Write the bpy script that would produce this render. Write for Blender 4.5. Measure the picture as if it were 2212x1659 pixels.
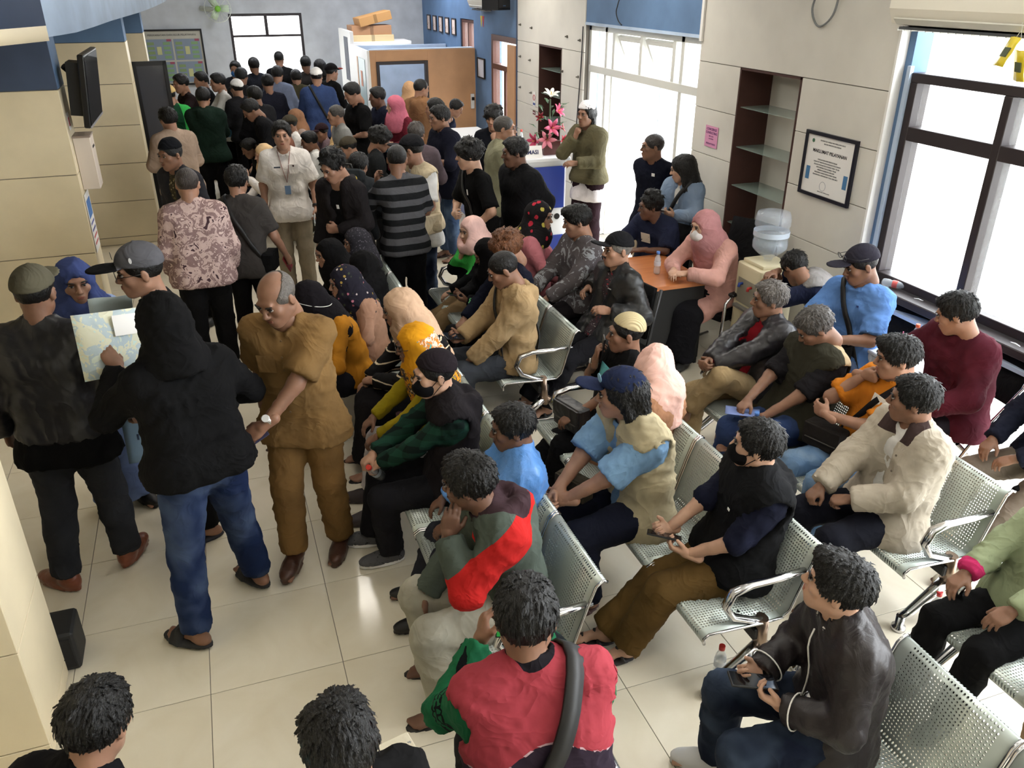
import bpy, bmesh, math, random
import numpy as np
from mathutils import Matrix, Vector
for o in list(bpy.data.objects): bpy.data.objects.remove(o)
SC = bpy.context.scene; COL = SC.collection
# ------------------------------------------------------------------ camera (2212 x 1659 frame)
CAM_H, FPX, PITCH, YAW = 2.93, 1780., 26.294, 19.575
cam = bpy.data.cameras.new('camera'); camo = bpy.data.objects.new('camera', cam); COL.objects.link(camo)
cam.sensor_fit = 'HORIZONTAL'; cam.sensor_width = 36.; cam.lens = 36. * FPX / 2212.; cam.clip_start = .05; cam.clip_end = 300
camo.location = (0, 0, CAM_H); camo.rotation_euler = (math.radians(90 - PITCH), 0, math.radians(-YAW)); SC.camera = camo
# ------------------------------------------------------------------ daylight, exposure
SC.view_settings.view_transform = 'Standard'; SC.view_settings.look = 'None'; SC.view_settings.gamma = 1; SC.view_settings.use_curve_mapping = False
SC.view_settings.exposure = 0.25
W = bpy.data.worlds.new('sky'); SC.world = W; W.use_nodes = True
bg = W.node_tree.nodes['Background']; bg.inputs[0].default_value = (.93, .97, 1., 1); bg.inputs[1].default_value = 11.0
def area(name, loc, size, power, rot=(0, 0, 0), col=(1, .97, .92)):
    l = bpy.data.lights.new(name, 'AREA'); l.shape = 'RECTANGLE'; l.size, l.size_y = size; l.energy = power; l.color = col
    o = bpy.data.objects.new(name, l); COL.objects.link(o); o.location = loc; o.rotation_euler = rot; return o
SC.cycles.max_bounces = 6; SC.cycles.diffuse_bounces = 3; SC.cycles.glossy_bounces = 3; SC.cycles.transmission_bounces = 6; SC.cycles.transparent_max_bounces = 8
SC.cycles.use_denoising = True; SC.cycles.caustics_reflective = False; SC.cycles.caustics_refractive = False; SC.cycles.sample_clamp_indirect = 6
# ------------------------------------------------------------------ materials
def lin(c):
    f = lambda u: u / 12.92 if u <= .04045 else ((u + .055) / 1.055) ** 2.4
    g = .30 * c[0] + .59 * c[1] + .11 * c[2]
    return tuple(f(max(0, min(255, g + (x - g) * .88)) / 255.) for x in c[:3]) + (1.,)
MATS = {}
class NT:
    def __init__(s, m): s.t = m.node_tree; s.n = s.t.nodes; s.b = s.n['Principled BSDF']
    def add(s, t, **k):
        n = s.n.new(t)
        for a, v in k.items(): setattr(n, a, v)
        return n
    def link(s, a, b): s.t.links.new(a, b)
    def coord(s, scale=None, which='Object'):
        tc = s.add('ShaderNodeTexCoord'); mp = s.add('ShaderNodeMapping'); s.link(tc.outputs[which], mp.inputs[0])
        if scale: mp.inputs['Scale'].default_value = scale if hasattr(scale, '__len__') else (scale,) * 3
        return mp.outputs[0]
    def ramp(s, fac, stops, interp='LINEAR'):
        r = s.add('ShaderNodeValToRGB'); r.color_ramp.interpolation = interp; e = r.color_ramp.elements
        while len(e) < len(stops): e.new(.5)
        for i, (p, c) in enumerate(stops): e[i].position = p; e[i].color = c
        s.link(fac, r.inputs[0]); return r.outputs[0]
    def noise(s, sc, det=3, vec=None, rough=.5, dist=0):
        n = s.add('ShaderNodeTexNoise'); n.inputs['Scale'].default_value = sc; n.inputs['Detail'].default_value = det; n.inputs['Roughness'].default_value = rough; n.inputs['Distortion'].default_value = dist
        s.link(vec if vec is not None else s.coord(), n.inputs['Vector']); return n.outputs['Fac']
    def mix(s, f, a, b, mode='MIX'):
        m = s.add('ShaderNodeMix', data_type='RGBA', blend_type=mode)
        for i, x in ((0, f), (6, a), (7, b)):
            if hasattr(x, 'links'): s.link(x, m.inputs[i])
            else: m.inputs[i].default_value = x
        return m.outputs[2]
    def math(s, op, a, b=0.):
        m = s.add('ShaderNodeMath', operation=op)
        for i, x in ((0, a), (1, b)):
            if hasattr(x, 'links'): s.link(x, m.inputs[i])
            else: m.inputs[i].default_value = x
        return m.outputs[0]
    def bump(s, h, strength=.3, dist=.01):
        b = s.add('ShaderNodeBump'); b.inputs['Strength'].default_value = strength; b.inputs['Distance'].default_value = dist
        s.link(h, b.inputs['Height']); s.link(b.outputs[0], s.b.inputs['Normal'])
def mat(key, col=(200, 200, 200), rough=.5, metal=0., spec=.5, fn=None, alpha=1., trans=0., ior=1.45, emit=None, sheen=0.):
    if key in MATS: return MATS[key]
    m = bpy.data.materials.new(key); m.use_nodes = True; t = NT(m); b = t.b.inputs
    b['Base Color'].default_value = lin(col); b['Roughness'].default_value = rough; b['Metallic'].default_value = metal
    b['Specular IOR Level'].default_value = spec; b['IOR'].default_value = ior; b['Transmission Weight'].default_value = trans; b['Alpha'].default_value = alpha
    if sheen: b['Sheen Weight'].default_value = sheen
    if emit: b['Emission Color'].default_value = lin(emit[0]); b['Emission Strength'].default_value = emit[1]
    if fn: fn(t)
    MATS[key] = m; return m
def gm(c): return tuple(255 * (max(0, x) / 255) ** 1.2 for x in c)
def dk(c, f): return tuple(max(0, min(255, x * f)) for x in c)
def crease(t, v, sc=7.):
    n = t.noise(sc, 2, v, .45, 1.3); r = t.math('ABSOLUTE', t.math('SUBTRACT', n, .5)); r = t.math('POWER', t.math('SUBTRACT', 1., t.math('MULTIPLY', r, 2.)), 3.)
    return t.math('ADD', t.math('MULTIPLY', r, .55), t.math('MULTIPLY', t.noise(24, 2, v, .5, .6), .18))
def zoned(c, cols, rough=.86):
    k = 'zoned_%s_%s' % (c, cols)
    def fn(t):
        v = t.coord(); col = lin(gm(c))
        for i, x in enumerate(cols):
            a = t.add('ShaderNodeAttribute', attribute_name='z%d' % i); col = t.mix(t.math('GREATER_THAN', a.outputs['Fac'], 0.), col, lin(gm(x)))
        n = t.ramp(t.noise(6, 3, v), [(.3, (.86, .86, .86, 1)), (.7, (1, 1, 1, 1))]); t.link(t.mix(1., col, n, 'MULTIPLY'), t.b.inputs['Base Color']); t.bump(crease(t, v), .38, .02)
    return mat(k, c, rough, fn=fn, spec=.12)
def fabric(c, rough=.88, soft=1.):
    k = 'fabric_%d_%d_%d_%d' % (c[0], c[1], c[2], int(rough * 100)); c = gm(c)
    def fn(t):
        v = t.coord(); n = t.noise(6, 3, v); col = t.ramp(n, [(.3, lin(dk(c, .88))), (.7, lin(dk(c, 1.08)))]); t.link(col, t.b.inputs['Base Color'])
        t.bump(crease(t, v), .38 * soft, .02)
    return mat(k, c, rough, fn=fn, spec=.12)
def leather(c):
    c = tuple(c); k = 'leather_%d_%d_%d' % c
    def fn(t):
        v = t.coord(); t.bump(crease(t, v, 5.), .38, .018)
        t.link(t.ramp(t.noise(5, 3, v), [(.35, lin(dk(c, .85))), (.7, lin(dk(c, 1.15)))]), t.b.inputs['Base Color'])
    return mat(k, c, .36, fn=fn, spec=.5)
def denim(c, fade=(150, 175, 205), amt=.55):
    k = 'denim_%d_%d_%d_%d' % (c[0], c[1], c[2], int(amt * 100)); c = gm(c); fade = dk(gm(fade), .92); amt = amt * .8
    def fn(t):
        v = t.coord(); n = t.noise(5.5, 2, v, .5, .4); t.link(t.ramp(n, [(.42, lin(c)), (.72, tuple(np.array(lin(c)) * (1 - amt) + np.array(lin(fade)) * amt))]), t.b.inputs['Base Color'])
        t.bump(crease(t, v), .36, .02)
    return mat(k, c, .9, fn=fn, spec=.1)
def stripes(c1, c2, period, axis=2, frac=.5, extra=None):
    k = 'stripes_%s_%s_%s' % (c1, c2, period)
    def fn(t):
        v = t.coord(); sp = t.add('ShaderNodeSeparateXYZ'); t.link(v, sp.inputs[0])
        f = t.math('FRACT', t.math('DIVIDE', sp.outputs[axis], period)); g = t.math('GREATER_THAN', f, frac)
        t.link(t.mix(g, lin(c1), lin(c2)), t.b.inputs['Base Color']); t.bump(crease(t, v), .36, .02)
    return mat(k, c1, .88, fn=fn, spec=.12)
def plaid(c1, c2, period):
    def fn(t):
        v = t.coord(); sp = t.add('ShaderNodeSeparateXYZ'); t.link(v, sp.inputs[0]); q = []
        for a in (0, 2):
            q.append(t.math('GREATER_THAN', t.math('FRACT', t.math('DIVIDE', t.math('ADD', sp.outputs[a], 5.), period)), .5))
        s = t.math('MULTIPLY', t.math('ADD', q[0], q[1]), .5); t.link(t.mix(s, lin(c1), lin(c2)), t.b.inputs['Base Color'])
    return mat('plaid_%s_%s' % (c1, c2), c1, .88, fn=fn, spec=.12)
def blotch(cols, scale=18, dist=1., interp='CONSTANT', stops=None):
    k = 'blotch_%s_%s' % (cols, scale)
    def fn(t):
        v = t.coord(); n = t.noise(scale, 3, v, .65, dist); m = len(cols)
        st = stops or [.0] + [.36 + .28 * i / max(m - 2, 1) for i in range(m - 1)]
        t.link(t.ramp(n, [(st[i], lin(cols[i])) for i in range(m)], interp), t.b.inputs['Base Color'])
        t.bump(crease(t, v), .34, .02)
    return mat(k, cols[0], .85, fn=fn, spec=.12)
def floral(base, cols, scale=22, size=.32):
    k = 'floral_%s_%s_%s' % (base, cols, scale)
    def fn(t):
        vo = t.add('ShaderNodeTexVoronoi'); vo.inputs['Scale'].default_value = scale; t.link(t.coord(), vo.inputs['Vector'])
        d = t.math('ADD', vo.outputs['Distance'], t.math('MULTIPLY', t.noise(60, 2), .25))
        m = t.math('LESS_THAN', d, size + .12); sp = t.add('ShaderNodeSeparateColor'); t.link(vo.outputs['Color'], sp.inputs[0])
        c = t.ramp(sp.outputs[0], [(i / len(cols), lin(x)) for i, x in enumerate(cols)], 'CONSTANT')
        t.link(t.mix(m, lin(base), c), t.b.inputs['Base Color']); t.bump(crease(t, t.coord()), .3, .018)
    return mat(k, base, .8, fn=fn, spec=.12)
SKIN = {'fair': (190, 146, 120), 'mid': (160, 116, 92), 'tan': (134, 94, 72), 'dark': (108, 74, 57)}
def skin(k):
    c = SKIN[k]
    def fn(t):
        n = t.noise(14, 3); t.link(t.ramp(n, [(.3, lin(dk(c, .92))), (.7, lin(dk(c, 1.06)))]), t.b.inputs['Base Color'])
        t.b.inputs['Subsurface Weight'].default_value = .08; t.b.inputs['Subsurface Radius'].default_value = (.012, .005, .003)
    return mat('skin_' + k, c, .48, fn=fn, spec=.4)
def hairm(c=(20, 17, 16)):
    c = tuple(c); key = 'hair_%d_%d_%d' % c; c = dk(c, .42) if max(c) < 40 else dk(c, .9)
    def fn(t):
        v = t.coord((90, 30, 30)); n = t.noise(1.6, 4, v, .6, .6); t.link(t.ramp(n, [(.3, lin(dk(c, .72))), (.75, lin(dk(c, 1.35)))]), t.b.inputs['Base Color']); t.bump(n, .8, .012)
    return mat(key, c, .42, fn=fn, spec=.4)
def plain(c, rough=.5, **k): return mat('plain_%d_%d_%d_%d_%d' % (c[0], c[1], c[2], int(rough * 100), int(k.get('metal', 0) * 10)), c, rough, **k)
M_CHROME = mat('chrome', (205, 205, 208), .16, 1.)
M_BRONZE = mat('worn_chrome', (150, 128, 112), .3, 1.)
M_BLACK = plain((18, 18, 19), .55)
def glassy(key, col, alpha=.3, rough=.05): return mat(key, col, rough, alpha=alpha, spec=.6)
# ------------------------------------------------------------------ mesh helpers
def link(name, me, m=None, parent=None, loc=None, rot=None):
    o = bpy.data.objects.new(name, me); COL.objects.link(o)
    if m is not None and me is not None:
        ms = m if isinstance(m, (list, tuple)) else [m]
        if len(me.materials) == 0:
            for x in ms: me.materials.append(x)
    if parent: o.parent = parent
    if loc is not None: o.location = loc
    if rot is not None: o.rotation_euler = rot
    return o
def tag(o, label=None, cat=None, group=None, kind=None):
    for k, v in (('label', label), ('category', cat), ('group', group), ('kind', kind)):
        if v: o[k] = v
    return o
def empty(name, loc, rz=0, label=None, cat=None, group=None, kind=None):
    o = bpy.data.objects.new(name, None); COL.objects.link(o); o.location = loc; o.rotation_euler = (0, 0, rz); o.empty_display_size = .1
    return tag(o, label, cat, group, kind)
def np_mesh(name, v, q, smooth=True, mats=(), mi=None):
    me = bpy.data.meshes.new(name); n = len(q); k = q.shape[1] if n else 4
    me.vertices.add(len(v)); me.vertices.foreach_set('co', np.asarray(v, np.float32).ravel())
    me.loops.add(n * k); me.loops.foreach_set('vertex_index', np.asarray(q, np.int32).ravel())
    me.polygons.add(n); me.polygons.foreach_set('loop_start', np.arange(0, n * k, k, dtype=np.int32)); me.polygons.foreach_set('loop_total', np.full(n, k, np.int32))
    if smooth: me.polygons.foreach_set('use_smooth', np.ones(n, bool))
    for m in mats: me.materials.append(m)
    if mi is not None: me.polygons.foreach_set('material_index', np.asarray(mi, np.int32))
    me.update(calc_edges=True); return me
class MB:
    """collects solids into one mesh"""
    def __init__(s): s.bm = bmesh.new()
    def box(s, lo, hi, rot=None, mi=0):
        lo, hi = Vector(lo), Vector(hi); c = (lo + hi) / 2; d = hi - lo
        r = bmesh.ops.create_cube(s.bm, size=1.0); M = Matrix.Translation(c) @ (rot.to_4x4() if rot is not None else Matrix()) @ Matrix.Diagonal((d.x, d.y, d.z, 1))
        bmesh.ops.transform(s.bm, matrix=M, verts=r['verts'])
        for f in {f for v in r['verts'] for f in v.link_faces}: f.material_index = mi
        return s
    def tube(s, pts, r, n=10, mi=0, cap=True, flat=None):
        pts = [Vector(p) for p in pts]; rs = r if hasattr(r, '__len__') else [r] * len(pts); rings = []; up = None
        for i, p in enumerate(pts):
            t = (pts[min(i + 1, len(pts) - 1)] - pts[max(i - 1, 0)]).normalized()
            if up is None: up = Vector((0, 0, 1)) if abs(t.z) < .9 else Vector((1, 0, 0))
            u = t.cross(up).normalized(); w = u.cross(t).normalized(); up = w
            fl = flat or 1.
            rings.append([s.bm.verts.new(p + (u * math.cos(a) + w * math.sin(a) * fl) * rs[i]) for a in [2 * math.pi * j / n for j in range(n)]])
        for a, b in zip(rings, rings[1:]):
            for j in range(n):
                f = s.bm.faces.new((a[j], a[(j + 1) % n], b[(j + 1) % n], b[j])); f.smooth = True; f.material_index = mi
        if cap:
            for R in (rings[0][::-1], rings[-1]):
                f = s.bm.faces.new(R); f.material_index = mi
        return s
    def lathe(s, prof, n=20, c=(0, 0, 0), mi=0, cap=True):
        c = Vector(c); rings = [[s.bm.verts.new(c + Vector((r * math.cos(a), r * math.sin(a), z))) for a in [2 * math.pi * j / n for j in range(n)]] for r, z in prof]
        for a, b in zip(rings, rings[1:]):
            for j in range(n):
                f = s.bm.faces.new((a[j], a[(j + 1) % n], b[(j + 1) % n], b[j])); f.smooth = True; f.material_index = mi
        if cap:
            for R in (rings[0][::-1], rings[-1]): s.bm.faces.new(R).material_index = mi
        return s
    def prism(s, pts, d, mi=0, smooth=False):
        """polygon pts extruded by vector d"""
        d = Vector(d); a = [s.bm.verts.new(Vector(p)) for p in pts]; b = [s.bm.verts.new(Vector(p) + d) for p in pts]; n = len(a)
        for f in (s.bm.faces.new(a[::-1]), s.bm.faces.new(b)): f.material_index = mi
        for j in range(n):
            f = s.bm.faces.new((a[j], a[(j + 1) % n], b[(j + 1) % n], b[j])); f.material_index = mi; f.smooth = smooth
        return s
    def sheet(s, grid, th, mi=0):
        """rows of points -> thick curved sheet; th vector or distance along normal"""
        R, Cn = len(grid), len(grid[0]); G = [[Vector(p) for p in r] for r in grid]
        def nor(i, j):
            a = G[min(i + 1, R - 1)][j] - G[max(i - 1, 0)][j]; b = G[i][min(j + 1, Cn - 1)] - G[i][max(j - 1, 0)]; return a.cross(b).normalized()
        A = [[s.bm.verts.new(G[i][j]) for j in range(Cn)] for i in range(R)]; B = [[s.bm.verts.new(G[i][j] + (nor(i, j) * th if not hasattr(th, '__len__') else Vector(th))) for j in range(Cn)] for i in range(R)]
        fs = []
        for i in range(R - 1):
            for j in range(Cn - 1):
                fs.append(s.bm.faces.new((A[i][j], A[i][j + 1], A[i + 1][j + 1], A[i + 1][j]))); fs.append(s.bm.faces.new((B[i][j], B[i + 1][j], B[i + 1][j + 1], B[i][j + 1])))
        for i in range(R - 1):
            for j, fl in ((0, 0), (Cn - 1, 1)): fs.append(s.bm.faces.new((A[i][j], A[i + 1][j], B[i + 1][j], B[i][j])))
        for j in range(Cn - 1):
            for i in (0, R - 1): fs.append(s.bm.faces.new((A[i][j], A[i][j + 1], B[i][j + 1], B[i][j])))
        for f in fs: f.smooth = True; f.material_index = mi
        return s
    def mesh(s, name, bevel=0, seg=1, smooth=None):
        if bevel: bmesh.ops.bevel(s.bm, geom=[e for e in s.bm.edges if len(e.link_faces) == 2 and e.calc_face_angle(0) > .6], offset=bevel, segments=seg, affect='EDGES', profile=.7)
        bmesh.ops.recalc_face_normals(s.bm, faces=s.bm.faces)
        me = bpy.data.meshes.new(name); s.bm.to_mesh(me); s.bm.free(); return me
    def build(s, name, m, parent=None, loc=None, rot=None, bevel=0, seg=1): return link(name, s.mesh(name, bevel, seg), m, parent, loc, rot)
def text_mesh(name, body, size, m, parent=None, matrix=None, depth=.0015, align='CENTER', bold=0.):
    cu = bpy.data.curves.new(name, 'FONT'); cu.body = body; cu.size = size; cu.align_x = align; cu.align_y = 'CENTER'; cu.extrude = depth; cu.offset = bold; cu.resolution_u = 2
    o = bpy.data.objects.new(name, cu); COL.objects.link(o); bpy.context.view_layer.update()
    me = bpy.data.meshes.new_from_object(o.evaluated_get(bpy.context.evaluated_depsgraph_get())); bpy.data.objects.remove(o); bpy.data.curves.remove(cu)
    me.materials.clear(); r = link(name, me, m, parent)
    if matrix is not None: r.matrix_basis = matrix
    return r
def copy_tree(o, parent=None):
    c = o.copy(); COL.objects.link(c); c.parent = parent
    for ch in [x for x in o.children]: copy_tree(ch, c)
    return c
# ------------------------------------------------------------------ figure engine (distance fields -> one smooth mesh)
V = lambda *a: np.array(a, float)
def nrm(v):
    v = np.asarray(v, float); return v / (np.linalg.norm(v) + 1e-9)
def rotx(d): c, s = math.cos(math.radians(d)), math.sin(math.radians(d)); return np.array([[1,0,0],[0,c,-s],[0,s,c]])
def roty(d): c, s = math.cos(math.radians(d)), math.sin(math.radians(d)); return np.array([[c,0,s],[0,1,0],[-s,0,c]])
def rotz(d): c, s = math.cos(math.radians(d)), math.sin(math.radians(d)); return np.array([[c,-s,0],[s,c,0],[0,0,1]])

def cap(a, b, ra, rb=None, k=.03): return ('c', V(*a), V(*b), ra, ra if rb is None else rb, k)
def capf(a, b, ra, rb=None, k=.03): return ('f', V(*a), V(*b), ra, ra if rb is None else rb, k)     # flat end at b
def ell(c, rad, M=None, k=.03): return ('e', V(*c), np.eye(3) if M is None else M, V(*rad), k)
def sub_e(c, rad, M=None, k=.01): return ('-e', V(*c), np.eye(3) if M is None else M, V(*rad), k)
def sub_c(a, b, ra, rb=None, k=.01): return ('-c', V(*a), V(*b), ra, ra if rb is None else rb, k)
def cut(c, n): return ('cut', V(*c), nrm(n))                                                           # removes the side n points to

def field_mesh(prims, v, smooth=1):
    """prims in order -> verts, quads (surface nets)"""
    lo = V(9, 9, 9); hi = -lo
    for p in prims:
        if p[0] in 'cf':
            r = max(p[3], p[4]); lo = np.minimum(lo, np.minimum(p[1], p[2]) - r); hi = np.maximum(hi, np.maximum(p[1], p[2]) + r)
        elif p[0] == 'e':
            r = p[3].max(); lo = np.minimum(lo, p[1] - r); hi = np.maximum(hi, p[1] + r)
    lo = lo - 2.5 * v; hi = hi + 2.5 * v
    n = np.ceil((hi - lo) / v).astype(int) + 1
    ax = [(lo[i] + v * np.arange(n[i])).astype(np.float32) for i in range(3)]
    D = np.full(n, .5, np.float32)
    for p in prims:
        t = p[0]
        if t == 'cut':
            q = (ax[0][:, None, None] - p[1][0]) * p[2][0] + (ax[1][None, :, None] - p[1][1]) * p[2][1] + (ax[2][None, None, :] - p[1][2]) * p[2][2]
            np.maximum(D, q.astype(np.float32), out=D); continue
        neg = t[0] == '-'; k = p[-1]
        if t[-1] in 'cf':
            r = max(p[3], p[4]); bl, bh = np.minimum(p[1], p[2]) - r, np.maximum(p[1], p[2]) + r
        else:
            r = p[3].max(); bl, bh = p[1] - r, p[1] + r
        m = k + 2.2 * v
        i0 = np.clip(((bl - m - lo) / v).astype(int), 0, n - 1); i1 = np.clip(((bh + m - lo) / v).astype(int) + 2, 1, n)
        if (i1 <= i0).any(): continue
        sl = tuple(slice(i0[i], i1[i]) for i in range(3))
        X, Y, Z = ax[0][sl[0]][:, None, None], ax[1][sl[1]][None, :, None], ax[2][sl[2]][None, None, :]
        if t[-1] in 'cf':
            a, b = p[1], p[2]; ba = b - a; L2 = max(float(ba @ ba), 1e-8)
            pa, pb, pc = X - np.float32(a[0]), Y - np.float32(a[1]), Z - np.float32(a[2])
            h = (pa * np.float32(ba[0]) + pb * np.float32(ba[1]) + pc * np.float32(ba[2])) / np.float32(L2)
            hc = np.clip(h, 0, 1)
            d = np.sqrt((pa - hc * np.float32(ba[0])) ** 2 + (pb - hc * np.float32(ba[1])) ** 2 + (pc - hc * np.float32(ba[2])) ** 2) - (np.float32(p[3]) + hc * np.float32(p[4] - p[3]))
            if t == 'f': d = np.maximum(d, (h - 1) * np.float32(math.sqrt(L2)))
        else:
            pa, pb, pc = X - np.float32(p[1][0]), Y - np.float32(p[1][1]), Z - np.float32(p[1][2]); M = p[2].astype(np.float32); R = p[3].astype(np.float32)
            u = [(pa * M[i, 0] + pb * M[i, 1] + pc * M[i, 2]) / R[i] for i in range(3)]
            k0 = np.sqrt(u[0] ** 2 + u[1] ** 2 + u[2] ** 2) + 1e-6
            k1 = np.sqrt((u[0] / R[0]) ** 2 + (u[1] / R[1]) ** 2 + (u[2] / R[2]) ** 2) + 1e-6
            d = k0 * (k0 - 1) / k1
        B = D[sl]
        if neg:
            h = np.clip(.5 - .5 * (B + d) / k, 0, 1); D[sl] = B + (-d - B) * h + k * h * (1 - h)
        else:
            h = np.clip(.5 + .5 * (B - d) / k, 0, 1); D[sl] = B + (d - B) * h - k * h * (1 - h)
    return surface_nets(D, lo, v)

def surface_nets(D, lo, v):
    S = D < 0
    c = np.zeros(tuple(x - 1 for x in D.shape), np.int8)
    for i in (0, 1):
        for j in (0, 1):
            for k in (0, 1):
                c += S[i:D.shape[0] - 1 + i, j:D.shape[1] - 1 + j, k:D.shape[2] - 1 + k]
    act = np.argwhere((c > 0) & (c < 8))
    if len(act) == 0: return np.zeros((0, 3)), np.zeros((0, 4), int)
    idx = -np.ones(c.shape, np.int64); idx[tuple(act.T)] = np.arange(len(act))
    acc = np.zeros((len(act), 3)); cnt = np.zeros(len(act))
    cor = [(i, j, k) for i in (0, 1) for j in (0, 1) for k in (0, 1)]
    val = {o: D[act[:, 0] + o[0], act[:, 1] + o[1], act[:, 2] + o[2]].astype(float) for o in cor}
    for o in cor:
        for a in range(3):
            if o[a] == 0:
                q = list(o); q[a] = 1; q = tuple(q)
                d0, d1 = val[o], val[q]; m = (d0 < 0) != (d1 < 0)
                t = np.where(m, d0 / np.where(m, d0 - d1, 1), 0)
                P = np.tile(np.array(o, float), (len(act), 1)); P[:, a] += t
                acc[m] += P[m]; cnt[m] += 1
    verts = lo + v * (act + acc / cnt[:, None])
    quads = []
    for a in range(3):
        b, e = (a + 1) % 3, (a + 2) % 3
        s0 = [slice(None)] * 3; s1 = [slice(None)] * 3
        s0[a] = slice(0, -1); s1[a] = slice(1, None)
        A, B = S[tuple(s0)], S[tuple(s1)]
        E = np.argwhere(A != B)
        E = E[(E[:, b] > 0) & (E[:, e] > 0) & (E[:, b] < D.shape[b] - 1) & (E[:, e] < D.shape[e] - 1)]
        if len(E) == 0: continue
        inside = A[tuple(E.T)]
        def cell(db, de):
            q = E.copy(); q[:, b] += db; q[:, e] += de; return idx[tuple(q.T)]
        q = np.stack([cell(-1, -1), cell(0, -1), cell(0, 0), cell(-1, 0)], 1)
        q[~inside] = q[~inside][:, ::-1]
        quads.append(q)
    quads = np.concatenate(quads)
    return verts, quads[(quads >= 0).all(1)]

def vnormals(v, q):
    n = np.cross(v[q[:, 2]] - v[q[:, 0]], v[q[:, 3]] - v[q[:, 1]]); N = np.zeros_like(v)
    for i in range(4): np.add.at(N, q[:, i], n)
    return N / (np.linalg.norm(N, axis=1, keepdims=True) + 1e-9)
def folds(v, q, amp, seed, wl=.09):
    """soft cloth folds"""
    if amp <= 0 or len(v) == 0: return v
    r = np.random.RandomState(seed); N = vnormals(v, q); f = np.zeros(len(v))
    for i in range(6):
        d = nrm(r.normal(size=3)); w = 2 * math.pi / (wl * (.6 + .35 * i)); d2 = nrm(r.normal(size=3))
        g = np.sin(v @ d * w + 1.9 * np.sin(v @ d2 * w * .55 + r.rand() * 6) + r.rand() * 6)
        f += (1 - 1.6 * np.abs(g)) * (.5 + .5 * np.sin(v @ d2 * w * .35 + r.rand() * 6))
    return v + N * (f * amp * .55)[:, None]

def ik(a, t, l1, l2, pole):
    d = t - a; L = np.linalg.norm(d); u = d / (L + 1e-9); L = min(max(L, abs(l1 - l2) + .02), (l1 + l2) * .995)
    x = (l1 * l1 - l2 * l2 + L * L) / (2 * L); h = math.sqrt(max(l1 * l1 - x * x, 0))
    p = np.asarray(pole, float); p = nrm(p - u * (p @ u))
    return a + u * x + p * h, a + u * L

# wrist targets from the pelvis (x to the arm's own side, y forward, z up) / elbow pole / palm direction / hand pose
ARMS = {
 'hang':   dict(S=(.07, .06, -.49), pole=(.35, -1, 0), palm=(-1, .1, 0), hand='relaxed'),
 'lap':    dict(P=(.11, .31, .10), pole=(.9, -.5, -.4), palm=(-.2, 0, -1), hand='relaxed'),
 'knee':   dict(P=(.13, .42, .10), pole=(.9, -.3, -.5), palm=(-.2, 0, -1), hand='relaxed'),
 'clasp':  dict(P=(.045, .31, .13), pole=(1, -.5, -.4), palm=(-.9, 0, -.2), hand='grip', hdir=(-.6, .8, -.15)),
 'phone':  dict(P=(.085, .30, .22), pole=(.9, -.5, -.7), palm=(-.6, -.2, .8), hand='hold', hdir=(-.35, .85, .25)),
 'cross':  dict(P=(-.07, .21, .27), pole=(.9, .2, -.6), palm=(0, -1, -.2), hand='relaxed', hdir=(-1, .1, .1)),
 'chin':   dict(H=(.045, .115, -.215), pole=(.6, .3, -.9), palm=(-.25, -.9, .1), hand='fist', hdir=(-.25, -.1, .95)),
 'cheek':  dict(H=(.10, .10, -.18), pole=(.6, .4, -.9), palm=(-.9, -.35, 0), hand='relaxed', hdir=(-.05, -.2, .97)),
 'desk':   dict(P=(.10, .42, .25), pole=(.9, -.2, -.6), palm=(-.2, 0, -1), hand='relaxed', hdir=(-.6, .8, 0)),
 'behind': dict(P=(.03, -.17, .03), pole=(.8, -.8, 0), palm=(0, -.3, -.9), hand='grip', hdir=(-.8, -.2, -.5)),
 'belly':  dict(P=(.04, .22, .14), pole=(.9, -.3, -.4), palm=(-.3, -.9, 0), hand='grip', hdir=(-.9, .3, .1)),
 'up':     dict(P=(.12, .30, .42), pole=(.7, -.1, -.9), palm=(-.4, .2, .6), hand='hold', hdir=(-.2, .6, .7)),
 'side':   dict(P=(.26, .16, .12), pole=(.6, -.9, -.1), palm=(-.6, 0, -.7), hand='relaxed'),
 'pocket': dict(P=(.20, .07, .06), pole=(.7, -.9, 0), palm=(-1, 0, -.2), hand='fist', hdir=(-.2, .3, -.9)),
}

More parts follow.
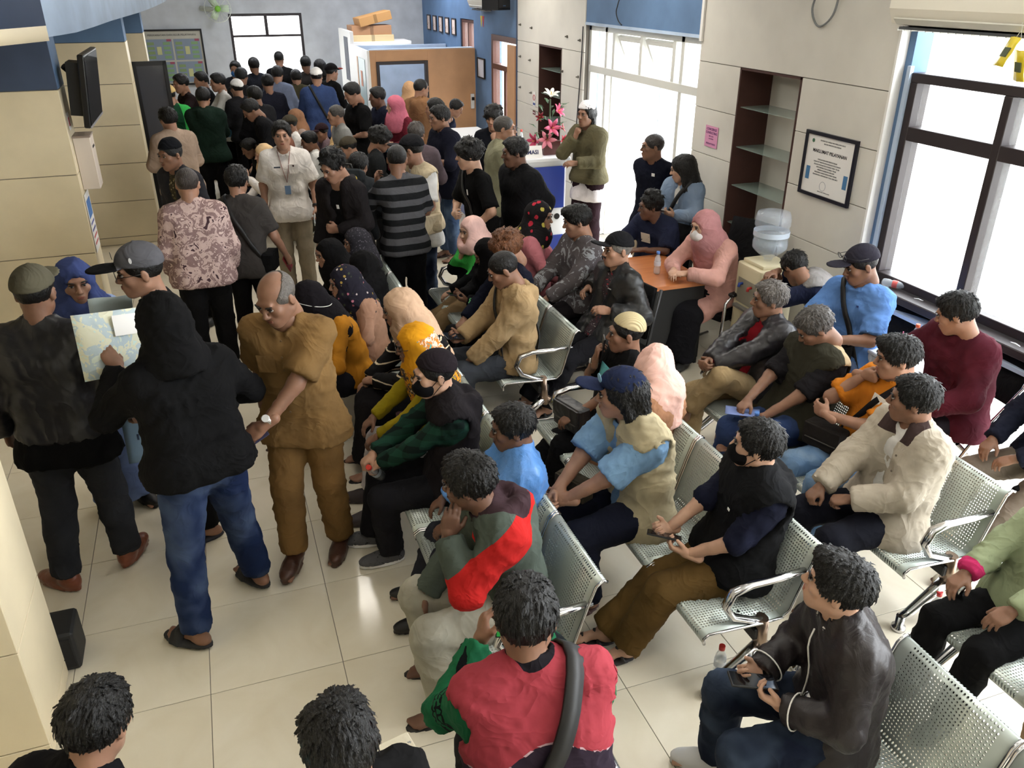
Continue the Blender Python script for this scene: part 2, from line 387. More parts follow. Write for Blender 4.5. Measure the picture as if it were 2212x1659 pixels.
def solve(sp):
    """joints of one figure, in its own frame: x right, y forward, z up, origin on the floor below the pelvis"""
    sit = sp.get('sit', False); s = sp.get('h', 1.66) / 1.66 * (.93 if sit else 1.); w = sp.get('w', 1.0); J = {'s': s, 'w': w}
    pz = (sp.get('seat', .40) + .085 * w) if sit else .905 * s - sp.get('drop', 0)
    P = V(0, 0, pz); lean, side = sp.get('lean', 4 if not sit else -5), sp.get('side', 0); sl = sp.get('slouch', 4 if not sit else 13)
    up = lambda l, q: rotz(0) @ V(math.sin(math.radians(q)), math.sin(math.radians(l)), math.cos(math.radians(l)) * math.cos(math.radians(q)))
    wst = P + nrm(up(lean * .7 - sl * .5, side * .7)) * .17 * s
    d2 = nrm(up(lean * 1.05 + sl * .3, side)); ch = wst + d2 * .17 * s
    d3 = nrm(up(lean * 1.25 + sl * 1.3, side * 1.1)); nk = ch + d3 * .165 * s
    tw = rotz(sp.get('tw', 0)); ax = nrm(tw @ V(1, 0, -math.tan(math.radians(side)) * .9)); fw = nrm(np.cross(d2, ax))
    J.update(P=P, wst=wst, ch=ch, nk=nk, ax=ax, fw=fw, d2=d2, d3=d3, px=V(1, 0, 0))
    hp = sp.get('hp', 8)
    nd = nrm(up(lean * .8 + sl + 6 + hp * .25, side * .7)); hc = nk + nd * .16 * s
    R = rotz(sp.get('hy', 0)) @ roty(sp.get('hr', 0)) @ rotx(-hp); hs = sp.get('hs', 1.03) * (.6 + .4 * s)
    J.update(hc=hc, HR=R, hs=hs, top=hc + R @ V(0, -.01, .118) * hs)
    for sg, n in ((1, 'R'), (-1, 'L')):
        sh = nk - d3 * .055 * s + ax * sg * .158 * s * (.55 + .45 * w) - fw * .005
        a = sp.get('arm' + n, sp.get('arms', 'lap' if sit else 'hang'))
        a = dict(ARMS[a]) if isinstance(a, str) else dict(ARMS[a[0]], **a[1])
        m = V(sg, 1, 1)
        if 'S' in a and 'P' not in a and 'H' not in a: t = sh + V(*a['S']) * m * s
        if 'P' in a: t = P + V(*a['P']) * m * s
        if 'H' in a: t = hc + R @ (V(*a['H']) * m * hs)
        if 'W' in a: t = V(*a['W'])
        el, wr = ik(sh, t, .275 * s, .245 * s, V(*a['pole']) * m)
        fd = nrm(wr - el); hd = nrm(V(*a['hdir']) * m) if 'hdir' in a else fd
        pl = V(*a['palm']) * m; z = -nrm(pl - hd * (pl @ hd))
        J['sh' + n], J['el' + n], J['wr' + n] = sh, el, wr
        J['HM' + n] = np.stack([np.cross(hd, z), hd, z], 1); J['hp' + n] = a['hand']
        hip = P + V(sg * .088 * s, 0, -.03)
        lg = sp.get('leg' + n, sp.get('legs', None))
        if lg is None: lg = dict(A=(.11, .44, None)) if sit else dict(A=(.10, 0, None))
        A = lg['A']; az = A[2] if A[2] is not None else .075
        t = V(A[0] * sg, A[1], az)
        pole = V(*lg.get('pole', (.12, 1, .55) if sit else (.1, 1, 0))) * m
        kn, an = ik(hip, t, .405 * s, .395 * s, pole)
        J['hip' + n], J['kn' + n], J['an' + n] = hip, kn, an
        fy = lg.get('yaw', 8); pt = lg.get('pitch', 0)
        J['FM' + n] = (rotz(-sg * fy) @ rotx(-pt)) @ np.diag([1, 1, 1]); J['fr' + n] = lg.get('roll', 0)
        if lg.get('roll'): J['FM' + n] = J['FM' + n] @ roty(lg['roll'] * sg)
    return J

def torso_prims(J, inf=0., k=.07, belly=0., low=.0):
    s, w = J['s'], J['w']; P, wst, ch, nk, ax, fw, d2, d3, px = (J[n] for n in ('P', 'wst', 'ch', 'nk', 'ax', 'fw', 'd2', 'd3', 'px'))
    q = [cap(P - px * .070 * s * w, P + px * .070 * s * w, (.102 + inf) * (.4 + .6 * w), k=k),
         cap(wst - (px + ax) * .036 * s * w, wst + (px + ax) * .036 * s * w, (.093 + inf) * (.3 + .7 * w), k=k),
         cap(ch - ax * .070 * s * w, ch + ax * .070 * s * w, (.099 + inf) * (.45 + .55 * w), k=k),
         cap(nk - d3 * .085 * s - ax * .098 * s * w, nk - d3 * .085 * s + ax * .098 * s * w, .060 + inf, k=k)]
    for n in 'RL': q.append(cap(nk + d3 * .02 * s, J['sh' + n], .046 + inf * .6, .044 + inf * .8, k=.05))
    if belly: q.append(ell(wst + fw * (.03 + .03 * belly) * s - d2 * .03, V(.13, .11, .13) * (.75 + .35 * belly) * s + inf, k=.08))
    return q
def arm_prims(J, n, inf=0., end=None, k=.025, flare=0.):
    """end None = to the wrist, else the fraction of the upper arm (0..1) or 1..2 on the forearm"""
    s = J['s']; a, e, wr = J['sh' + n], J['el' + n], J['wr' + n]; e2 = 2. if end is None else end; q = []
    if e2 <= 1:
        b = a + (e - a) * e2; q.append(capf(a, b, .051 * s + inf, .047 * s + inf + flare, k=.05))
    else:
        q.append(cap(a, e, .050 * s + inf, .042 * s + inf, k=.05)); b = e + (wr - e) * (e2 - 1)
        f = capf if end is not None else cap
        q.append(f(e, b, .043 * s + inf, .030 * s + (.012 * s) * (2 - e2) + inf + flare, k=k))
    return q
def leg_prims(J, n, inf=0., end=None, k=.025, flare=0.):
    s, w = J['s'], J['w']; h, kn, an = J['hip' + n], J['kn' + n], J['an' + n]; q = [cap(h, kn, (.083 * s) * (.4 + .6 * w) + inf, .056 * s + inf, k=k)]
    e = 1. if end is None else end; b = kn + (an - kn) * e; f = capf if end is not None else cap
    mid = kn + (an - kn) * .35 * e
    q.append(cap(kn, mid, .056 * s + inf, .054 * s + inf, k=.03)); q.append(f(mid, b, .053 * s + inf, .036 * s + inf + flare, k=.03))
    return q

def head_prims(fem=False, heavy=0.):
    j = 1 + .10 * heavy
    q = [ell((0, -.015, .030), (.074, .094, .083), k=.03), ell((0, .022, -.040), (.057 * j, .066, .078), k=.03),
         ell((0, .066, -.094), (.022 * j, .022, .019), k=.03)]
    for g in (-1, 1):
        q += [cap((g * .050 * j, -.004, -.055), (g * .014, .060, -.096), .020 * j, .016, k=.03), ell((g * .040, .063, -.018), (.022, .020, .020), k=.025)]
    q += [cap((-.032, .083, .030), (.032, .083, .030), .010, k=.02), ell((0, .078, -.062), (.028, .022, .022), k=.02)]
    for g in (-1, 1): q.append(sub_e((g * .031, .104, .006), (.020, .016, .012), k=.012))
    q += [cap((0, .088, .016), (0, .107, -.022), .007, .0115, k=.012), ell((0, .109, -.026), (.011, .010, .009), k=.008)]
    for g in (-1, 1): q.append(ell((g * .013, .099, -.029), (.008, .009, .007), k=.008))
    for g in (-1, 1):
        M = rotx(12); q += [ell((g * .078, -.012, -.006), (.010, .019, .032), M @ rotz(g * 18), k=.008), sub_e((g * .088, -.006, -.004), (.006, .010, .018), k=.006)]
    q.append(cap((0, -.030, -.05), (0, -.040, -.135), .052, .054, k=.03))
    return q

CURL = {'relaxed': (22, 30, 18, 0), 'grip': (58, 62, 35, 10), 'hold': (38, 48, 30, 0), 'fist': (82, 92, 55, 25), 'flat': (6, 8, 5, 0), 'spread': (10, 18, 10, 0), 'point': (70, 80, 50, 10)}
def hand_prims(pose):
    c1, c2, c3, th = CURL[pose]; sp = 1.7 if pose == 'spread' else 1.
    q = [cap((0, -.060, 0), (0, .012, 0), .0275, .026, k=.02), ell((0, .052, -.001), (.041, .052, .0155), k=.02), ell((-.022, .034, -.010), (.018, .030, .015), k=.015)]
    for i, (x, y, L, r) in enumerate(((-.029, .084, .070, .0098), (-.010, .090, .078, .0100), (.010, .086, .072, .0096), (.028, .076, .056, .0086))):
        a = V(x, y, 0); ang = 0; az = x * sp * 190 * .01 * 5; cc = (c1 + 3 * i, c2 + 2 * i, c3)
        if pose == 'point' and i == 0: cc = (8, 10, 6)
        q.append(cap((x * .8, .05, 0), a, .0125, .0108, k=.01))
        for j, f in enumerate((.44, .31, .25)):
            ang += cc[j]; b = a + (rotz(-az) @ rotx(-ang) @ V(0, 1, 0)) * L * f
            q.append(cap(a, b, r * (1 - .09 * j), r * (1 - .09 * (j + 1)), k=.004)); a = b
    a = V(-.026, .020, -.008); d = nrm(V(-.62 + th * .014, .66, -.42)); b = a + d * .042; e = b + nrm(d + V(.35 + th * .01, .35, -.05)) * .036
    q += [cap(a, b, .0145, .012, k=.012), cap(b, e, .0118, .0095, k=.004)]
    return q
def foot_prims():
    q = [cap((0, -.005, .06), (0, -.012, -.03), .036, .034, k=.03), ell((0, -.035, -.046), (.030, .034, .026), k=.03), cap((0, .005, -.018), (0, .115, -.050), .034, .020, k=.03),
         ell((0, .115, -.054), (.044, .050, .016), k=.02)]
    for x, y, r in ((-.030, .178, .013), (-.010, .176, .0105), (.007, .170, .010), (.022, .160, .0095), (.035, .147, .009)):
        q.append(cap((x * .9, .13, -.056), (x, y, -.060), r * 1.05, r, k=.006))
    return q + [cut((0, 0, -.0705), (0, 0, -1))]
# ------------------------------------------------------------------ figures in the scene
LOD = {0: dict(body=.025, top=.0150, pant=.0200, head=.0066, hand=.0059, foot=.011, hair=.0075),
       1: dict(body=.031, top=.0215, pant=.026, head=.0105, hand=.0095, foot=.014, hair=.011),
       2: dict(body=.042, top=.029, pant=.034, head=.0145, hand=.0130, foot=.020, hair=.017)}
TPL = {}
def tpl(key, fn, v):
    if (key, v) not in TPL: TPL[(key, v)] = field_mesh(fn(), v)
    return TPL[(key, v)]
def ball(c, rad, M=None, nu=10, nv=7):
    P = []; Q = []
    for i in range(nv + 1):
        a = math.pi * i / nv
        for j in range(nu): b = 2 * math.pi * j / nu; P.append((math.sin(a) * math.cos(b) * rad[0], math.sin(a) * math.sin(b) * rad[1], math.cos(a) * rad[2]))
    for i in range(nv):
        for j in range(nu): Q.append((i * nu + j, (i + 1) * nu + j, (i + 1) * nu + (j + 1) % nu, i * nu + (j + 1) % nu))
    P = np.array(P)
    if M is not None: P = P @ M.T
    return P + np.array(c), np.array(Q)
def evalp(pts, prims):
    d = np.full(len(pts), 9.)
    for p in prims:
        if p[0] in 'cf':
            ba = p[2] - p[1]; h = np.clip((pts - p[1]) @ ba / (ba @ ba + 1e-9), 0, 1); e = np.linalg.norm(pts - p[1] - h[:, None] * ba, axis=1) - (p[3] + h * (p[4] - p[3]))
        elif p[0] == 'e':
            u = ((pts - p[1]) @ p[2].T) / p[3]; k0 = np.linalg.norm(u, axis=1) + 1e-6; k1 = np.linalg.norm(u / p[3], axis=1) + 1e-6; e = k0 * (k0 - 1) / k1
        else: continue
        k = p[-1]; h = np.clip(.5 + .5 * (d - e) / k, 0, 1); d = d + (e - d) * h - k * h * (1 - h)
    return d

def hair_prims(kind):
    sk = lambda g, top=0.: [ell((0, -.015, .030), (.074 + g, .094 + g, .083 + g + top), k=.02)]
    face = [sub_e((0, .120, -.020), (.098, .085, .108), k=.012)]
    low = [cut((0, -.03, -.040), (0, .55, -1))]
    if kind == 'short': return sk(.013) + [ell((0, .012, .070), (.066, .082, .050), k=.02)] + face + low
    if kind == 'crop': return sk(.006) + [sub_e((0, .125, -.030), (.1, .088, .100), k=.01)] + [cut((0, -.03, -.035), (0, .55, -1))]
    if kind == 'quiff': return sk(.013) + [ell((0, .030, .084), (.062, .074, .046), k=.02), ell((.012, .070, .092), (.045, .032, .026), k=.015)] + [sub_e((0, .122, -.042), (.098, .080, .100), k=.012)] + low
    if kind == 'part': return sk(.015) + [ell((.03, .02, .075), (.056, .08, .046), k=.02), ell((-.035, .01, .066), (.042, .078, .045), k=.012), ell((.05, .06, .045), (.03, .04, .035), k=.015)] + face + [cut((0, -.03, -.050), (0, .45, -1))]
    if kind == 'curly':
        r = np.random.RandomState(5); q = sk(.014)
        for i in range(46):
            a, b = r.rand() * 6.28, r.rand() * 1.5; d = V(math.sin(b) * math.cos(a), math.sin(b) * math.sin(a), math.cos(b)); q.append(ell(V(0, -.012, .036) + d * V(.088, .104, .102), (.02, .02, .02), k=.006))
        return q + face + low
    if kind == 'mop':
        r = np.random.RandomState(8); q = sk(.022) + [ell((0, .04, .06), (.08, .075, .05), k=.03)]
        for i in range(30):
            a, b = r.rand() * 6.28, r.rand() * 1.7; d = V(math.sin(b) * math.cos(a), math.sin(b) * math.sin(a), math.cos(b)); q.append(ell(V(0, -.012, .032) + d * V(.094, .112, .104), (.026, .022, .016), k=.008))
        return q + [sub_e((0, .135, -.055), (.098, .085, .100), k=.012), cut((0, -.03, -.062), (0, .5, -1))]
    if kind == 'bald': return sk(.005) + [sub_e((0, .05, .08), (.062, .125, .062), k=.012)] + [sub_e((0, .125, -.02), (.1, .095, .11), k=.01)] + [cut((0, -.03, -.035), (0, .55, -1))]
    if kind == 'thin': return sk(.008) + [sub_e((0, .128, -.020), (.092, .098, .108), k=.012)] + [cut((0, -.03, -.038), (0, .5, -1))]
    if kind == 'long':
        return sk(.016) + [cap((0, -.055, .02), (0, -.075, -.20), .085, .075, k=.04), cap((0, -.075, -.2), (.01, -.085, -.36), .075, .045, k=.04), cap((.066, -.01, .0), (.07, .0, -.20), .03, .03, k=.03), cap((-.066, -.01, .0), (-.07, -.0, -.20), .03, .03, k=.03), sub_e((0, .125, -.045), (.064, .10, .115), k=.012)]
    if kind == 'bob':
        return sk(.014) + [cap((0, -.06, 0), (0, -.075, -.10), .075, .06, k=.03), cap((.065, -.02, -.02), (.06, -.04, -.10), .03, .026, k=.02), cap((-.065, -.02, -.02), (-.06, -.04, -.10), .03, .026, k=.02)] + face
def hat_prims(kind):
    dome = lambda r, z0, t=.12: [ell((0, -.013, .034), r, k=.01), cut((0, 0, z0), (0, t, -1))]
    if kind == 'cap': return dome((.091, .113, .100), .044, .20) + [ell((0, .130, .058), (.070, .080, .010), rotx(-14), k=.012), ell((0, -.012, .132), (.010, .010, .007), k=.006)]
    if kind == 'snapback': return [ell((0, -.012, .046), (.092, .114, .102), k=.01), cut((0, 0, .040), (0, .14, -1)), ell((0, .145, .054), (.080, .092, .009), rotx(-4), k=.012), ell((0, -.012, .148), (.010, .010, .007), k=.006)]
    if kind == 'peci': return [ell((0, -.014, .030), (.088, .108, .118), k=.01), cut((0, 0, .136), (0, 0, 1)), cut((0, 0, .056), (0, .10, -1))]
    if kind == 'kufi': return [ell((0, -.020, .038), (.088, .106, .096), k=.01), cut((0, 0, .056), (0, .34, -1))]
    if kind == 'beanie': return [ell((0, -.016, .038), (.090, .111, .097), k=.01), cut((0, 0, .045), (0, .34, -1))]
def shoe_prims(kind):
    if kind in ('shoe', 'sneaker', 'boot'):
        q = [ell((0, .105, -.042), (.047, .092, .034), k=.03), ell((0, -.030, -.030), (.041, .048, .048), k=.03), cap((0, .0, -.02), (0, .075, -.030), .040, .036, k=.03), cap((0, -.012, -.02), (0, -.014, .018 if kind != 'boot' else .06), .044, .045, k=.02)]
        return q + [sub_c((0, -.012, .03), (0, -.014, .09), .037, k=.006)] * (kind != 'boot') + [ell((0, .062, -.070), (.050, .140, .016), k=.010), cut((0, 0, -.0745), (0, 0, -1))]
    if kind == 'slide': return [ell((0, .064, -.068), (.056, .142, .022), k=.01), cap((-.05, .085, -.055), (-.02, .08, -.012), .018, .02, k=.02), cap((.05, .085, -.055), (.02, .08, -.012), .018, .02, k=.02), cap((-.02, .08, -.012), (.02, .08, -.012), .02, k=.02), cap((-.05, .12, -.055), (-.022, .118, -.03), .014, k=.02), cap((.05, .12, -.055), (.022, .118, -.03), .014, k=.02), cap((-.022, .118, -.03), (.022, .118, -.03), .014, k=.02), cut((0, 0, -.079), (0, 0, -1))]
    if kind == 'sandal': return [ell((0, .064, -.073), (.050, .138, .013), k=.01), cap((-.046, .10, -.062), (0, .11, -.026), .009, k=.01), cap((.046, .10, -.062), (0, .11, -.026), .009, k=.01), cap((-.04, .02, -.062), (0, .045, .006), .009, k=.01), cap((.04, .02, -.062), (0, .045, .006), .009, k=.01), cap((-.03, -.02, -.05), (-.0, -.058, -.025), .008, k=.01), cap((.03, -.02, -.05), (0, -.058, -.025), .008, k=.01), cut((0, 0, -.080), (0, 0, -1))]
    if kind == 'flipflop': return [ell((0, .064, -.074), (.049, .138, .012), k=.01), cap((-.020, .145, -.062), (-.046, .06, -.066), .006, .008, k=.01), cap((-.020, .145, -.062), (.006, .10, -.030), .006, .007, k=.01), cap((.006, .10, -.030), (.046, .05, -.066), .007, .008, k=.01), cap((-.020, .145, -.050), (-.044, .06, -.058), .006, .008, k=.01), cut((0, 0, -.081), (0, 0, -1))]

def strands(P, Q, n):
    """short locks lying over the scalp mesh, combed away from the crown"""
    r = np.random.RandomState(4); N = vnormals(P, Q); ids = r.choice(len(P), min(n, len(P)), replace=False); Vv, Qq, o = [P], [Q], len(P)
    for i in ids:
        p, nn = P[i], N[i]
        if nn[2] < -.5: continue
        f = p - V(.01, -.035, .16) + r.normal(size=3) * .035; f = nrm(f - nn * (f @ nn)); sd = np.cross(nn, f) * .0055; L = (.018 + .018 * r.rand()) * (.55 if p[1] > .04 else 1.)
        a = p - nn * .002 - f * .006; m = p + f * L * .5 + nn * .0035; e = p + f * L + nn * (.0005 + .004 * r.rand())
        Vv.append(np.array([a - sd, a + sd, m - sd * .8, m + sd * .8, m + nn * .003, e, a + nn * .003])); Qq.append(np.array([(0, 2, 4, 6), (1, 6, 4, 3), (2, 5, 5, 4), (4, 5, 5, 3)])[:2] + o); Qq.append(np.array([(2, 5, 3, 4)]) + o); o += 7
    return np.concatenate(Vv), np.concatenate(Qq)
def shared(kind, fn, v, m, zone=None, tuft=0., seed=1):
    key = (kind, v, m.name if not isinstance(m, (list, tuple)) else tuple(x.name for x in m))
    if key not in TPL:
        P, Q = field_mesh(fn, v)
        if tuft: P = folds(P, Q, tuft, seed, .035)
        if tuft > .002 and v < .012: P, Q = strands(P, Q, 480 if v < .008 else 220)
        ms = m if isinstance(m, (list, tuple)) else [m]; mi = None
        if zone: mi = zone(P[Q].mean(1))
        TPL[key] = np_mesh(kind, P, Q, True, ms, mi)
    return TPL[key]
def m4(R, t): M = np.eye(4); M[:3, :3] = R; M[:3, 3] = t; return Matrix(M.tolist())

FIG = {}
def person(pid, sp, label, loc, group=None):
    lod = sp.get('lod', 1); L = LOD[lod]; J = solve(sp); s, hs, hc, HR = J['s'], J['hs'], J['hc'], J['HR']; seed = sum(map(ord, pid))
    fem = sp.get('fem', False); sk = skin(sp.get('skin', 'mid'))
    # --- the body: one surface
    pr = torso_prims(J, -.006 if fem else 0., belly=sp.get('belly', 0)) + [cap(J['nk'] - J['d3'] * .05, hc + HR @ V(0, -.03, -.04) * hs, .050 * s, .050 * hs, k=.03)]
    for n in 'RL': pr += arm_prims(J, n) + leg_prims(J, n)
    P, Q = field_mesh(pr, L['body']); Vs, Qs, Mi = [P], [Q], [np.zeros(len(Q), int)]; off = len(P)
    def put(P, Q, R, t, mirror=False, mi=0):
        nonlocal off
        P = np.array(P)
        if mirror: P = P * V(-1, 1, 1); Q = Q[:, ::-1]
        Vs.append(P @ R.T + t); Qs.append(Q + off); Mi.append(np.full(len(Q), mi)); off += len(P)
    hv = sp.get('heavy', 0.)
    put(*tpl(('head', fem, hv), lambda: head_prims(fem, hv), L['head']), HR * hs, hc)
    for n in 'RL':
        if sp.get('nohand' + n): continue
        put(*tpl(('hand', J['hp' + n]), lambda: hand_prims(J['hp' + n]), L['hand']), J['HM' + n] * (.96 * s), J['wr' + n], n == 'L')
        put(*tpl('foot', foot_prims, L['foot']), J['FM' + n] * s, J['an' + n], n == 'L')
    if lod < 2 and not sp.get('noface'):
        for g in (-1, 1):
            put(*ball((g * .031, .0855, .006), (.0125, .0085, .0050)), HR * hs, hc, mi=1)
            put(*ball((g * .031, .0915, .006), (.0060, .0042, .0050)), HR * hs, hc, mi=2)
            put(*ball((g * .033, .0925, .0275), (.019, .006, .0036), roty(-g * 4) @ rotz(-g * 22)), HR * hs, hc, mi=2)
            put(*ball((g * .031, .0905, .0135), (.0145, .006, .0024), rotz(-g * 12)), HR * hs, hc, mi=2)
            put(*ball((g * .006, .1065, -.0335), (.0035, .003, .002)), HR * hs, hc, mi=2)
        put(*ball((0, .0975, -.0545), (.0225, .006, .0042)), HR * hs, hc, mi=3); put(*ball((0, .0965, -.0625), (.019, .007, .0048)), HR * hs, hc, mi=3)
        if sp.get('stache'): put(*ball((0, .0990, -.0455), (.026, .006, .0055)), HR * hs, hc, mi=2)
        if sp.get('goatee'): put(*ball((0, .085, -.098), (.020, .012, .016)), HR * hs, hc, mi=2)
    sc_ = SKIN[sp.get('skin', 'mid')]
    me = np_mesh('person', np.concatenate(Vs), np.concatenate(Qs), True, [sk, plain((146, 134, 124), .4), plain((24, 18, 16), .5), plain((min(255, sc_[0] * .86), sc_[1] * .66, sc_[2] * .62), .5)], np.concatenate(Mi))
    ob = link('person', me); ob.location = (loc[0], loc[1], sp.get('z', 0)); ob.rotation_euler = (0, 0, math.radians(sp['f'] - 90)); tag(ob, label, 'person', group)
    J['ob'] = ob; J['lod'] = lod; FIG[pid] = J
    # --- clothes
    if sp.get('pants'):
        p = dict(sp['pants']); inf = p.get('inf', .016); e = p.get('end', .985)
        q = [cap(J['P'] - J['px'] * .075 * s * J['w'], J['P'] + J['px'] * .075 * s * J['w'], (.104 + inf * .4) * (.4 + .6 * J['w']), k=.05)]
        if sp.get('belly'): q.append(ell(J['wst'] + J['fw'] * .05 - J['d2'] * .06, V(.13, .11, .10) * (.75 + .35 * sp['belly']), k=.06))
        q.append(cut(J['P'] + nrm(J['wst'] - J['P']) * .055, nrm(J['wst'] - J['P'])))
        for n in 'RL': q += leg_prims(J, n, inf, p.get('end' + n, e), flare=p.get('flare', .016))
        if p.get('skirt'):
            mh, mk, ma = (J['hipR'] + J['hipL']) / 2, (J['knR'] + J['knL']) / 2, (J['anR'] + J['anL']) / 2
            q += [cap(mh, mk, .13, .12, k=.08), capf(mk, mk + (ma - mk) * e, .12, .15, k=.08)]
        P, Q = field_mesh(q, L['pant']); P = folds(P, Q, .006 if lod == 0 else .004, seed + 3, .11)
        mi = None; ms = [p['m']]
        for mm, fn in p.get('zones', []):
            ms.append(mm); c = P[Q].mean(1); mi = np.zeros(len(Q), int) if mi is None else mi; mi[fn(c, J)] = len(ms) - 1
        o = link(p.get('name', 'trousers'), np_mesh('trousers', P, Q, True, ms, mi), parent=ob)
        if p.get('label'): o['label'] = p['label']
    for i, t in enumerate(sp.get('tops', [])):
        inf = t.get('inf', .016 + .016 * i); hem = t.get('hem', .06); sl = t.get('sl', 1.97)
        q = torso_prims(J, inf, belly=sp.get('belly', 0))
        dn = -nrm(J['wst'] - J['P']) if sp.get('sit') else V(0, 0, -1)
        if hem > .02: q.append(cap(J['P'] + dn * hem * .7 - J['px'] * .08 * s * J['w'], J['P'] + dn * hem * .7 + J['px'] * .08 * s * J['w'], (.118 + inf * 1.2) * (.4 + .6 * J['w']), k=.06))
        if hem > .15 and not sp.get('sit'): q.append(cap(J['P'] + dn * hem - J['px'] * .085 * s * J['w'], J['P'] + dn * hem + J['px'] * .085 * s * J['w'], (.121 + inf * 1.2) * (.4 + .6 * J['w']), k=.06))
        q.append(cut(J['P'] + dn * hem, dn))
        if t.get('thigh'):
            for n in 'RL': b = J['hip' + n] + (J['kn' + n] - J['hip' + n]) * t['thigh']; q.append(capf(J['hip' + n], b, .105, .095, k=.06))
            if t.get('over'):
                mk = (J['knR'] + J['knL']) / 2; mh = (J['hipR'] + J['hipL']) / 2; q.append(capf(mh, mh + (mk - mh) * t['thigh'], .12, .11, k=.06))
        if sl:
            for n in 'RL': q += arm_prims(J, n, inf * .85, t.get('sl' + n, sl), flare=t.get('flare', .004 if sl > 1 else .014))
        else:
            for n in 'RL':
                q.append(cap(J['nk'] - J['d3'] * .05, J['sh' + n] + (J['sh' + n] - J['nk']) * -.05, .062 + inf, .06 + inf, k=.04))
            for n, sg in (('R', 1), ('L', -1)): q.append(sub_c(J['sh' + n] + J['ax'] * sg * .045 - J['d3'] * .04, J['el' + n] + J['ax'] * sg * .05, .066 + inf * .3, .07, k=.01))
        nc = t.get('neck', .058)
        q.append(sub_c(J['nk'] + J['d3'] * .035 + J['fw'] * .016, hc, nc * s, nc * s * 1.1, k=.012))
        if t.get('open'):
            ow = t['open']; f0 = J['fw']
            g_ = lambda p, r: J[p] + f0 * (r + inf + ow * .45 + .035 * sp.get('belly', 0))
            pp = [J['nk'] + f0 * (.055 + ow * .5) + J['d3'] * .02, g_('ch', .098), g_('wst', .095), g_('P', .105)]
            for (u, v_), wd in zip(zip(pp, pp[1:]), (.85, 1., t.get('widen', 1.1))): q.append(sub_c(u, v_, ow * wd, ow * (t.get('widen', 1.1) if wd > 1 else 1), k=.01))
        if t.get('hood') == 'down':
            nk, a, f0, d3 = J['nk'], J['ax'], J['fw'], J['d3']; pts = [nk + a * .085 + f0 * .06 - d3 * .02, nk + a * .105 - f0 * .03 + d3 * .015, nk + a * .055 - f0 * .115 + d3 * .0, nk - f0 * .14 - d3 * .035, nk - a * .055 - f0 * .115, nk - a * .105 - f0 * .03 + d3 * .015, nk - a * .085 + f0 * .06 - d3 * .02]
            for u, v_ in zip(pts, pts[1:]): q.append(cap(u, v_, .036, .036, k=.02))
            q.append(ell(nk - f0 * .135 - d3 * .075, (.085, .045, .075), np.stack([a, f0, d3]), k=.03))
        if t.get('collar'):
            nk, a, f0, d3 = J['nk'], J['ax'], J['fw'], J['d3']; ring = [nk + (a * math.sin(x) * .070 + f0 * (math.cos(x) * .068 + .012)) * s + d3 * (.012 - .03 * math.cos(x)) for x in np.linspace(.35, 2 * math.pi - .35, 12)]
            for u, v_ in zip(ring, ring[1:]): q.append(cap(u, v_, .0125, k=.010))
        P, Q = field_mesh(q, L['top'] * (1. if i == len(sp['tops']) - 1 or sp['tops'][-1].get('sl', 1) == 0 else 1.5)); P = folds(P, Q, t.get('fold', .0065 if lod == 0 else .004), seed + i, .10)
        ms = [t['m']]; mi = None
        for mm, fn in t.get('zones', []):
            ms.append(mm); c = P[Q].mean(1); mi = np.zeros(len(Q), int) if mi is None else mi; mi[fn(c, J)] = len(ms) - 1
        me_ = np_mesh('top', P, Q, True, ms, mi)
        for zi, zf in enumerate(t.get('zf', [])): me_.attributes.new('z%d' % zi, 'FLOAT', 'POINT').data.foreach_set('value', np.asarray(zf(P, J), np.float32))
        o = link(t.get('name', 'shirt'), me_, parent=ob)
        if t.get('label'): o['label'] = t['label']
    HM = m4(HR * hs, hc)
    def hchild(name, me, label=None):
        o = link(name, me, parent=ob); o.matrix_basis = HM
        if label: o['label'] = label
        return o
    if sp.get('hair'):
        hk = sp['hair']; hcx = hairm(sp.get('hcol', (20, 17, 16))); hchild('hair', shared('hair_' + hk, hair_prims(hk), L['hair'], hcx, tuft=.0035 if hk not in ('crop', 'bald') else .001))
    if sp.get('hat'):
        kd, hm = sp['hat'][:2]; zn = None
        if len(sp['hat']) > 2: hm = [hm, sp['hat'][2]]; zn = lambda c: (c[:, 1] > .098).astype(int)
        hchild('cap' if kd in ('cap', 'snapback') else 'hat', shared('hat_' + kd, hat_prims(kd), L['hair'] * .9, hm, zn))
    if sp.get('mask'):
        q = [ell((0, .052, -.055), (.066, .066, .056), k=.02), ell((0, .09, -.045), (.03, .03, .03), k=.03), cut((0, .030, 0), (0, -1, .25))]
        o = hchild('face_mask', shared('mask', q, L['head'] * 1.2, sp['mask']))
        b = MB()
        for g in (-1, 1):
            b = MB(); b.tube([(g * .062, .035, -.035), (g * .076, .01, -.004), (g * .085, -.018, .016), (g * .086, -.03, -.004), (g * .084, -.020, -.02), (g * .074, .008, -.05), (g * .058, .035, -.085)], .002, 5); e = link('ear_loop', b.mesh('ear_loop'), sp['mask'], parent=ob); e.matrix_basis = HM
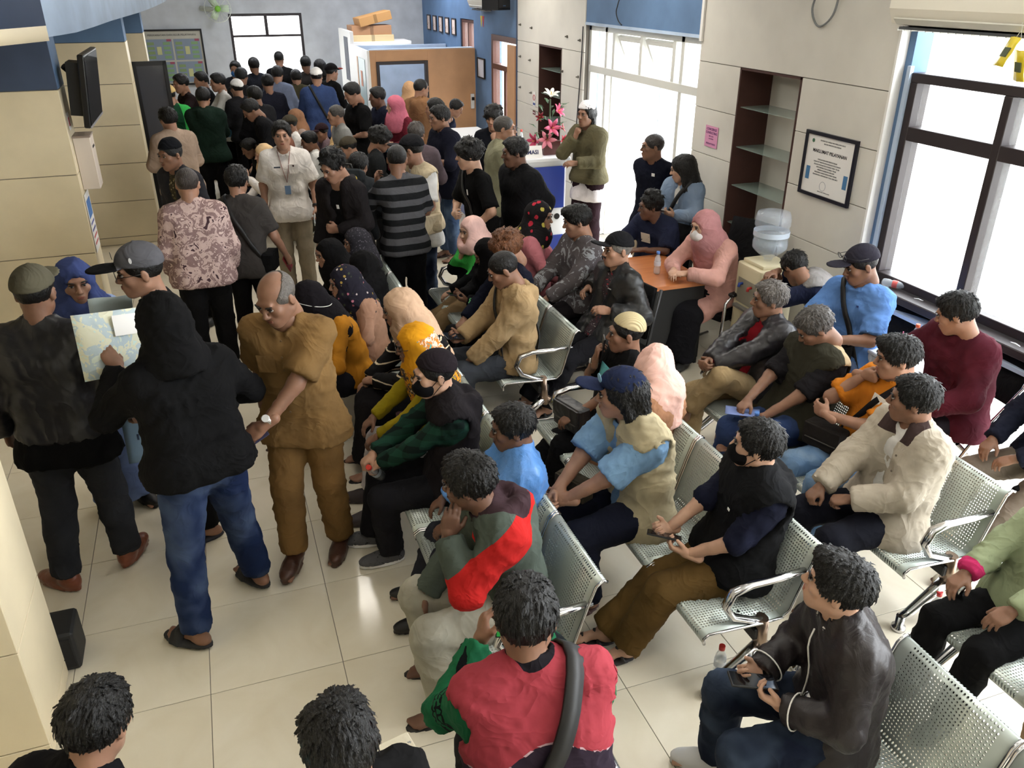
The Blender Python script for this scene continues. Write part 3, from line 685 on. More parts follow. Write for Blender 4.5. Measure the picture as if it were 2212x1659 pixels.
    if sp.get('glasses'):
        b = MB()
        for g in (-1, 1):
            ring = [(g * .033 + .026 * math.cos(a), .112, .004 + .018 * math.sin(a)) for a in np.linspace(0, 2 * math.pi, 15)]; b.tube(ring, .0018, 5)
            b.tube([(g * .058, .110, .008), (g * .080, .05, .010), (g * .082, -.01, .008)], .0018, 5)
        b.tube([(-.008, .113, .006), (.008, .113, .006)], .0018, 5); o = link('glasses', b.mesh('glasses'), plain((20, 20, 22), .3), parent=ob); o.matrix_basis = HM
        if sp['glasses'] == 'dark':
            b = MB()
            for g in (-1, 1): b = MB(); b.prism([(g * .033 + .025 * math.cos(a), .111, .004 + .017 * math.sin(a)) for a in np.linspace(0, 2 * math.pi, 13)[:-1]], (0, .002, 0)); o = link('lens', b.mesh('lens'), plain((12, 12, 14), .1), parent=ob); o.matrix_basis = HM
    if sp.get('hijab'):
        hj = sp['hijab']; Hf = lambda *p: hc + HR @ (V(*p) * hs); MT = HR.T; g = hj.get('g', 0.); nk, ch, f0, a, d2, d3 = (J[x] for x in ('nk', 'ch', 'fw', 'ax', 'd2', 'd3'))
        q = [ell(Hf(0, -.014, .026), V(.092 + g, .112 + g, .104 + g) * hs, MT, k=.03), cap(Hf(0, -.035, -.03), nk - f0 * .02, .092 + g, .105 + g, k=.06), cap(Hf(0, .025, -.10), nk + f0 * .05, .070, .09, k=.05)]
        dl = hj.get('drop', .06)
        for sg in (-1, 1): q.append(cap(nk + a * sg * .06 + f0 * .0, J['sh' + ('R' if sg > 0 else 'L')] - a * sg * .01 - d3 * .035, .085, .076, k=.05))
        q += [cap(nk + f0 * .04, ch + f0 * .07 + d2 * (.09 - dl), .10, .105, k=.06), cap(nk - f0 * .03, ch - f0 * .05 + d2 * (.09 - dl), .10, .10, k=.06)]
        for sg in (-1, 1): q.append(cap(ch + a * sg * .06 + f0 * .03 + d2 * .12, ch + a * sg * .07 + f0 * .05 + d2 * (.09 - dl), .095, .09, k=.05))
        q.append(cut(ch + d2 * (.02 - dl) + f0 * .1, -nrm(d2 * 1. + f0 * .35)))
        for n in 'RL': q.append(sub_c(J['sh' + n] + (J['el' + n] - J['sh' + n]) * .30, J['el' + n], .03, .09, k=.02))
        if hj.get('face', True): q.append(sub_e(Hf(0, .130, -.018), V(.060, .095, .082) * hs, MT, k=.014))
        P, Q = field_mesh(q, L['top']); P = folds(P, Q, .006 if lod == 0 else .004, seed + 9, .075); ms = [hj['m']]; mi = None
        for mm, fn in hj.get('zones', []):
            ms.append(mm); c = P[Q].mean(1); mi = np.zeros(len(Q), int) if mi is None else mi; mi[fn(c, J)] = len(ms) - 1
        o = link(hj.get('name', 'headscarf'), np_mesh('headscarf', P, Q, True, ms, mi), parent=ob)
    if sp.get('shoes'):
        kd, sm = sp['shoes'][:2]; zn = None
        if len(sp['shoes']) > 2: sm = [sm, sp['shoes'][2]]; zn = lambda c: (c[:, 2] < -.052).astype(int)
        for n in 'RL':
            if sp.get('bare' + n): continue
            me = shared('shoe_' + kd, shoe_prims(kd), L['foot'], sm, zn); o = link({'sandal': 'sandal', 'slide': 'slide', 'flipflop': 'flipflop'}.get(kd, 'shoe'), me, parent=ob)
            o.matrix_basis = m4((J['FM' + n] * s) @ np.diag([1. if n == 'R' else -1., 1, 1]), J['an' + n])
    for st in sp.get('straps', []): strap(J, **st)
    return J
def surf_loop(J, A, B, f, prims, n=40, a0=0., a1=2 * math.pi, close=True):
    c = (A + B) / 2; u = nrm(A - B); th = np.linspace(a0, a1, n, endpoint=not close); D = np.cos(th)[:, None] * u + np.sin(th)[:, None] * f; R = np.full(n, .55)
    for _ in range(30): R -= np.clip(evalp(c + D * R[:, None], prims), -.05, .1) * .8; R = np.maximum(R, .03)
    return c + D * R[:, None], D
def strap(J, sg=1, m=None, inf=.03, width=.035, belly=0., lo=.14, name='strap', up=.09):
    """a band over one shoulder and round to the other hip"""
    A = J['nk'] + J['ax'] * sg * up; B = J['P'] - J['px'] * sg * lo + V(0, 0, .05); pr = torso_prims(J, inf, belly=belly)
    P, D = surf_loop(J, A, B, J['fw'], pr); n = len(P); T = np.roll(P, -1, 0) - np.roll(P, 1, 0); T /= np.linalg.norm(T, axis=1, keepdims=True); Sd = np.cross(T, D); Sd /= np.linalg.norm(Sd, axis=1, keepdims=True)
    O = P + D * .012; vs = np.concatenate([P + Sd * width / 2, P - Sd * width / 2, O + Sd * width / 2, O - Sd * width / 2]); q = []
    for i in range(n):
        j = (i + 1) % n; q += [(2 * n + i, 2 * n + j, 3 * n + j, 3 * n + i), (i, n + i, n + j, j), (i, j, 2 * n + j, 2 * n + i), (n + i, 3 * n + i, 3 * n + j, n + j)]
    return link(name, np_mesh('strap', vs, np.array(q), True, [m]), parent=J['ob'])
def pouch(J, at, size, m, name='bag', rot=None, flap=None):
    """small shoulder bag hanging on its wearer"""
    b = MB().box((-size[0] / 2, -size[1] / 2, -size[2] / 2), (size[0] / 2, size[1] / 2, size[2] / 2)); o = b.build(name, m, J['ob'], bevel=min(size) * .3, seg=3)
    o.matrix_basis = m4(np.eye(3) if rot is None else rot, V(*at))
    b = MB().box((-size[0] * .47, size[1] * .42, -size[2] * .1), (size[0] * .47, size[1] * .56, size[2] * .46)); f = b.build('flap', flap or m, o, bevel=.006, seg=2)
    b = MB().tube([(-size[0] * .4, size[1] * .57, -size[2] * .1), (size[0] * .4, size[1] * .57, -size[2] * .1)], .004, 6); b.build('zip', plain((70, 66, 60), .4), o)
    return o
def t_on(c, a, b): ba = b - a; return ((c - a) @ ba) / (ba @ ba)
def d_seg(c, a, b):
    ba = b - a; h = np.clip(((c - a) @ ba) / (ba @ ba), 0, 1); return np.linalg.norm(c - a - h[:, None] * ba, axis=1)
def on_arm(c, J, n, lim=.10):
    d = np.minimum(d_seg(c, J['sh' + n], J['el' + n]), d_seg(c, J['el' + n], J['wr' + n])); return (d < lim) & (((c - J['ch']) @ J['ax']) * (1 if n == 'R' else -1) > .12)
def lat(c, J): return (c - J['ch']) @ J['ax']
def frt(c, J): return (c - J['ch']) @ J['fw']
def hgt(c, J): return (c - J['ch']) @ J['d2']
# ------------------------------------------------------------------ the hall
def st(o, label=None): o['kind'] = 'structure'; return tag(o, label)
def paint(key, c, rough=.6, sc=3., amp=.07):
    def fn(t):
        v = t.coord(); t.link(t.ramp(t.noise(sc, 4, v), [(.3, lin(dk(c, 1 - amp))), (.7, lin(dk(c, 1 + amp * .6)))]), t.b.inputs['Base Color']); t.bump(t.noise(60, 2, v), .05, .004)
    return mat(key, c, rough, fn=fn, spec=.3)
M_BLUE = paint('blue_paint', (92, 124, 164)); M_PALEBLUE = paint('pale_blue_paint', (176, 196, 222)); M_NAVY_SHADE = paint('navy_and_shaded_blue', (66, 80, 106))
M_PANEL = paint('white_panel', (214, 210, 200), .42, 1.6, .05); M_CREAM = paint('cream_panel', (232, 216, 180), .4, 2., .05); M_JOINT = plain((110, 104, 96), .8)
M_GREYW = paint('grey_wall', (196, 200, 204)); M_BROWN = paint('brown_laminate', (74, 46, 40), .45, 5.); M_PLY = paint('tan_laminate', (196, 146, 104), .5, 2.5)
M_ALU = plain((206, 206, 200), .35, metal=.0); M_DARKFR = plain((46, 38, 40), .45); M_WOODFR = plain((92, 54, 42), .45); M_PAPER = plain((232, 230, 226), .7)
M_WHITE = plain((232, 230, 226), .5); M_GLASS = glassy('window_glass', (235, 242, 245), .10, .03); M_SHELF = glassy('shelf_glass', (170, 195, 185), .35, .05)
def tilefn(t):
    v = t.coord(None, 'Object'); oi = t.add('ShaderNodeObjectInfo'); n = t.noise(2.2, 4, v, .55, 1.2)
    c = t.ramp(n, [(.3, lin((222, 211, 186))), (.7, lin((234, 226, 206)))]); t.link(t.mix(t.math('MULTIPLY', oi.outputs['Random'], .12), c, lin((214, 202, 176))), t.b.inputs['Base Color'])
M_TILE = mat('polished_tile', (214, 207, 190), .13, fn=tilefn, spec=.5); M_GROUT = plain((128, 122, 112), .8)
def box(name, lo, hi, m, parent=None, bevel=0, seg=1): return MB().box(lo, hi).build(name, m, parent, bevel=bevel, seg=seg)
# floor: bed + 600 mm polished tiles
floor = st(box('floor', (-3.2, -1.2, -.10), (4.7, 18.1, -.004), M_GROUT))
tm = MB().box((-.2985, -.2985, -.004), (.2985, .2985, 0)).mesh('tile', .0012); tm.materials.append(M_TILE)
for i in range(12):
    for j in range(25):
        o = link('tile', tm, parent=floor, loc=(-2.775 + .3 + .6 * i, .04 + .3 + .6 * j, 0))
b = MB()
for i in range(12):
    for j in list(range(-2, 0)) + list(range(25, 30)): x, y = -2.775 + .6 * i, .04 + .6 * j; b.box((x + .0015, y + .0015, -.004), (x + .5985, y + .5985, 0))
o = b.build('far_tiles', M_TILE, floor); o['kind'] = 'stuff'
st(box('ground', (-40, -40, -.16), (60, 60, -.12), paint('yard_concrete', (196, 192, 184))))
st(box('ceiling', (-3.2, -1.2, 3.55), (4.7, 18.2, 3.65), paint('ceiling_white', (226, 226, 224))))
# ---- right wall: blue masonry with openings, white panelled piers
X0 = 4.46
wr = MB()
for lo, hi in (((X0, -1.2, 0), (X0 + .14, 1.6, 3.55)), ((X0, 1.6, 0), (X0 + .14, 4.62, .93)), ((X0, 1.6, 2.37), (X0 + .14, 4.62, 3.55)), ((X0, 4.62, 0), (X0 + .14, 7.16, 3.55)), ((X0, 7.16, 2.42), (X0 + .14, 9.77, 3.55)), ((X0, 9.77, 0), (X0 + .14, 12.14, 3.55)),
               ((X0, 12.14, 2.12), (X0 + .14, 13.42, 3.55)), ((X0, 13.42, 0), (X0 + .14, 14.47, 3.55)), ((X0, 14.47, 0), (X0 + .14, 15.27, 1.75)), ((X0, 14.47, 2.28), (X0 + .14, 15.27, 3.55)), ((X0, 15.27, 0), (X0 + .14, 18.1, 3.55))):
    wr.box(lo, hi)
wall_r = st(wr.build('wall_right', M_BLUE))
# niches are cut as recessed boxes standing in front of the masonry
def pier(y0, y1, ny0, ny1, nz0, nz1, xf, zs, backm, sidem, nm):
    z0 = 0
    core = MB()
    for lo, hi in (((xf + .012, y0, 0), (X0, ny0, 3.55)), ((xf + .012, ny1, 0), (X0, y1, 3.55)), ((xf + .012, ny0, nz1), (X0, ny1, 3.55)), ((xf + .012, ny0, 0), (X0, ny1, nz0))): core.box(lo, hi)
    w = st(core.build(nm, M_JOINT))
    for a, c in zip(zs, zs[1:]):
        for u, v in ((y0, ny0), (ny1, y1)):
            if c <= nz1 + .02 and c > nz0: box('panel', (xf, u + .003, a + .003), (xf + .014, v - .003, c - .003), M_PANEL, w, .002)
        if c > nz1 + .02 or c <= nz0: box('panel', (xf, y0 + .003, a + .003), (xf + .014, y1 - .003, c - .003), M_PANEL, w, .002)
    dpt = .34
    for nme, lo, hi, m in (('niche_side', (xf - .002, ny1 - .018, nz0), (xf + dpt, ny1, nz1), sidem), ('niche_side', (xf - .002, ny0, nz0), (xf + dpt, ny0 + .018, nz1), sidem), ('niche_top', (xf - .002, ny0, nz1 - .018), (xf + dpt, ny1, nz1), sidem), ('niche_floor', (xf - .002, ny0, nz0), (xf + dpt, ny1, nz0 + .018), sidem)):
        box(nme, lo, hi, m, w)
    box('niche_back', (xf + dpt - .012, ny0, nz0), (xf + dpt, ny1, nz1), backm, w)
    return w
# the masonry behind a niche is thinned so the recess is real
def recess(wall, y0, y1, z0, z1):
    c = MB().box((4.3, y0, z0), (X0 + .38, y1, z1)).build('cutter', M_JOINT); md = wall.modifiers.new('recess', 'BOOLEAN'); md.object = c; md.operation = 'DIFFERENCE'; md.solver = 'EXACT'
    bpy.context.view_layer.update(); me = bpy.data.meshes.new_from_object(wall.evaluated_get(bpy.context.evaluated_depsgraph_get())); wall.modifiers.clear(); wall.data = me; bpy.data.objects.remove(c)
for y0, y1, n0, n1, z0, z1 in ((4.75, 7.10, 5.64, 6.48, .30, 2.23), (9.85, 12.05, 10.47, 11.27, .85, 2.11)): st(MB().box((X0 + .14, n0 - .05, z0 - .05), (X0 + .40, n0, z1 + .05)).box((X0 + .14, n1, z0 - .05), (X0 + .40, n1 + .05, z1 + .05)).box((X0 + .36, n0, z0 - .05), (X0 + .40, n1, z1 + .05)).box((X0 + .14, n0, z1), (X0 + .36, n1, z1 + .05)).box((X0 + .14, n0, z0 - .05), (X0 + .36, n1, z0)).build('wall_niche_back', M_WHITE))
recess(wall_r, 5.64, 6.48, .30, 2.23); recess(wall_r, 10.47, 11.27, .85, 2.11)
zs = [0, .21, .615, 1.02, 1.42, 1.83, 2.23, 3.55]
pr1 = pier(4.70, 7.16, 5.64, 6.48, .30, 2.23, 4.40, zs, M_PANEL, M_BROWN, 'wall_right_pier')
pr2 = pier(9.77, 12.14, 10.47, 11.27, .85, 2.11, 4.40, [0, .08, .48, .88, 1.28, 1.68, 2.11, 3.55], M_BROWN, M_BROWN, 'wall_right_pier')
for z in (.88, 1.22, 1.56, 1.90): box('glass_shelf', (4.43, 5.66, z), (4.72, 6.46, z + .008), M_SHELF, pr1)
for z in (1.15, 1.48, 1.80): box('glass_shelf', (4.43, 10.49, z), (4.72, 11.25, z + .008), M_SHELF, pr2)
box('edge_trim', (4.385, 4.68, 0), (4.46, 4.70, 3.55), M_PAPER, pr1); box('edge_trim', (4.385, 12.14, 0), (4.46, 12.16, 3.55), M_NAVY_SHADE, pr2)
for y, z in ((12.0, 2.32), (11.55, 2.30), (10.3, 2.26), (9.9, 2.24), (12.0, 1.9), (11.6, 1.88), (10.42, 1.84), (9.92, 1.82), (12.0, 1.48), (11.55, 1.45), (10.42, 1.40)):
    MB().lathe([(.016, 0), (.016, .012), (.008, .02), (.008, .035)], 8).build('screw_stud', plain((96, 92, 84), .4, metal=.6), pr2, (4.40, y, z), (0, -math.pi / 2, 0))
box('baseboard', (4.39, 4.72, 0), (4.40, 7.14, .09), M_BROWN, pr1)
# ---- window (right)
def window(name, x, y0, y1, z0, z1, tz, ys, m, fr=.055, dep=.09):
    w = empty(name, (x, (y0 + y1) / 2, z0), kind='structure'); C0 = Vector((x, (y0 + y1) / 2, z0))
    def pc(n, lo, hi, mm): box(n, Vector(lo) - C0, Vector(hi) - C0, mm, w, .004)
    pc('frame_top', (x - dep / 2, y0, z1 - fr), (x + dep / 2, y1, z1), m); pc('frame_sill', (x - dep / 2, y0, z0), (x + dep / 2, y1, z0 + fr), m)
    pc('frame_side', (x - dep / 2, y0, z0 + fr), (x + dep / 2, y0 + fr, z1 - fr), m); pc('frame_side', (x - dep / 2, y1 - fr, z0 + fr), (x + dep / 2, y1, z1 - fr), m)
    if tz: pc('transom', (x - dep / 2, y0 + fr, tz), (x + dep / 2, y1 - fr, tz + fr * 1.5), m)
    e = [y0 + fr] + list(ys) + [y1 - fr]
    for y in ys: pc('mullion', (x - dep / 2 - .003, y - fr / 2, z0 + fr), (x + dep / 2 + .003, y + fr / 2, z1 - fr), m)
    zz = [z0 + fr, tz, z1 - fr] if tz else [z0 + fr, z1 - fr]
    for a, c in zip(e, e[1:]):
        for u, v in zip(zz, zz[1:]): pc('pane', (x - .003, a, u), (x + .003, c, v), M_GLASS)
    return w
w1 = window('window_1', 4.52, 1.62, 4.60, .94, 2.36, 1.93, (3.82, 3.08, 2.34), M_DARKFR, .06, .12)
st(box('trim_1', (4.34, 1.6, .88), (4.50, 4.64, .935), M_DARKFR, bevel=.006)); st(box('trim_2', (4.34, 1.6, .80), (4.46, 4.64, .825), M_PALEBLUE))
st(box('trim_3', (4.44, 4.60, .94), (4.47, 4.63, 2.40), M_PALEBLUE))
# ---- entrance door and lights
d1 = empty('door_1', (4.5, 8.45, 0), kind='structure'); C0 = Vector((4.5, 8.45, 0))
def dp(n, lo, hi, m=M_ALU, bevel=.004): return box(n, Vector(lo) - C0, Vector(hi) - C0, m, d1, bevel)
for y in (9.74, 9.30, 7.58, 7.19): dp('jamb', (4.46, y - .03, 0), (4.56, y + .03, 2.42))
dp('head', (4.46, 7.16, 2.36), (4.56, 9.77, 2.42)); dp('transom', (4.45, 7.2, 1.90), (4.57, 9.74, 1.98))
dp('post', (4.46, 8.42, 1.98), (4.56, 8.48, 2.36)); dp('post', (4.46, 9.08, 1.98), (4.56, 9.14, 2.36)); dp('post', (4.46, 7.72, 1.98), (4.56, 7.78, 2.36))
for y0, y1 in ((9.33, 9.71), (7.22, 7.55)):
    dp('pane', (4.50, y0, .1), (4.506, y1, 1.9), M_GLASS, 0); dp('pane', (4.50, y0, 1.98), (4.506, y1, 2.36), M_GLASS, 0); dp('rail', (4.47, y0, .0), (4.55, y1, .10)); dp('rail', (4.47, y0, .92), (4.55, y1, 1.0))
for y0, y1 in ((8.50, 9.06), (7.80, 8.40)):          # tilted awning sashes
    s = empty('awning_sash', Vector((4.50, (y0 + y1) / 2, 2.34)) - C0); s.parent = d1; s.rotation_euler = (0, math.radians(-24), 0); h = (y1 - y0) / 2
    for lo, hi, m in (((-.02, -h, -.05), (.02, h, 0), M_ALU), ((-.02, -h, -.36), (.02, h, -.31), M_ALU), ((-.02, -h, -.31), (.02, -h + .04, -.05), M_ALU), ((-.02, h - .04, -.31), (.02, h, -.05), M_ALU), ((-.003, -h + .04, -.31), (.003, h - .04, -.05), M_GLASS)):
        box('sash_pane' if m is M_GLASS else 'sash_bar', lo, hi, m, s)
for y, sg in ((9.27, 1), (7.61, -1)):                 # leaves standing open outwards
    l = empty('door_leaf', Vector((4.53, y, 0)) - C0); l.parent = d1; l.rotation_euler = (0, 0, math.radians(8 * sg))
    for nme, lo, hi, m in (('stile', (0, -.02, 0), (.06, .02, 1.88), M_ALU), ('stile', (.72, -.02, 0), (.78, .02, 1.88), M_ALU), ('rail', (.06, -.02, 0), (.72, .02, .16), M_ALU), ('rail', (.06, -.02, .84), (.72, .02, .94), M_ALU), ('rail', (.06, -.02, 1.80), (.72, .02, 1.88), M_ALU), ('pane', (.06, -.003, .16), (.72, .003, .84), M_GLASS), ('pane', (.06, -.003, .94), (.72, .003, 1.80), M_GLASS)):
        box(nme, lo, hi, m, l, 0)
st(box('trim_4', (4.40, 7.16, 2.42), (4.45, 9.77, 2.45), M_PALEBLUE)); st(box('trim_5', (4.41, 7.16, 2.45), (4.455, 9.77, 3.55), M_BLUE))
st(box('trim_6', (4.38, 7.13, 2.40), (4.46, 7.17, 3.55), M_PAPER))
# ---- door and window further along the right wall
d2 = empty('door_2', (4.5, 12.8, 0), kind='structure'); C2 = Vector((4.5, 12.8, 0))
for nme, lo, hi, m in (('jamb', (4.42, 13.34, 0), (4.54, 13.42, 2.12), M_WOODFR), ('jamb', (4.42, 12.16, 0), (4.54, 12.24, 2.12), M_WOODFR), ('head', (4.42, 12.24, 2.04), (4.54, 13.34, 2.12), M_WOODFR), ('transom', (4.42, 12.24, 1.62), (4.54, 13.34, 1.70), M_WOODFR), ('mullion', (4.43, 12.74, 0), (4.53, 12.84, 1.62), M_WOODFR), ('pane', (4.48, 12.24, 1.70), (4.486, 13.34, 2.04), M_GLASS), ('pane', (4.48, 12.84, .2), (4.486, 13.34, 1.62), M_GLASS), ('leaf', (4.40, 12.26, .02), (4.44, 12.60, 2.02), M_PLY)):
    box(nme, Vector(lo) - C2, Vector(hi) - C2, m, d2, .003)
window('window_2', 4.53, 14.48, 15.26, 1.76, 2.27, None, (14.86,), M_WOODFR, .05, .1)
# ---- far wall with window
wb = MB()
for lo, hi in (((-3.2, 18.0, 0), (.66, 18.14, 3.55)), ((2.03, 18.0, 0), (4.7, 18.14, 3.55)), ((.66, 18.0, 2.30), (2.03, 18.14, 3.55)), ((.66, 18.0, 0), (2.03, 18.14, .95))): wb.box(lo, hi)
st(wb.build('wall_far', M_GREYW))
w3 = empty('window_3', (1.345, 18.05, .95), kind='structure')
for nme, lo, hi, m in (('frame_top', (-.685, -.05, 1.30), (.685, .05, 1.35), M_DARKFR), ('frame_side', (-.685, -.05, 0), (-.635, .05, 1.30), M_DARKFR), ('frame_side', (.635, -.05, 0), (.685, .05, 1.30), M_DARKFR), ('transom', (-.635, -.04, .93), (.635, .04, .97), M_DARKFR), ('mullion', (-.03, -.04, .97), (.03, .04, 1.30), M_DARKFR), ('pane', (-.635, -.003, .97), (-.03, .003, 1.30), M_GLASS), ('pane', (.03, -.003, .97), (.635, .003, 1.30), M_GLASS), ('pane', (-.635, -.003, .0), (.635, .003, .93), M_GLASS)): box(nme, lo, hi, m, w3)
st(box('wall_left', (-3.2, -1.2, 0), (-3.06, 18.0, 3.55), M_CREAM)); st(box('wall_near', (-3.2, -1.34, 0), (4.7, -1.2, 3.55), M_PANEL))
# ---- cream clad pillars on the left
def pillar(name, x1, x0, y0, y1, zs, blue, lab, topm=M_NAVY_SHADE):
    c = empty(name, ((x0 + x1) / 2, (y0 + y1) / 2, 0), kind='structure'); C0 = Vector(c.location)
    box('core', Vector((x0 + .012, y0 + .012, 0)) - C0, Vector((x1 - .012, y1 - .012, 3.55)) - C0, M_JOINT, c)
    for a, e in zip(zs, zs[1:]):
        m = topm if a >= blue - .01 else M_CREAM
        box('panel', Vector((x0, y0, a + .003)) - C0, Vector((x1, y0 + .012, e - .003)) - C0, m, c, .002)
        box('panel', Vector((x1 - .012, y0 + .0125, a + .003)) - C0, Vector((x1, y1, e - .003)) - C0, m if m is M_CREAM else M_BLUE, c, .002)
    return c
p1 = pillar('pillar', -1.0, -1.7, 2.90, 3.40, [0, .08, .58, 1.27, 1.96, 2.65, 3.55], 9, '')
p2 = pillar('pillar', -1.12, -2.7, 7.95, 8.36, [0, .03, .72, 1.41, 2.10, 3.55], 2.10, '')
p3 = pillar('pillar', -.74, -2.7, 10.8, 11.15, [0, .09, .52, .96, 1.39, 1.84, 2.28, 3.55], 2.28, '', M_BLUE)
p4 = pillar('pillar', -.70, -2.0, 14.0, 14.4, [0, .5, 1.0, 1.5, 2.2, 3.55], 2.2, '', M_BLUE)
# ---- curved ceiling drop
arc = [(-1.75, 3.9), (-.79, 5.72), (-.745, 5.9), (-.69, 6.15), (-.645, 6.8), (-.60, 7.72), (-.535, 8.6), (-.47, 9.47), (-.42, 10.5), (-.37, 11.7), (-.33, 13.1), (-.31, 14.5), (-.31, 16.0)]
drop = empty('beam', (-1.5, 9, 2.6), kind='structure')
def wallstrip(n, pts, z0, z1, m, th=.06):
    b = MB(); P = [[(x + 1.5, y - 9, z) for x, y in pts] for z in (z0 - 2.6, z1 - 2.6)]; b.sheet(P, th); return b.build(n, m, drop)
wallstrip('fascia_front', arc[:2], 2.68, 3.5, M_NAVY_SHADE); wallstrip('fascia_pale_streak', arc[:2], 2.60, 2.68, M_CREAM); wallstrip('fascia_curve', arc[1:], 2.62, 3.5, M_PALEBLUE)  # front's navy holds painted shade; cream band added for a slanted pale streak
b = MB().prism([(x + 1.5, y - 9, .06) for x, y in [(u - .09, w) for u, w in arc]] + [(-1.2, 7, .06), (-1.2, -5.1, .06)], (0, 0, .02)); b.build('soffit', M_CREAM, drop)
# ---- office partition at the far end
pt = empty('partition', (3.5, 14.4, 0), kind='structure'); C0 = Vector((3.5, 14.4, 0))
for nme, lo, hi, m in (('panel', (2.64, 14.36, 0), (2.74, 14.42, 1.85), M_PLY), ('panel', (3.61, 14.36, 0), (4.44, 14.42, 1.85), M_PLY), ('panel', (2.74, 14.36, 1.68), (3.61, 14.42, 1.85), M_PLY), ('door_frame', (2.74, 14.34, 0), (2.79, 14.43, 1.68), M_DARKFR), ('door_frame', (3.56, 14.34, 0), (3.61, 14.43, 1.68), M_DARKFR), ('door_frame', (2.79, 14.34, 1.63), (3.56, 14.43, 1.68), M_DARKFR),
                       ('panel', (2.60, 14.36, 0), (2.64, 15.9, 1.85), M_WHITE), ('panel', (2.60, 15.9, 0), (2.66, 17.2, 2.06), M_WHITE), ('panel', (2.66, 16.2, 0), (4.44, 16.26, 1.80), M_PALEBLUE), ('coping', (2.66, 14.42, 1.80), (4.44, 14.60, 1.86), M_PALEBLUE), ('pane', (2.592, 16.2, 1.2), (2.60, 16.6, 1.95), plain((52, 60, 84), .2)), ('pane', (2.592, 14.6, .6), (2.60, 15.2, 1.7), glassy('frosted', (170, 200, 205), .8, .3)), ('door_frame', (2.59, 15.24, 0), (2.60, 15.34, 1.7), M_PLY), ('notice', (2.586, 14.85, 1.25), (2.592, 15.0, 1.5), plain((226, 150, 120), .7))):
    box(nme, Vector(lo) - C0, Vector(hi) - C0, m, pt, .002)
# ---- unseen ceiling panels, added for fill light
M_FILL = mat('fill_diffuser', (255, 250, 240), .5, emit=((255, 247, 232), 5.5)); M_FILL3 = mat('fill_diffuser_hall', (255, 250, 240), .5, emit=((255, 248, 236), 15.)); M_FILL2 = mat('fill_diffuser_far', (255, 250, 240), .5, emit=((246, 248, 255), 24.))
for i, (x, y, w) in enumerate(((.4, 1.3, 'in front row, aisle side'), (2.6, 1.3, 'in front row, window side'), (.6, 4.2, 'in second row, aisle side'), (2.9, 4.2, 'in second row, window side'), (1.2, 7.6, 'in third row, aisle side'), (3.2, 7.8, 'in third row, entrance side'), (1.2, 11.2, 'in fourth row, aisle side'), (3.2, 11.2, 'in fourth row, counter side'), (1.2, 15.2, 'over the far crowd'), (3.5, 15.7, 'over the partitioned office'))):
    t = empty('fill_light', (x, y, 3.5), label='ceiling light panel ' + w, cat='ceiling light', group='ceiling light panels')
    box('housing', (-.62, -.32, .0), (.62, .32, .045), M_WHITE, t); box('diffuser', (-.58, -.28, -.012), (.58, .28, 0), M_FILL2 if y > 14 else M_FILL3 if y > 6 else M_FILL, t)
# ------------------------------------------------------------------ furniture and fittings
def perf(key, a, b):
    def fn(t):
        v = t.coord(); sp = t.add('ShaderNodeSeparateXYZ'); t.link(v, sp.inputs[0]); q = []
        for ax_ in (a, b):
            f = t.math('SUBTRACT', t.math('FRACT', t.math('MULTIPLY', t.math('ADD', sp.outputs[ax_], 4.), 70.)), .5); q.append(t.math('MULTIPLY', f, f))
        hole = t.math('LESS_THAN', t.math('ADD', q[0], q[1]), .075)
        inside = t.math('LESS_THAN', t.math('ABSOLUTE', sp.outputs[1]), .20)
        t.link(t.math('SUBTRACT', 1., t.math('MULTIPLY', hole, inside)), t.b.inputs['Alpha'])
    return mat(key, (186, 196, 190), .32, .35, fn=fn)
M_PERF_S, M_PERF_B = perf('perforated_seat_steel', 0, 1), perf('perforated_back_steel', 1, 2)
P_SEAT = [(-.345, .355), (-.35, .385), (-.325, .402), (-.20, .396), (-.05, .384), (.05, .388)]
P_BACK = [(.05, .388), (.085, .42), (.115, .52), (.145, .62), (.175, .705), (.205, .73), (.225, .72)]
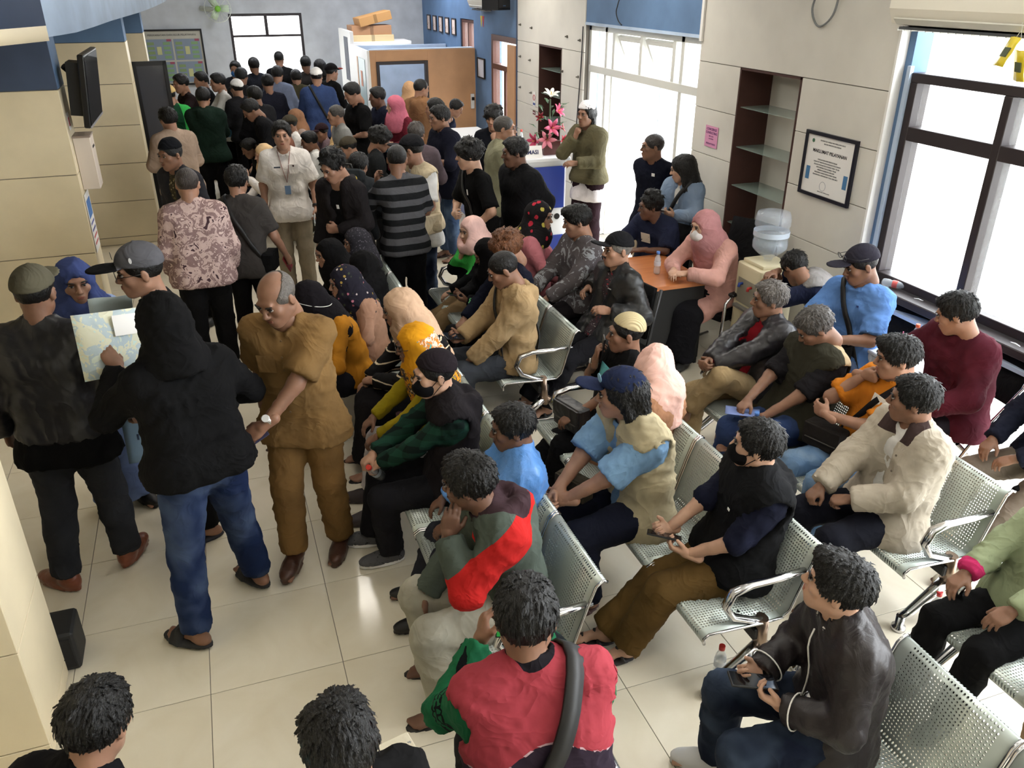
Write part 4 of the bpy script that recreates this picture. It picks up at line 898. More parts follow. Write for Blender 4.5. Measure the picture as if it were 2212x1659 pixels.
def bench(x, y0, n, pitch, label, group='perforated steel waiting benches', arms=(1, 1), rz=0):
    L = n * pitch; t = empty('waiting_bench', (x, y0 + (L / 2 if not rz else 0), 0), math.radians(rz), label, 'bench', group)
    box('beam', (-.08, -L / 2 + .02, .28), (.0, L / 2 - .02, .34), M_BLACK, t, .006)
    for i in range(n):
        yc = -L / 2 + pitch * (i + .5); h = pitch / 2 - .008
        for nme, pr, m in (('seat', P_SEAT, M_PERF_S), ('backrest', P_BACK, M_PERF_B)):
            b = MB().sheet([[(px_, yy, pz_) for px_, pz_ in pr] for yy in (-h, h)], .004); o = b.build(nme, m, t, (0, yc, 0))
            for e in (-h, h):
                MB().tube([(px_, e, pz_ + .002) for px_, pz_ in pr], .007, 6).build('edge', M_CHROME, o)
        b = MB().tube([(-.04, yc - h * .6, .33), (-.12, yc - h * .6, .385)], .012, 6); b.build('bracket', M_BLACK, t)
    for e, on in zip((-1, 1), arms):
        y = e * (L / 2 - .03); g = empty('leg', (0, y, 0)); g.parent = t
        MB().tube([(-.04, 0, .40), (-.035, 0, .30), (-.03, 0, .20)], [.034, .036, .042], 10, flat=.7).build('column', M_BRONZE, g)
        for sx in (-.27, .22):
            MB().tube([(-.03, 0, .24), (-.03 + (sx + .03) * .35, 0, .175), (-.03 + (sx + .03) * .8, 0, .095), (sx, 0, .075)], [.036, .032, .026, .022], 10, flat=.8).build('foot_arm', M_CHROME if sx < 0 else M_BRONZE, g)
            MB().lathe([(.022, .085), (.020, .03), (.034, .022), (.036, .004), (.030, 0)], 14, (sx, 0, 0)).build('foot_pad', M_CHROME, g)
        if on:
            MB().tube([(-.04, 0, .385), (-.10, 0, .40), (-.205, 0, .45), (-.245, 0, .52), (-.215, 0, .585), (-.13, 0, .605), (.02, 0, .60), (.17, 0, .61)], [.02, .022, .024, .024, .024, .022, .020, .018], 10, flat=.75).build('armrest', M_CHROME, t, (0, y, 0))
    return t
bench(1.03, 2.36, 5, .515, 'pale steel bench nearest the aisle, its end seat under the red-panelled jacket')
bench(1.04, 5.02, 4, .50, 'steel bench beyond it on the aisle, filled with women in headscarves')
bench(2.02, 2.24, 4, .51, 'steel bench with one empty seat between a fishing vest and a black mask')
bench(2.00, 4.82, 4, .52, 'steel bench under the beige hoodie, chrome armrest at its end')
bench(3.15, 2.30, 4, .51, 'window-side steel bench with four men, nearest one in a beige jacket')
bench(.69, 1.60, 1, .56, 'steel bench at the bottom edge under the man filming', rz=-90)
bench(1.96, .16, 3, .52, 'pale blue steel bench whose bare backrest stands behind the bomber jacket')
bench(3.02, .42, 3, .54, 'steel bench in the corner under black trousers')
bench(1.10, 9.8, 4, .52, 'far steel bench hidden behind the standing crowd', arms=(0, 1)); bench(1.75, 9.9, 4, .52, 'far steel bench under the long cream headscarf', arms=(0, 1)); bench(1.05, 12.0, 3, .52, 'farthest steel bench in the crowd', arms=(0, 0))
# ---- orange desk
t = empty('desk', (3.17, 5.80, 0), label='office desk with orange-brown top and black panels', cat='desk')
MO = mat('orange_laminate', (198, 116, 62), .35, fn=lambda t: t.link(t.ramp(t.noise(3, 4, t.coord((1, 9, 9)), .6), [(.3, lin((186, 104, 54))), (.7, lin((206, 126, 70)))]), t.b.inputs['Base Color']))
box('desk_top', (-.43, -.38, .70), (.44, .40, .735), MO, t, .006, 2); box('front_panel', (-.38, -.36, .06), (.42, -.34, .70), M_BLACK, t); box('side_panel', (-.40, -.35, 0), (-.37, .37, .70), MO, t); box('side_panel', (.395, -.35, 0), (.42, .37, .70), M_BLACK, t)
box('drawer_unit', (.06, -.30, .35), (.39, .25, .69), M_BLACK, t, .004)
# ---- chairs
def tubechair(loc, rz, label, kind, group=None):
    """visitor chairs: 'sled' black cantilever, 'fold' folding, 'office' mesh armchair; faces +y"""
    t = empty({'sled': 'visitor_chair', 'fold': 'folding_chair', 'office': 'office_chair', 'stool': 'stool'}[kind], loc, math.radians(rz), label, 'chair', group); pad = fabric((30, 30, 33)); fm = plain((26, 26, 28), .35) if kind == 'sled' else M_CHROME
    if kind == 'sled':
        MB().box((-.22, -.20, .40), (.22, .24, .45)).build('seat', pad, t, bevel=.02, seg=2); MB().sheet([[(xx, -.20 - .02 * zz_, .50 + .13 * zz_) for xx in np.linspace(-.21, .21, 7)] for zz_ in range(4)], .03).build('backrest', pad, t)
        for s in (-1, 1): MB().tube([(s * .23, -.24, .02), (s * .23, .26, .02), (s * .23, .28, .06), (s * .23, .24, .42), (s * .23, -.18, .40), (s * .23, -.28, .88)], .013, 8).build('frame', fm, t)
        MB().tube([(-.23, -.24, .02), (.23, -.24, .02)], .013, 8).build('cross_bar', fm, t)
    if kind == 'fold':
        MB().box((-.20, -.20, .42), (.20, .20, .46)).build('seat', pad, t, bevel=.018, seg=2); MB().sheet([[(xx, -.235 - .03 * zz_ + .9 * xx * xx * .3, .60 + .09 * zz_) for xx in np.linspace(-.20, .20, 7)] for zz_ in range(4)], .025).build('backrest', pad, t)
        for s in (-1, 1):
            MB().tube([(s * .215, .30, 0), (s * .215, .05, .42), (s * .215, -.22, .74), (s * .19, -.30, .90)], .012, 8).build('leg', fm, t); MB().tube([(s * .20, -.32, 0), (s * .20, .14, .42)], .012, 8).build('leg', fm, t)
        MB().tube([(-.19, -.30, .90), (0, -.315, .93), (.19, -.30, .90)], .012, 8).build('top_rail', fm, t); MB().tube([(-.2, -.24, .08), (.2, -.24, .08)], .008, 6).build('cross_bar', fm, t)
    if kind == 'office':
        MB().box((-.25, -.24, .40), (.25, .26, .46)).build('seat', pad, t, bevel=.025, seg=2)
        bk = MB().sheet([[(xx, -.26 - .035 * zz_ + .5 * xx * xx, .48 + .12 * zz_) for xx in np.linspace(-.24, .24, 9)] for zz_ in range(6)], .03).build('backrest', pad, t)
        for z in (.62, .76, .90): MB().tube([(-.24, -.30 - (z - .6) * .29 + .03, z), (0, -.31 - (z - .6) * .29, z), (.24, -.30 - (z - .6) * .29 + .03, z)], .004, 6).build('seam', M_BLACK, bk)
        for s in (-1, 1):
            MB().tube([(s * .28, -.26, .02), (s * .28, .26, .02), (s * .28, .30, .07), (s * .28, .27, .58), (s * .28, .20, .63), (s * .28, -.22, .62), (s * .27, -.27, .50)], .013, 8).build('frame', fm, t); MB().box((s * .28 - .03, -.18, .625), (s * .28 + .03, .22, .655)).build('armrest', M_BLACK, t, bevel=.01)
    if kind == 'stool':
        MB().lathe([(.16, .40), (.17, .42), (.165, .44)], 18).build('seat', pad, t)
        for a in range(4): MB().tube([(.11 * math.cos(a * 1.571), .11 * math.sin(a * 1.571), .41), (.17 * math.cos(a * 1.571), .17 * math.sin(a * 1.571), 0)], .011, 6).build('leg', M_CHROME, t)
    return t
# ---- water dispenser
t = empty('water_dispenser', (3.95, 5.16, 0), 0, 'cream floor-standing water dispenser against the panelled wall', 'dispenser'); MC = plain((222, 212, 176), .4)
box('body', (-.16, -.16, .02), (.16, .16, .92), MC, t, .025, 3); box('top_collar', (-.13, -.13, .92), (.13, .13, .95), MC, t, .012, 2); box('tap_recess', (-.162, -.12, .60), (-.155, .12, .80), plain((150, 146, 130), .5), t); box('drip_tray', (-.20, -.11, .56), (-.16, .11, .585), plain((120, 118, 112), .5), t, .004)
for y, c in ((-.06, (190, 40, 36)), (.06, (50, 80, 170))): MB().tube([(-.16, y, .76), (-.19, y, .76), (-.195, y, .735)], .012, 8).build('tap', plain(c, .4), t)
MB().lathe([(.014, 0), (.012, .008)], 12, (-.10, -.10, .92)).build('indicator', plain((200, 60, 40), .4), t)
t = empty('water_bottle', (3.95, 5.16, .945), 0, 'upturned clear nineteen-litre water bottle on the dispenser', 'water bottle'); MG = mat('bottle_plastic', (196, 206, 220), .08, alpha=.30, spec=.7)
prof = [(.03, .0), (.035, .03), (.10, .075), (.132, .11), (.134, .16), (.126, .17), (.126, .185), (.134, .195), (.134, .25), (.126, .26), (.126, .275), (.134, .285), (.134, .345), (.12, .385), (.06, .40)]
MB().lathe(prof, 28).build('shell', MG, t); b = MB()
b.lathe([(.1355, .205), (.1355, .245)], 28, cap=False); b.build('label_band', mat('pale_label', (206, 220, 236), .4, alpha=.8), t); MB().lathe([(.098, .078), (.128, .11), (.128, .20)], 24).build('water', mat('water', (190, 205, 215), .04, alpha=.25), t)
# ---- small white table under the window
t = empty('side_table', (4.12, 3.72, 0), label='small white plastic table under the window sill', cat='table'); MW = plain((226, 228, 232), .45)
box('table_top', (-.17, -.26, .66), (.17, .26, .685), MW, t, .006); box('drawer', (-.16, -.22, .52), (.15, .22, .655), MW, t, .004); box('drawer_front', (-.165, -.14, .55), (-.16, .12, .63), plain((120, 122, 128), .5), t)
for sx in (-.15, .15):
    for sy in (-.23, .23): box('leg', (sx - .015, sy - .015, 0), (sx + .015, sy + .015, .66), MW, t)
t = empty('drink_cup', (4.02, 3.80, .685), label='plastic cup of orange drink with pink straw on the white table', cat='cup')
MB().lathe([(.032, 0), (.034, .05), (.042, .115)], 18, cap=True).build('cup', mat('clear_cup', (225, 225, 225), .1, alpha=.35), t); MB().lathe([(.031, .003), (.033, .048)], 18).build('drink', plain((226, 150, 60), .3), t); MB().lathe([(.044, .113), (.042, .122), (.02, .135)], 18).build('lid', mat('clear_cup2', (235, 235, 235), .1, alpha=.5), t); MB().tube([(0, 0, .03), (.012, -.01, .19)], .004, 6).build('straw', plain((226, 70, 130), .4), t)
# ---- bottles
def bottle(loc, label, capc=(206, 50, 40), rot=(0, 0, 0), parent=None, h=.19, lab=None, group='small clear drinking water bottles', r=.028):
    t = empty('drinking_bottle', loc, 0, label, 'bottle', group); t.rotation_euler = rot; k = h / .19
    MB().lathe([(r * .85, 0), (r, .01 * k), (r, .05 * k), (r * .88, .06 * k), (r, .07 * k), (r, .11 * k), (r * .85, .135 * k), (.012, .165 * k), (.012, .175 * k)], 14).build('shell', mat('clear_pet', (216, 224, 230), .06, alpha=.34, spec=.7), t)
    MB().lathe([(.0145, .168 * k), (.0145, .19 * k)], 12).build('bottle_cap', plain(capc, .45), t)
    MB().lathe([(r * 1.015, .072 * k), (r * 1.015, .108 * k)], 14, cap=False).build('wrapper', mat('wrap_%d_%d_%d' % (lab or (206, 214, 226)), lab or (206, 214, 226), .4, alpha=.75), t)
    return t
bottle((1.86, 2.36, 0), 'small bottle with red cap standing by the chrome bench leg'); bottle((3.06, 2.30, 0), 'empty bottle with red wrapper standing on the bare tiles', (180, 40, 40), h=.21, lab=(206, 60, 40), r=.032)
bottle((4.22, 3.86, .685), 'small bottle with orange cap at the back of the white table', (226, 90, 50)); bottle((3.30, 5.72, .735), 'bottle with blue cap on the orange desk', (70, 120, 200))
bottle((4.40, 4.42, .965), 'bottle with red wrapper lying on the window sill', (206, 60, 50), (math.pi / 2, 0, .5), lab=(226, 80, 70)); bottle((3.62, 10.2, .97), 'left one of two tall bottles on the long white counter', (206, 70, 60), h=.24, lab=(226, 120, 120)); bottle((3.70, 10.05, .97), 'right one of two tall bottles on the long white counter', (206, 70, 60), h=.24, lab=(226, 120, 120))
# ---- reception counter, sign and flowers
t = empty('reception_counter', (3.42, 9.05, 0), label='white and blue reception counter by the entrance', cat='counter'); MBL = plain((44, 66, 160), .35)
box('body', (-.38, -.26, 0), (.36, .30, 1.06), MW, t, .004); box('counter_top', (-.42, -.30, 1.06), (.40, .34, 1.10), MW, t, .006); box('blue_panel', (-.36, -.272, .52), (.34, -.262, 1.0), MBL, t, .002); box('blue_base', (-.36, -.272, 0), (.34, -.262, .20), MBL, t, .002); MB().lathe([(.035, 0), (.035, .006)], 16).build('cable_hole', M_BLACK, t, (.26, -.262, .42), (math.pi / 2, 0, 0))
t = empty('desk_sign', (3.30, 8.86, 1.10), math.radians(-4), 'white tent sign reading INFORMASI on the reception counter', 'sign'); MB().prism([(-.20, -.05, 0), (-.20, .05, 0), (-.20, 0, .13)], (.40, 0, 0)).build('tent_card', M_WHITE, t)
text_mesh('lettering', 'INFORMASI', .062, plain((36, 44, 96), .5), t, Matrix.Translation((0, -.029, .062)) @ Matrix.Rotation(math.radians(69), 4, 'X'), bold=.0012)
t = empty('long_counter', (3.50, 11.0, 0), label='long white service counter along the panelled wall', cat='counter'); box('front', (-.36, -1.4, 0), (-.33, .85, .93), MBL, t); box('counter_top', (-.40, -1.45, .93), (.20, .9, .97), MW, t, .006); box('end_panel', (-.33, -1.4, 0), (.18, -1.37, .93), MW, t); box('end_panel', (-.33, .82, 0), (.18, .85, .93), MW, t)
t = empty('flower_arrangement', (3.66, 9.02, 1.10), label='artificial pink and white lilies in a brown pot on the counter', cat='flowers'); rnd = random.Random(3)
MB().prism([(-.10, -.10, 0), (.10, -.10, 0), (.10, .10, 0), (-.10, .10, 0)], (0, 0, .15)).build('pot', plain((84, 44, 38), .5), t, bevel=.01)
def lily(at, d, r, c, n=6):
    o = empty('lily', at); o.parent = t; q = Vector(d).to_track_quat('Z', 'Y'); o.rotation_mode = 'QUATERNION'; o.rotation_quaternion = q
    for i in range(n):
        a = i * 2 * math.pi / n; ca, sa = math.cos(a), math.sin(a); rows = []
        for k in range(5):
            u = k / 4; w = r * .22 * math.sin(math.pi * min(.98, u * .9 + .06)); z = r * (.65 * math.sin(u * 1.9)); rad = r * u
            rows.append([(ca * rad - sa * s_, sa * rad + ca * s_, z) for s_ in (-w, 0, w)])
        MB().sheet(rows, .002).build('petal', plain(c, .5), o)
    MB().tube([(0, 0, 0), (0, 0, r * .7)], .004, 5).build('stamen', plain((206, 170, 60), .5), o)
for at, d, r, c in (((0, -.02, .62), (0, -.4, .9), .10, (238, 236, 224)), ((.06, -.05, .46), (.5, -.7, .5), .09, (214, 70, 110)), ((-.02, -.10, .30), (0, -1, .2), .11, (222, 92, 130)), ((-.08, -.12, .18), (-.3, -1, .1), .11, (230, 130, 150)), ((.10, -.12, .16), (.5, -.9, .1), .07, (180, 24, 50)), ((.16, -.08, .14), (.8, -.6, -.1), .11, (236, 232, 214)), ((-.17, -.04, .16), (-.9, -.4, 0), .10, (200, 56, 96)), ((-.1, 0, .40), (-.7, -.5, .4), .06, (150, 28, 44)), ((.14, .0, .27), (.8, -.4, .3), .06, (170, 30, 50))): lily(at, d, r, c)
for i in range(26):
    a, z = rnd.uniform(0, 6.28), rnd.uniform(.12, .55); r = .16 * (1 - z * .9) + .03; p = Vector((math.cos(a) * r, math.sin(a) * r, z)); tip = p + Vector((math.cos(a) * .1, math.sin(a) * .1, rnd.uniform(.0, .08))); sd = Vector((-math.sin(a), math.cos(a), 0)) * .018
    MB().sheet([[p, p + sd * .2, ], [p.lerp(tip, .5) - sd + Vector((0, 0, .015)), p.lerp(tip, .5) + sd + Vector((0, 0, .015))], [tip, tip + sd * .1]], .0015).build('leaf', plain((52, 84, 46), .5), t)
MB().tube([(0, 0, .1), (.0, -.01, .60)], .008, 6).build('stem', plain((60, 80, 44), .6), t)
# ---- television, boxes and notices on the left pillars
t = empty('television', (-.90, 8.42, 2.07), 0, 'black flat television on a wall bracket, screen turned to the hall', 'television'); t.rotation_euler = (0, math.radians(6), math.radians(-1))
box('casing', (-.05, -.46, -.29), (.0, .46, .29), plain((16, 16, 18), .3), t, .008); box('screen', (.0, -.44, -.27), (.004, .44, .27), plain((10, 11, 14), .06), t); box('bezel_strip', (.001, -.46, -.29), (.006, .46, -.272), plain((150, 150, 156), .3), t); box('bracket', (-.15, -.40, -.2), (-.05, -.16, .22), M_BLACK, t); MB().tube([(-.15, -.05, .1), (-.205, -.09, .16)], .03, 8).build('bracket_arm', M_BLACK, t)
t = empty('wall_box', (-1.05, 8.22, 1.25), math.radians(0), 'pale laminated suggestion box fixed to the pillar side', 'box'); box('body', (-.068, -.12, 0), (.07, .12, .44), plain((214, 200, 186), .4), t, .004); box('lid', (-.07, -.125, .44), (.075, .125, .455), plain((150, 132, 118), .4), t, .002); box('slot', (.0705, -.06, .34), (.072, .06, .36), M_BLACK, t)
t = empty('notice_sheet', (-1.116, 8.16, .70), 0, 'tall white notice with blue picture on the pillar edge', 'notice'); box('sheet', (0, -.15, 0), (.003, .15, .52), M_PAPER, t); box('picture', (.003, -.12, .30), (.004, .12, .46), plain((70, 120, 190), .6), t)
for z in (.06, .12, .18, .24): box('print_line', (.003, -.11, z), (.004, .11, z + .02), plain((190, 80, 80) if z < .13 else (80, 90, 160), .6), t)
t = empty('small_sticker', (-1.116, 8.12, 1.76), 0, 'small white sticker above the suggestion box', 'sticker'); box('sheet', (0, -.06, 0), (.002, .06, .14), M_PAPER, t); box('mark', (.002, -.03, .03), (.003, .03, .10), plain((190, 60, 60), .6), t)
t = empty('display_stand', (-.66, 11.34, 0), math.radians(6), 'tall dark glossy display stand with black frame beside the pillar', 'display'); box('panel', (-.05, -.02, .04), (.26, .0, 1.98), plain((70, 72, 78), .08), t); MB().box((.25, -.035, 0), (.29, .01, 2.02)).box((-.09, -.035, 0), (-.05, .01, 2.02)).box((-.09, -.035, 1.98), (.29, .01, 2.03)).build('frame', plain((16, 16, 18), .3), t)
# ---- far wall board and fan
t = empty('notice_board', (-.40, 17.975, 1.08), 0, 'framed service flow board with four coloured panels on the far wall', 'board'); box('backing', (-.52, -.012, 0), (.52, 0, .95), plain((180, 176, 160), .6), t)
for lo, hi in (((-.54, -.03, -.02), (-.51, 0, .97)), ((.51, -.03, -.02), (.54, 0, .97)), ((-.51, -.03, .94), (.51, 0, .97)), ((-.51, -.03, -.02), (.51, 0, .01))): box('frame_bar', lo, hi, M_BLACK, t)
text_mesh('heading', 'PERSYARATAN DAN ALUR PELAYANAN', .048, plain((50, 50, 60), .6), t, Matrix.Translation((0, -.014, .87)) @ Matrix.Rotation(math.pi / 2, 4, 'X'))
for i in range(2):
    for j in range(2):
        x0, z0 = -.49 + .50 * i, .03 + .40 * j; q = box('chart', (x0, -.016, z0), (x0 + .47, -.012, z0 + .37), plain((126, 140, 158), .6), t)
        for k in range(4): box('chart_cell', (x0 + .03, -.019, z0 + .03 + .08 * k), (x0 + .15, -.016, z0 + .08 + .08 * k), plain((126, 150, 96), .6), q); box('chart_cell', (x0 + .31, -.019, z0 + .03 + .08 * k), (x0 + .43, -.016, z0 + .08 + .08 * k), plain((120, 156, 104), .6), q)
        box('chart_tab', (x0 + .38, -.02, z0 + .33), (x0 + .46, -.016, z0 + .37), plain((160, 70, 90), .6), q); box('chart_tab', (x0 + .19, -.02, z0 + .10), (x0 + .27, -.016, z0 + .24), plain((190, 190, 130), .6), q)
t = empty('wall_fan', (.48, 17.7, 2.40), 0, 'white wall fan with green hub beside the far window', 'fan'); MF = plain((214, 220, 206), .4)
MB().lathe([(.05, -.10), (.08, -.06), (.08, .0)], 16).build('motor', MF, t, rot=(math.pi / 2, 0, 0)); MB().tube([(0, .08, 0), (-.12, .24, -.02), (-.3, .3, 0)], .045, 8).build('arm', MF, t)
g = MB()
for k in range(16): a = k * math.pi / 8; g.tube([(.03 * math.cos(a), -.10, .03 * math.sin(a)), (.2 * math.cos(a), -.10, .2 * math.sin(a)), (.235 * math.cos(a), -.02, .235 * math.sin(a))], .003, 4)
g.tube([(.235 * math.cos(a), -.02, .235 * math.sin(a)) for a in np.linspace(0, 2 * math.pi, 25)], .006, 5); o = g.build('cage', MF, t); o['kind'] = 'stuff'
MB().lathe([(.055, 0), (.05, .03), (.02, .04)], 16).build('hub', plain((120, 190, 50), .4), t, (0, -.09, 0), (math.pi / 2, 0, 0))
for k in range(3):
    a = k * 2.094; ca, sa = math.cos(a), math.sin(a); MB().sheet([[(ca * r - sa * w, -.05 + w * .25, sa * r + ca * w) for w in (-.06, 0, .06)] for r in (.05, .12, .2)], .003).build('blade', mat('pale_green_blade', (206, 226, 190), .3, alpha=.9), t)
# ---- things on the panelled wall
R90 = Matrix.Rotation(-math.pi / 2, 4, 'Z') @ Matrix.Rotation(math.pi / 2, 4, 'X')      # text facing -X
t = empty('framed_charter', (4.396, 5.18, 1.405), 0, 'black framed service charter headed MAKLUMAT PELAYANAN', 'picture frame'); box('sheet', (-.008, -.27, .0), (0, .27, .445), M_PAPER, t)
for lo, hi in (((-.02, -.29, -.02), (.002, -.265, .465)), ((-.02, .265, -.02), (.002, .29, .465)), ((-.02, -.265, .44), (.002, .265, .465)), ((-.02, -.265, -.02), (.002, .265, .005))): box('frame_bar', lo, hi, plain((26, 26, 40), .35), t)
INK = plain((50, 52, 60), .6)
def wtext(s, y, z, sz, m=INK, bold=0., par=None): return text_mesh('lettering', s, sz, m, par or t, Matrix.Translation((-.0085, y, z)) @ R90, .0006, bold=bold)
wtext('PEMERINTAH DAERAH PROVINSI JAWA BARAT', -.02, .405, .0135); wtext('BADAN PENDAPATAN DAERAH', -.02, .385, .0135); wtext('MAKLUMAT PELAYANAN', .0, .325, .034, plain((24, 24, 30), .6), .0008)
for i, s in enumerate(('DENGAN INI KAMI MENYATAKAN', 'SANGGUP MENYELENGGARAKAN PELAYANAN', 'SESUAI STANDAR PELAYANAN YANG TELAH', 'DITETAPKAN DAN APABILA TIDAK', 'MENEPATI JANJI INI KAMI SIAP', 'MENERIMA SANKSI SESUAI PERATURAN', 'PERUNDANG-UNDANGAN YANG BERLAKU')): wtext(s, .01, .265 - .019 * i, .0145)
MB().lathe([(.016, 0), (.016, .001)], 6).build('crest', plain((60, 110, 80), .6), t, (-.009, .20, .395), (0, -math.pi / 2, 0)); b = MB()
b.tube([(-.009, .02 + .034 * math.cos(a), .075 + .034 * math.sin(a)) for a in np.linspace(0, 6.28, 25)], .0012, 4); b.build('stamp', plain((130, 136, 160), .6), t); wtext('KEPALA PUSAT PENGELOLAAN', .0, .03, .010)
for y in (.215, -.215): box('printed_mark', (-.0092, y - .022, .10), (-.0084, y + .022, .20), plain((64, 120, 170), .6), t)      # generic blue patches where mascots are printed
t = empty('pink_notice', (4.396, 6.82, 1.50), 0, 'pink paper notice reading CONCIERGE CONSULTING', 'notice'); box('sheet', (-.003, -.105, 0), (0, .105, .19), plain((222, 146, 186), .7), t)
PK = plain((110, 50, 110), .6)
for s, z, sz, bo in (('CONCIERGE', .160, .030, .0008), ('CONSULTING', .128, .030, .0008), ('BIRO JASA', .098, .017, 0), ('LAYANAN', .075, .017, 0), ('PENDAFTARAN', .030, .022, .0004)): text_mesh('lettering', s, sz, PK, t, Matrix.Translation((-.0036, 0, z)) @ R90, .0004, bold=bo)
t = empty('no_smoking_sticker', (4.396, 11.42, 1.28), 0, 'small white no-smoking sticker on the far panels', 'sticker'); box('sheet', (-.003, -.05, 0), (0, .05, .20), M_PAPER, t); b = MB(); b.tube([(-.005, .036 * math.cos(a), .12 + .036 * math.sin(a)) for a in np.linspace(0, 6.28, 21)], .005, 5); b.build('ring', plain((190, 40, 40), .5), t); box('caption', (-.004, -.045, .02), (-.003, .045, .05), plain((60, 80, 150), .5), t)
t = empty('red_sticker', (4.396, 11.42, 1.17), 0, 'small dark red sticker below the no-smoking sign', 'sticker'); box('sheet', (-.003, -.05, 0), (0, .05, .06), plain((120, 60, 66), .6), t); box('stripe', (-.004, -.04, .02), (-.003, .04, .03), M_PAPER, t)
# ---- air conditioners, loudspeaker, cables
def aircon(loc, L, label, g='split air conditioners'):
    t = empty('air_conditioner', loc, 0, label, 'air conditioner', g); MA = plain((226, 220, 204), .4)
    MB().prism([(0, -L / 2, 0), (-.17, -L / 2, .03), (-.21, -L / 2, .12), (-.20, -L / 2, .28), (0, -L / 2, .29)], (0, L, 0)).build('casing', MA, t, bevel=.008); b = MB().prism([(-.165, -L / 2 + .04, .025), (-.20, -L / 2 + .04, .06), (-.195, -L / 2 + .04, .068), (-.16, -L / 2 + .04, .034)], (0, L - .08, 0)); b.build('louver', plain((206, 204, 192), .4), t)
    box('outlet', (-.15, -L / 2 + .05, -.004), (-.04, L / 2 - .05, .012), plain((70, 72, 76), .6), t)
    for k in range(int(L / .06)): box('vane', (-.14, -L / 2 + .07 + .06 * k, -.012), (-.05, -L / 2 + .075 + .06 * k, .004), plain((200, 200, 190), .5), t)
    return t
aircon((4.455, 3.85, 2.63), 1.66, 'long cream air conditioner above the big window'); aircon((4.455, 13.7, 2.46), .80, 'white air conditioner above the far wooden door')
t = empty('loudspeaker', (4.22, 12.45, 2.50), math.radians(24), 'black loudspeaker mounted high at the pier corner', 'loudspeaker'); MB().prism([(-.14, -.14, 0), (.10, -.14, 0), (.14, .16, 0), (-.18, .16, 0)], (0, 0, .46)).build('cabinet', plain((20, 20, 22), .6), t, bevel=.01); box('grille', (-.12, -.148, .03), (.08, -.14, .43), plain((34, 34, 36), .8), t); box('badge', (-.05, -.151, .05), (.0, -.148, .065), M_CHROME, t)
def cable(name, pts, label, r=.006, c=(40, 40, 46)):
    P = [Vector(p) for p in pts]; Q = []
    for i in range(len(P) - 1):
        a, b_, c_, d_ = P[max(i - 1, 0)], P[i], P[i + 1], P[min(i + 2, len(P) - 1)]
        for k in range(6): u = k / 6; Q.append(.5 * ((2 * b_) + (c_ - a) * u + (2 * a - 5 * b_ + 4 * c_ - d_) * u * u + (3 * b_ - a - 3 * c_ + d_) * u ** 3))
    Q.append(P[-1]); return tag(MB().tube(Q, r, 6).build(name, plain(c, .5)), label, 'cable')
cable('cable', [(4.40, 8.86, 3.0), (4.39, 8.84, 2.80), (4.385, 8.90, 2.66), (4.39, 8.94, 2.58), (4.39, 8.88, 2.50), (4.385, 8.78, 2.46)], 'black cable dangling on the blue panel above the entrance')
cable('cable', [(4.385, 9.80, 2.40), (4.39, 9.83, 2.0), (4.385, 9.86, 1.6), (4.39, 9.92, 1.2), (4.385, 9.98, .8), (4.385, 10.0, .5)], 'thin dark cable running down the panels beside the entrance', .007)
cable('cable', [(4.385, 5.55, 2.9), (4.38, 5.62, 2.72), (4.38, 5.52, 2.60), (4.38, 5.38, 2.68), (4.385, 5.36, 2.86), (4.38, 5.46, 2.98), (4.38, 5.5, 2.84)], 'grey cable loop hanging high on the white panels', .008, (120, 122, 124))
for k, (y, z, a) in enumerate(((3.66, 2.56, 24), (3.56, 2.50, -12))):
    t = empty('yellow_sachet', (4.18, y, z), 0, ('front yellow paper packet hanging below the air conditioner', 'rear yellow paper packet hanging below the air conditioner')[k], 'packet', 'yellow hanging packets'); t.rotation_euler = (math.radians(a), 0, math.radians(70)); MB().sheet([[(-.05, .004 * (i % 2), -.08 + .04 * i), (.0, .01, -.08 + .04 * i), (.05, .0, -.08 + .04 * i)] for i in range(5)], .006).build('packet', plain((222, 196, 30), .4), t); box('print_patch', (-.035, .012, -.03), (.02, .018, .02), plain((70, 80, 50), .5), t); MB().tube([(0, .005, .08), (0, .0, .22)], .0015, 4).build('string', plain((200, 200, 190), .6), t)
for k, c in enumerate(((200, 50, 50), (226, 200, 50))):
    t = empty('hanging_pennant', (4.30, 13.45 + .10 * k, 2.24), 0, ('small red and white paper pennant under the far air conditioner', 'small yellow paper pennant under the far air conditioner')[k], 'pennant', 'small pennants'); MB().prism([(0, -.04, .14), (0, .04, .14), (0, .0, -.02)], (.008, 0, 0)).build('flag', plain(c, .6), t); MB().tube([(0, 0, .14), (0, 0, .24)], .002, 4).build('string', M_PAPER, t)
# ---- certificate, picture row, cartons on the partition
t = empty('certificate', (4.452, 14.04, 1.40), 0, 'small framed certificate on the blue wall before the partition', 'picture frame'); box('sheet', (-.01, -.17, .02), (-.004, .17, .30), plain((196, 196, 204), .6), t)
for lo, hi in (((-.02, -.20, 0), (0, -.17, .32)), ((-.02, .17, 0), (0, .20, .32)), ((-.02, -.17, .30), (0, .17, .32)), ((-.02, -.17, 0), (0, .17, .02))): box('frame_bar', lo, hi, M_BLACK, t)
for k in range(5):
    y = 17.45 - .45 * k; t = empty('small_picture', (4.452, y, 1.98), 0, ['nearest', 'second', 'middle', 'fourth', 'farthest'][4 - k] + ' of five small framed pictures on the far blue wall', 'picture frame', 'row of small pictures'); box('picture', (-.01, -.10, .02), (-.004, .10, .26), blotch([(120, 90, 80), (220, 200, 190), (150, 110, 100)], 14), t); MB().box((-.016, -.13, 0), (0, -.10, .28)).box((-.016, .10, 0), (0, .13, .28)).box((-.016, -.10, .26), (0, .10, .28)).box((-.016, -.10, 0), (0, .10, .02)).build('frame', M_DARKFR, t)
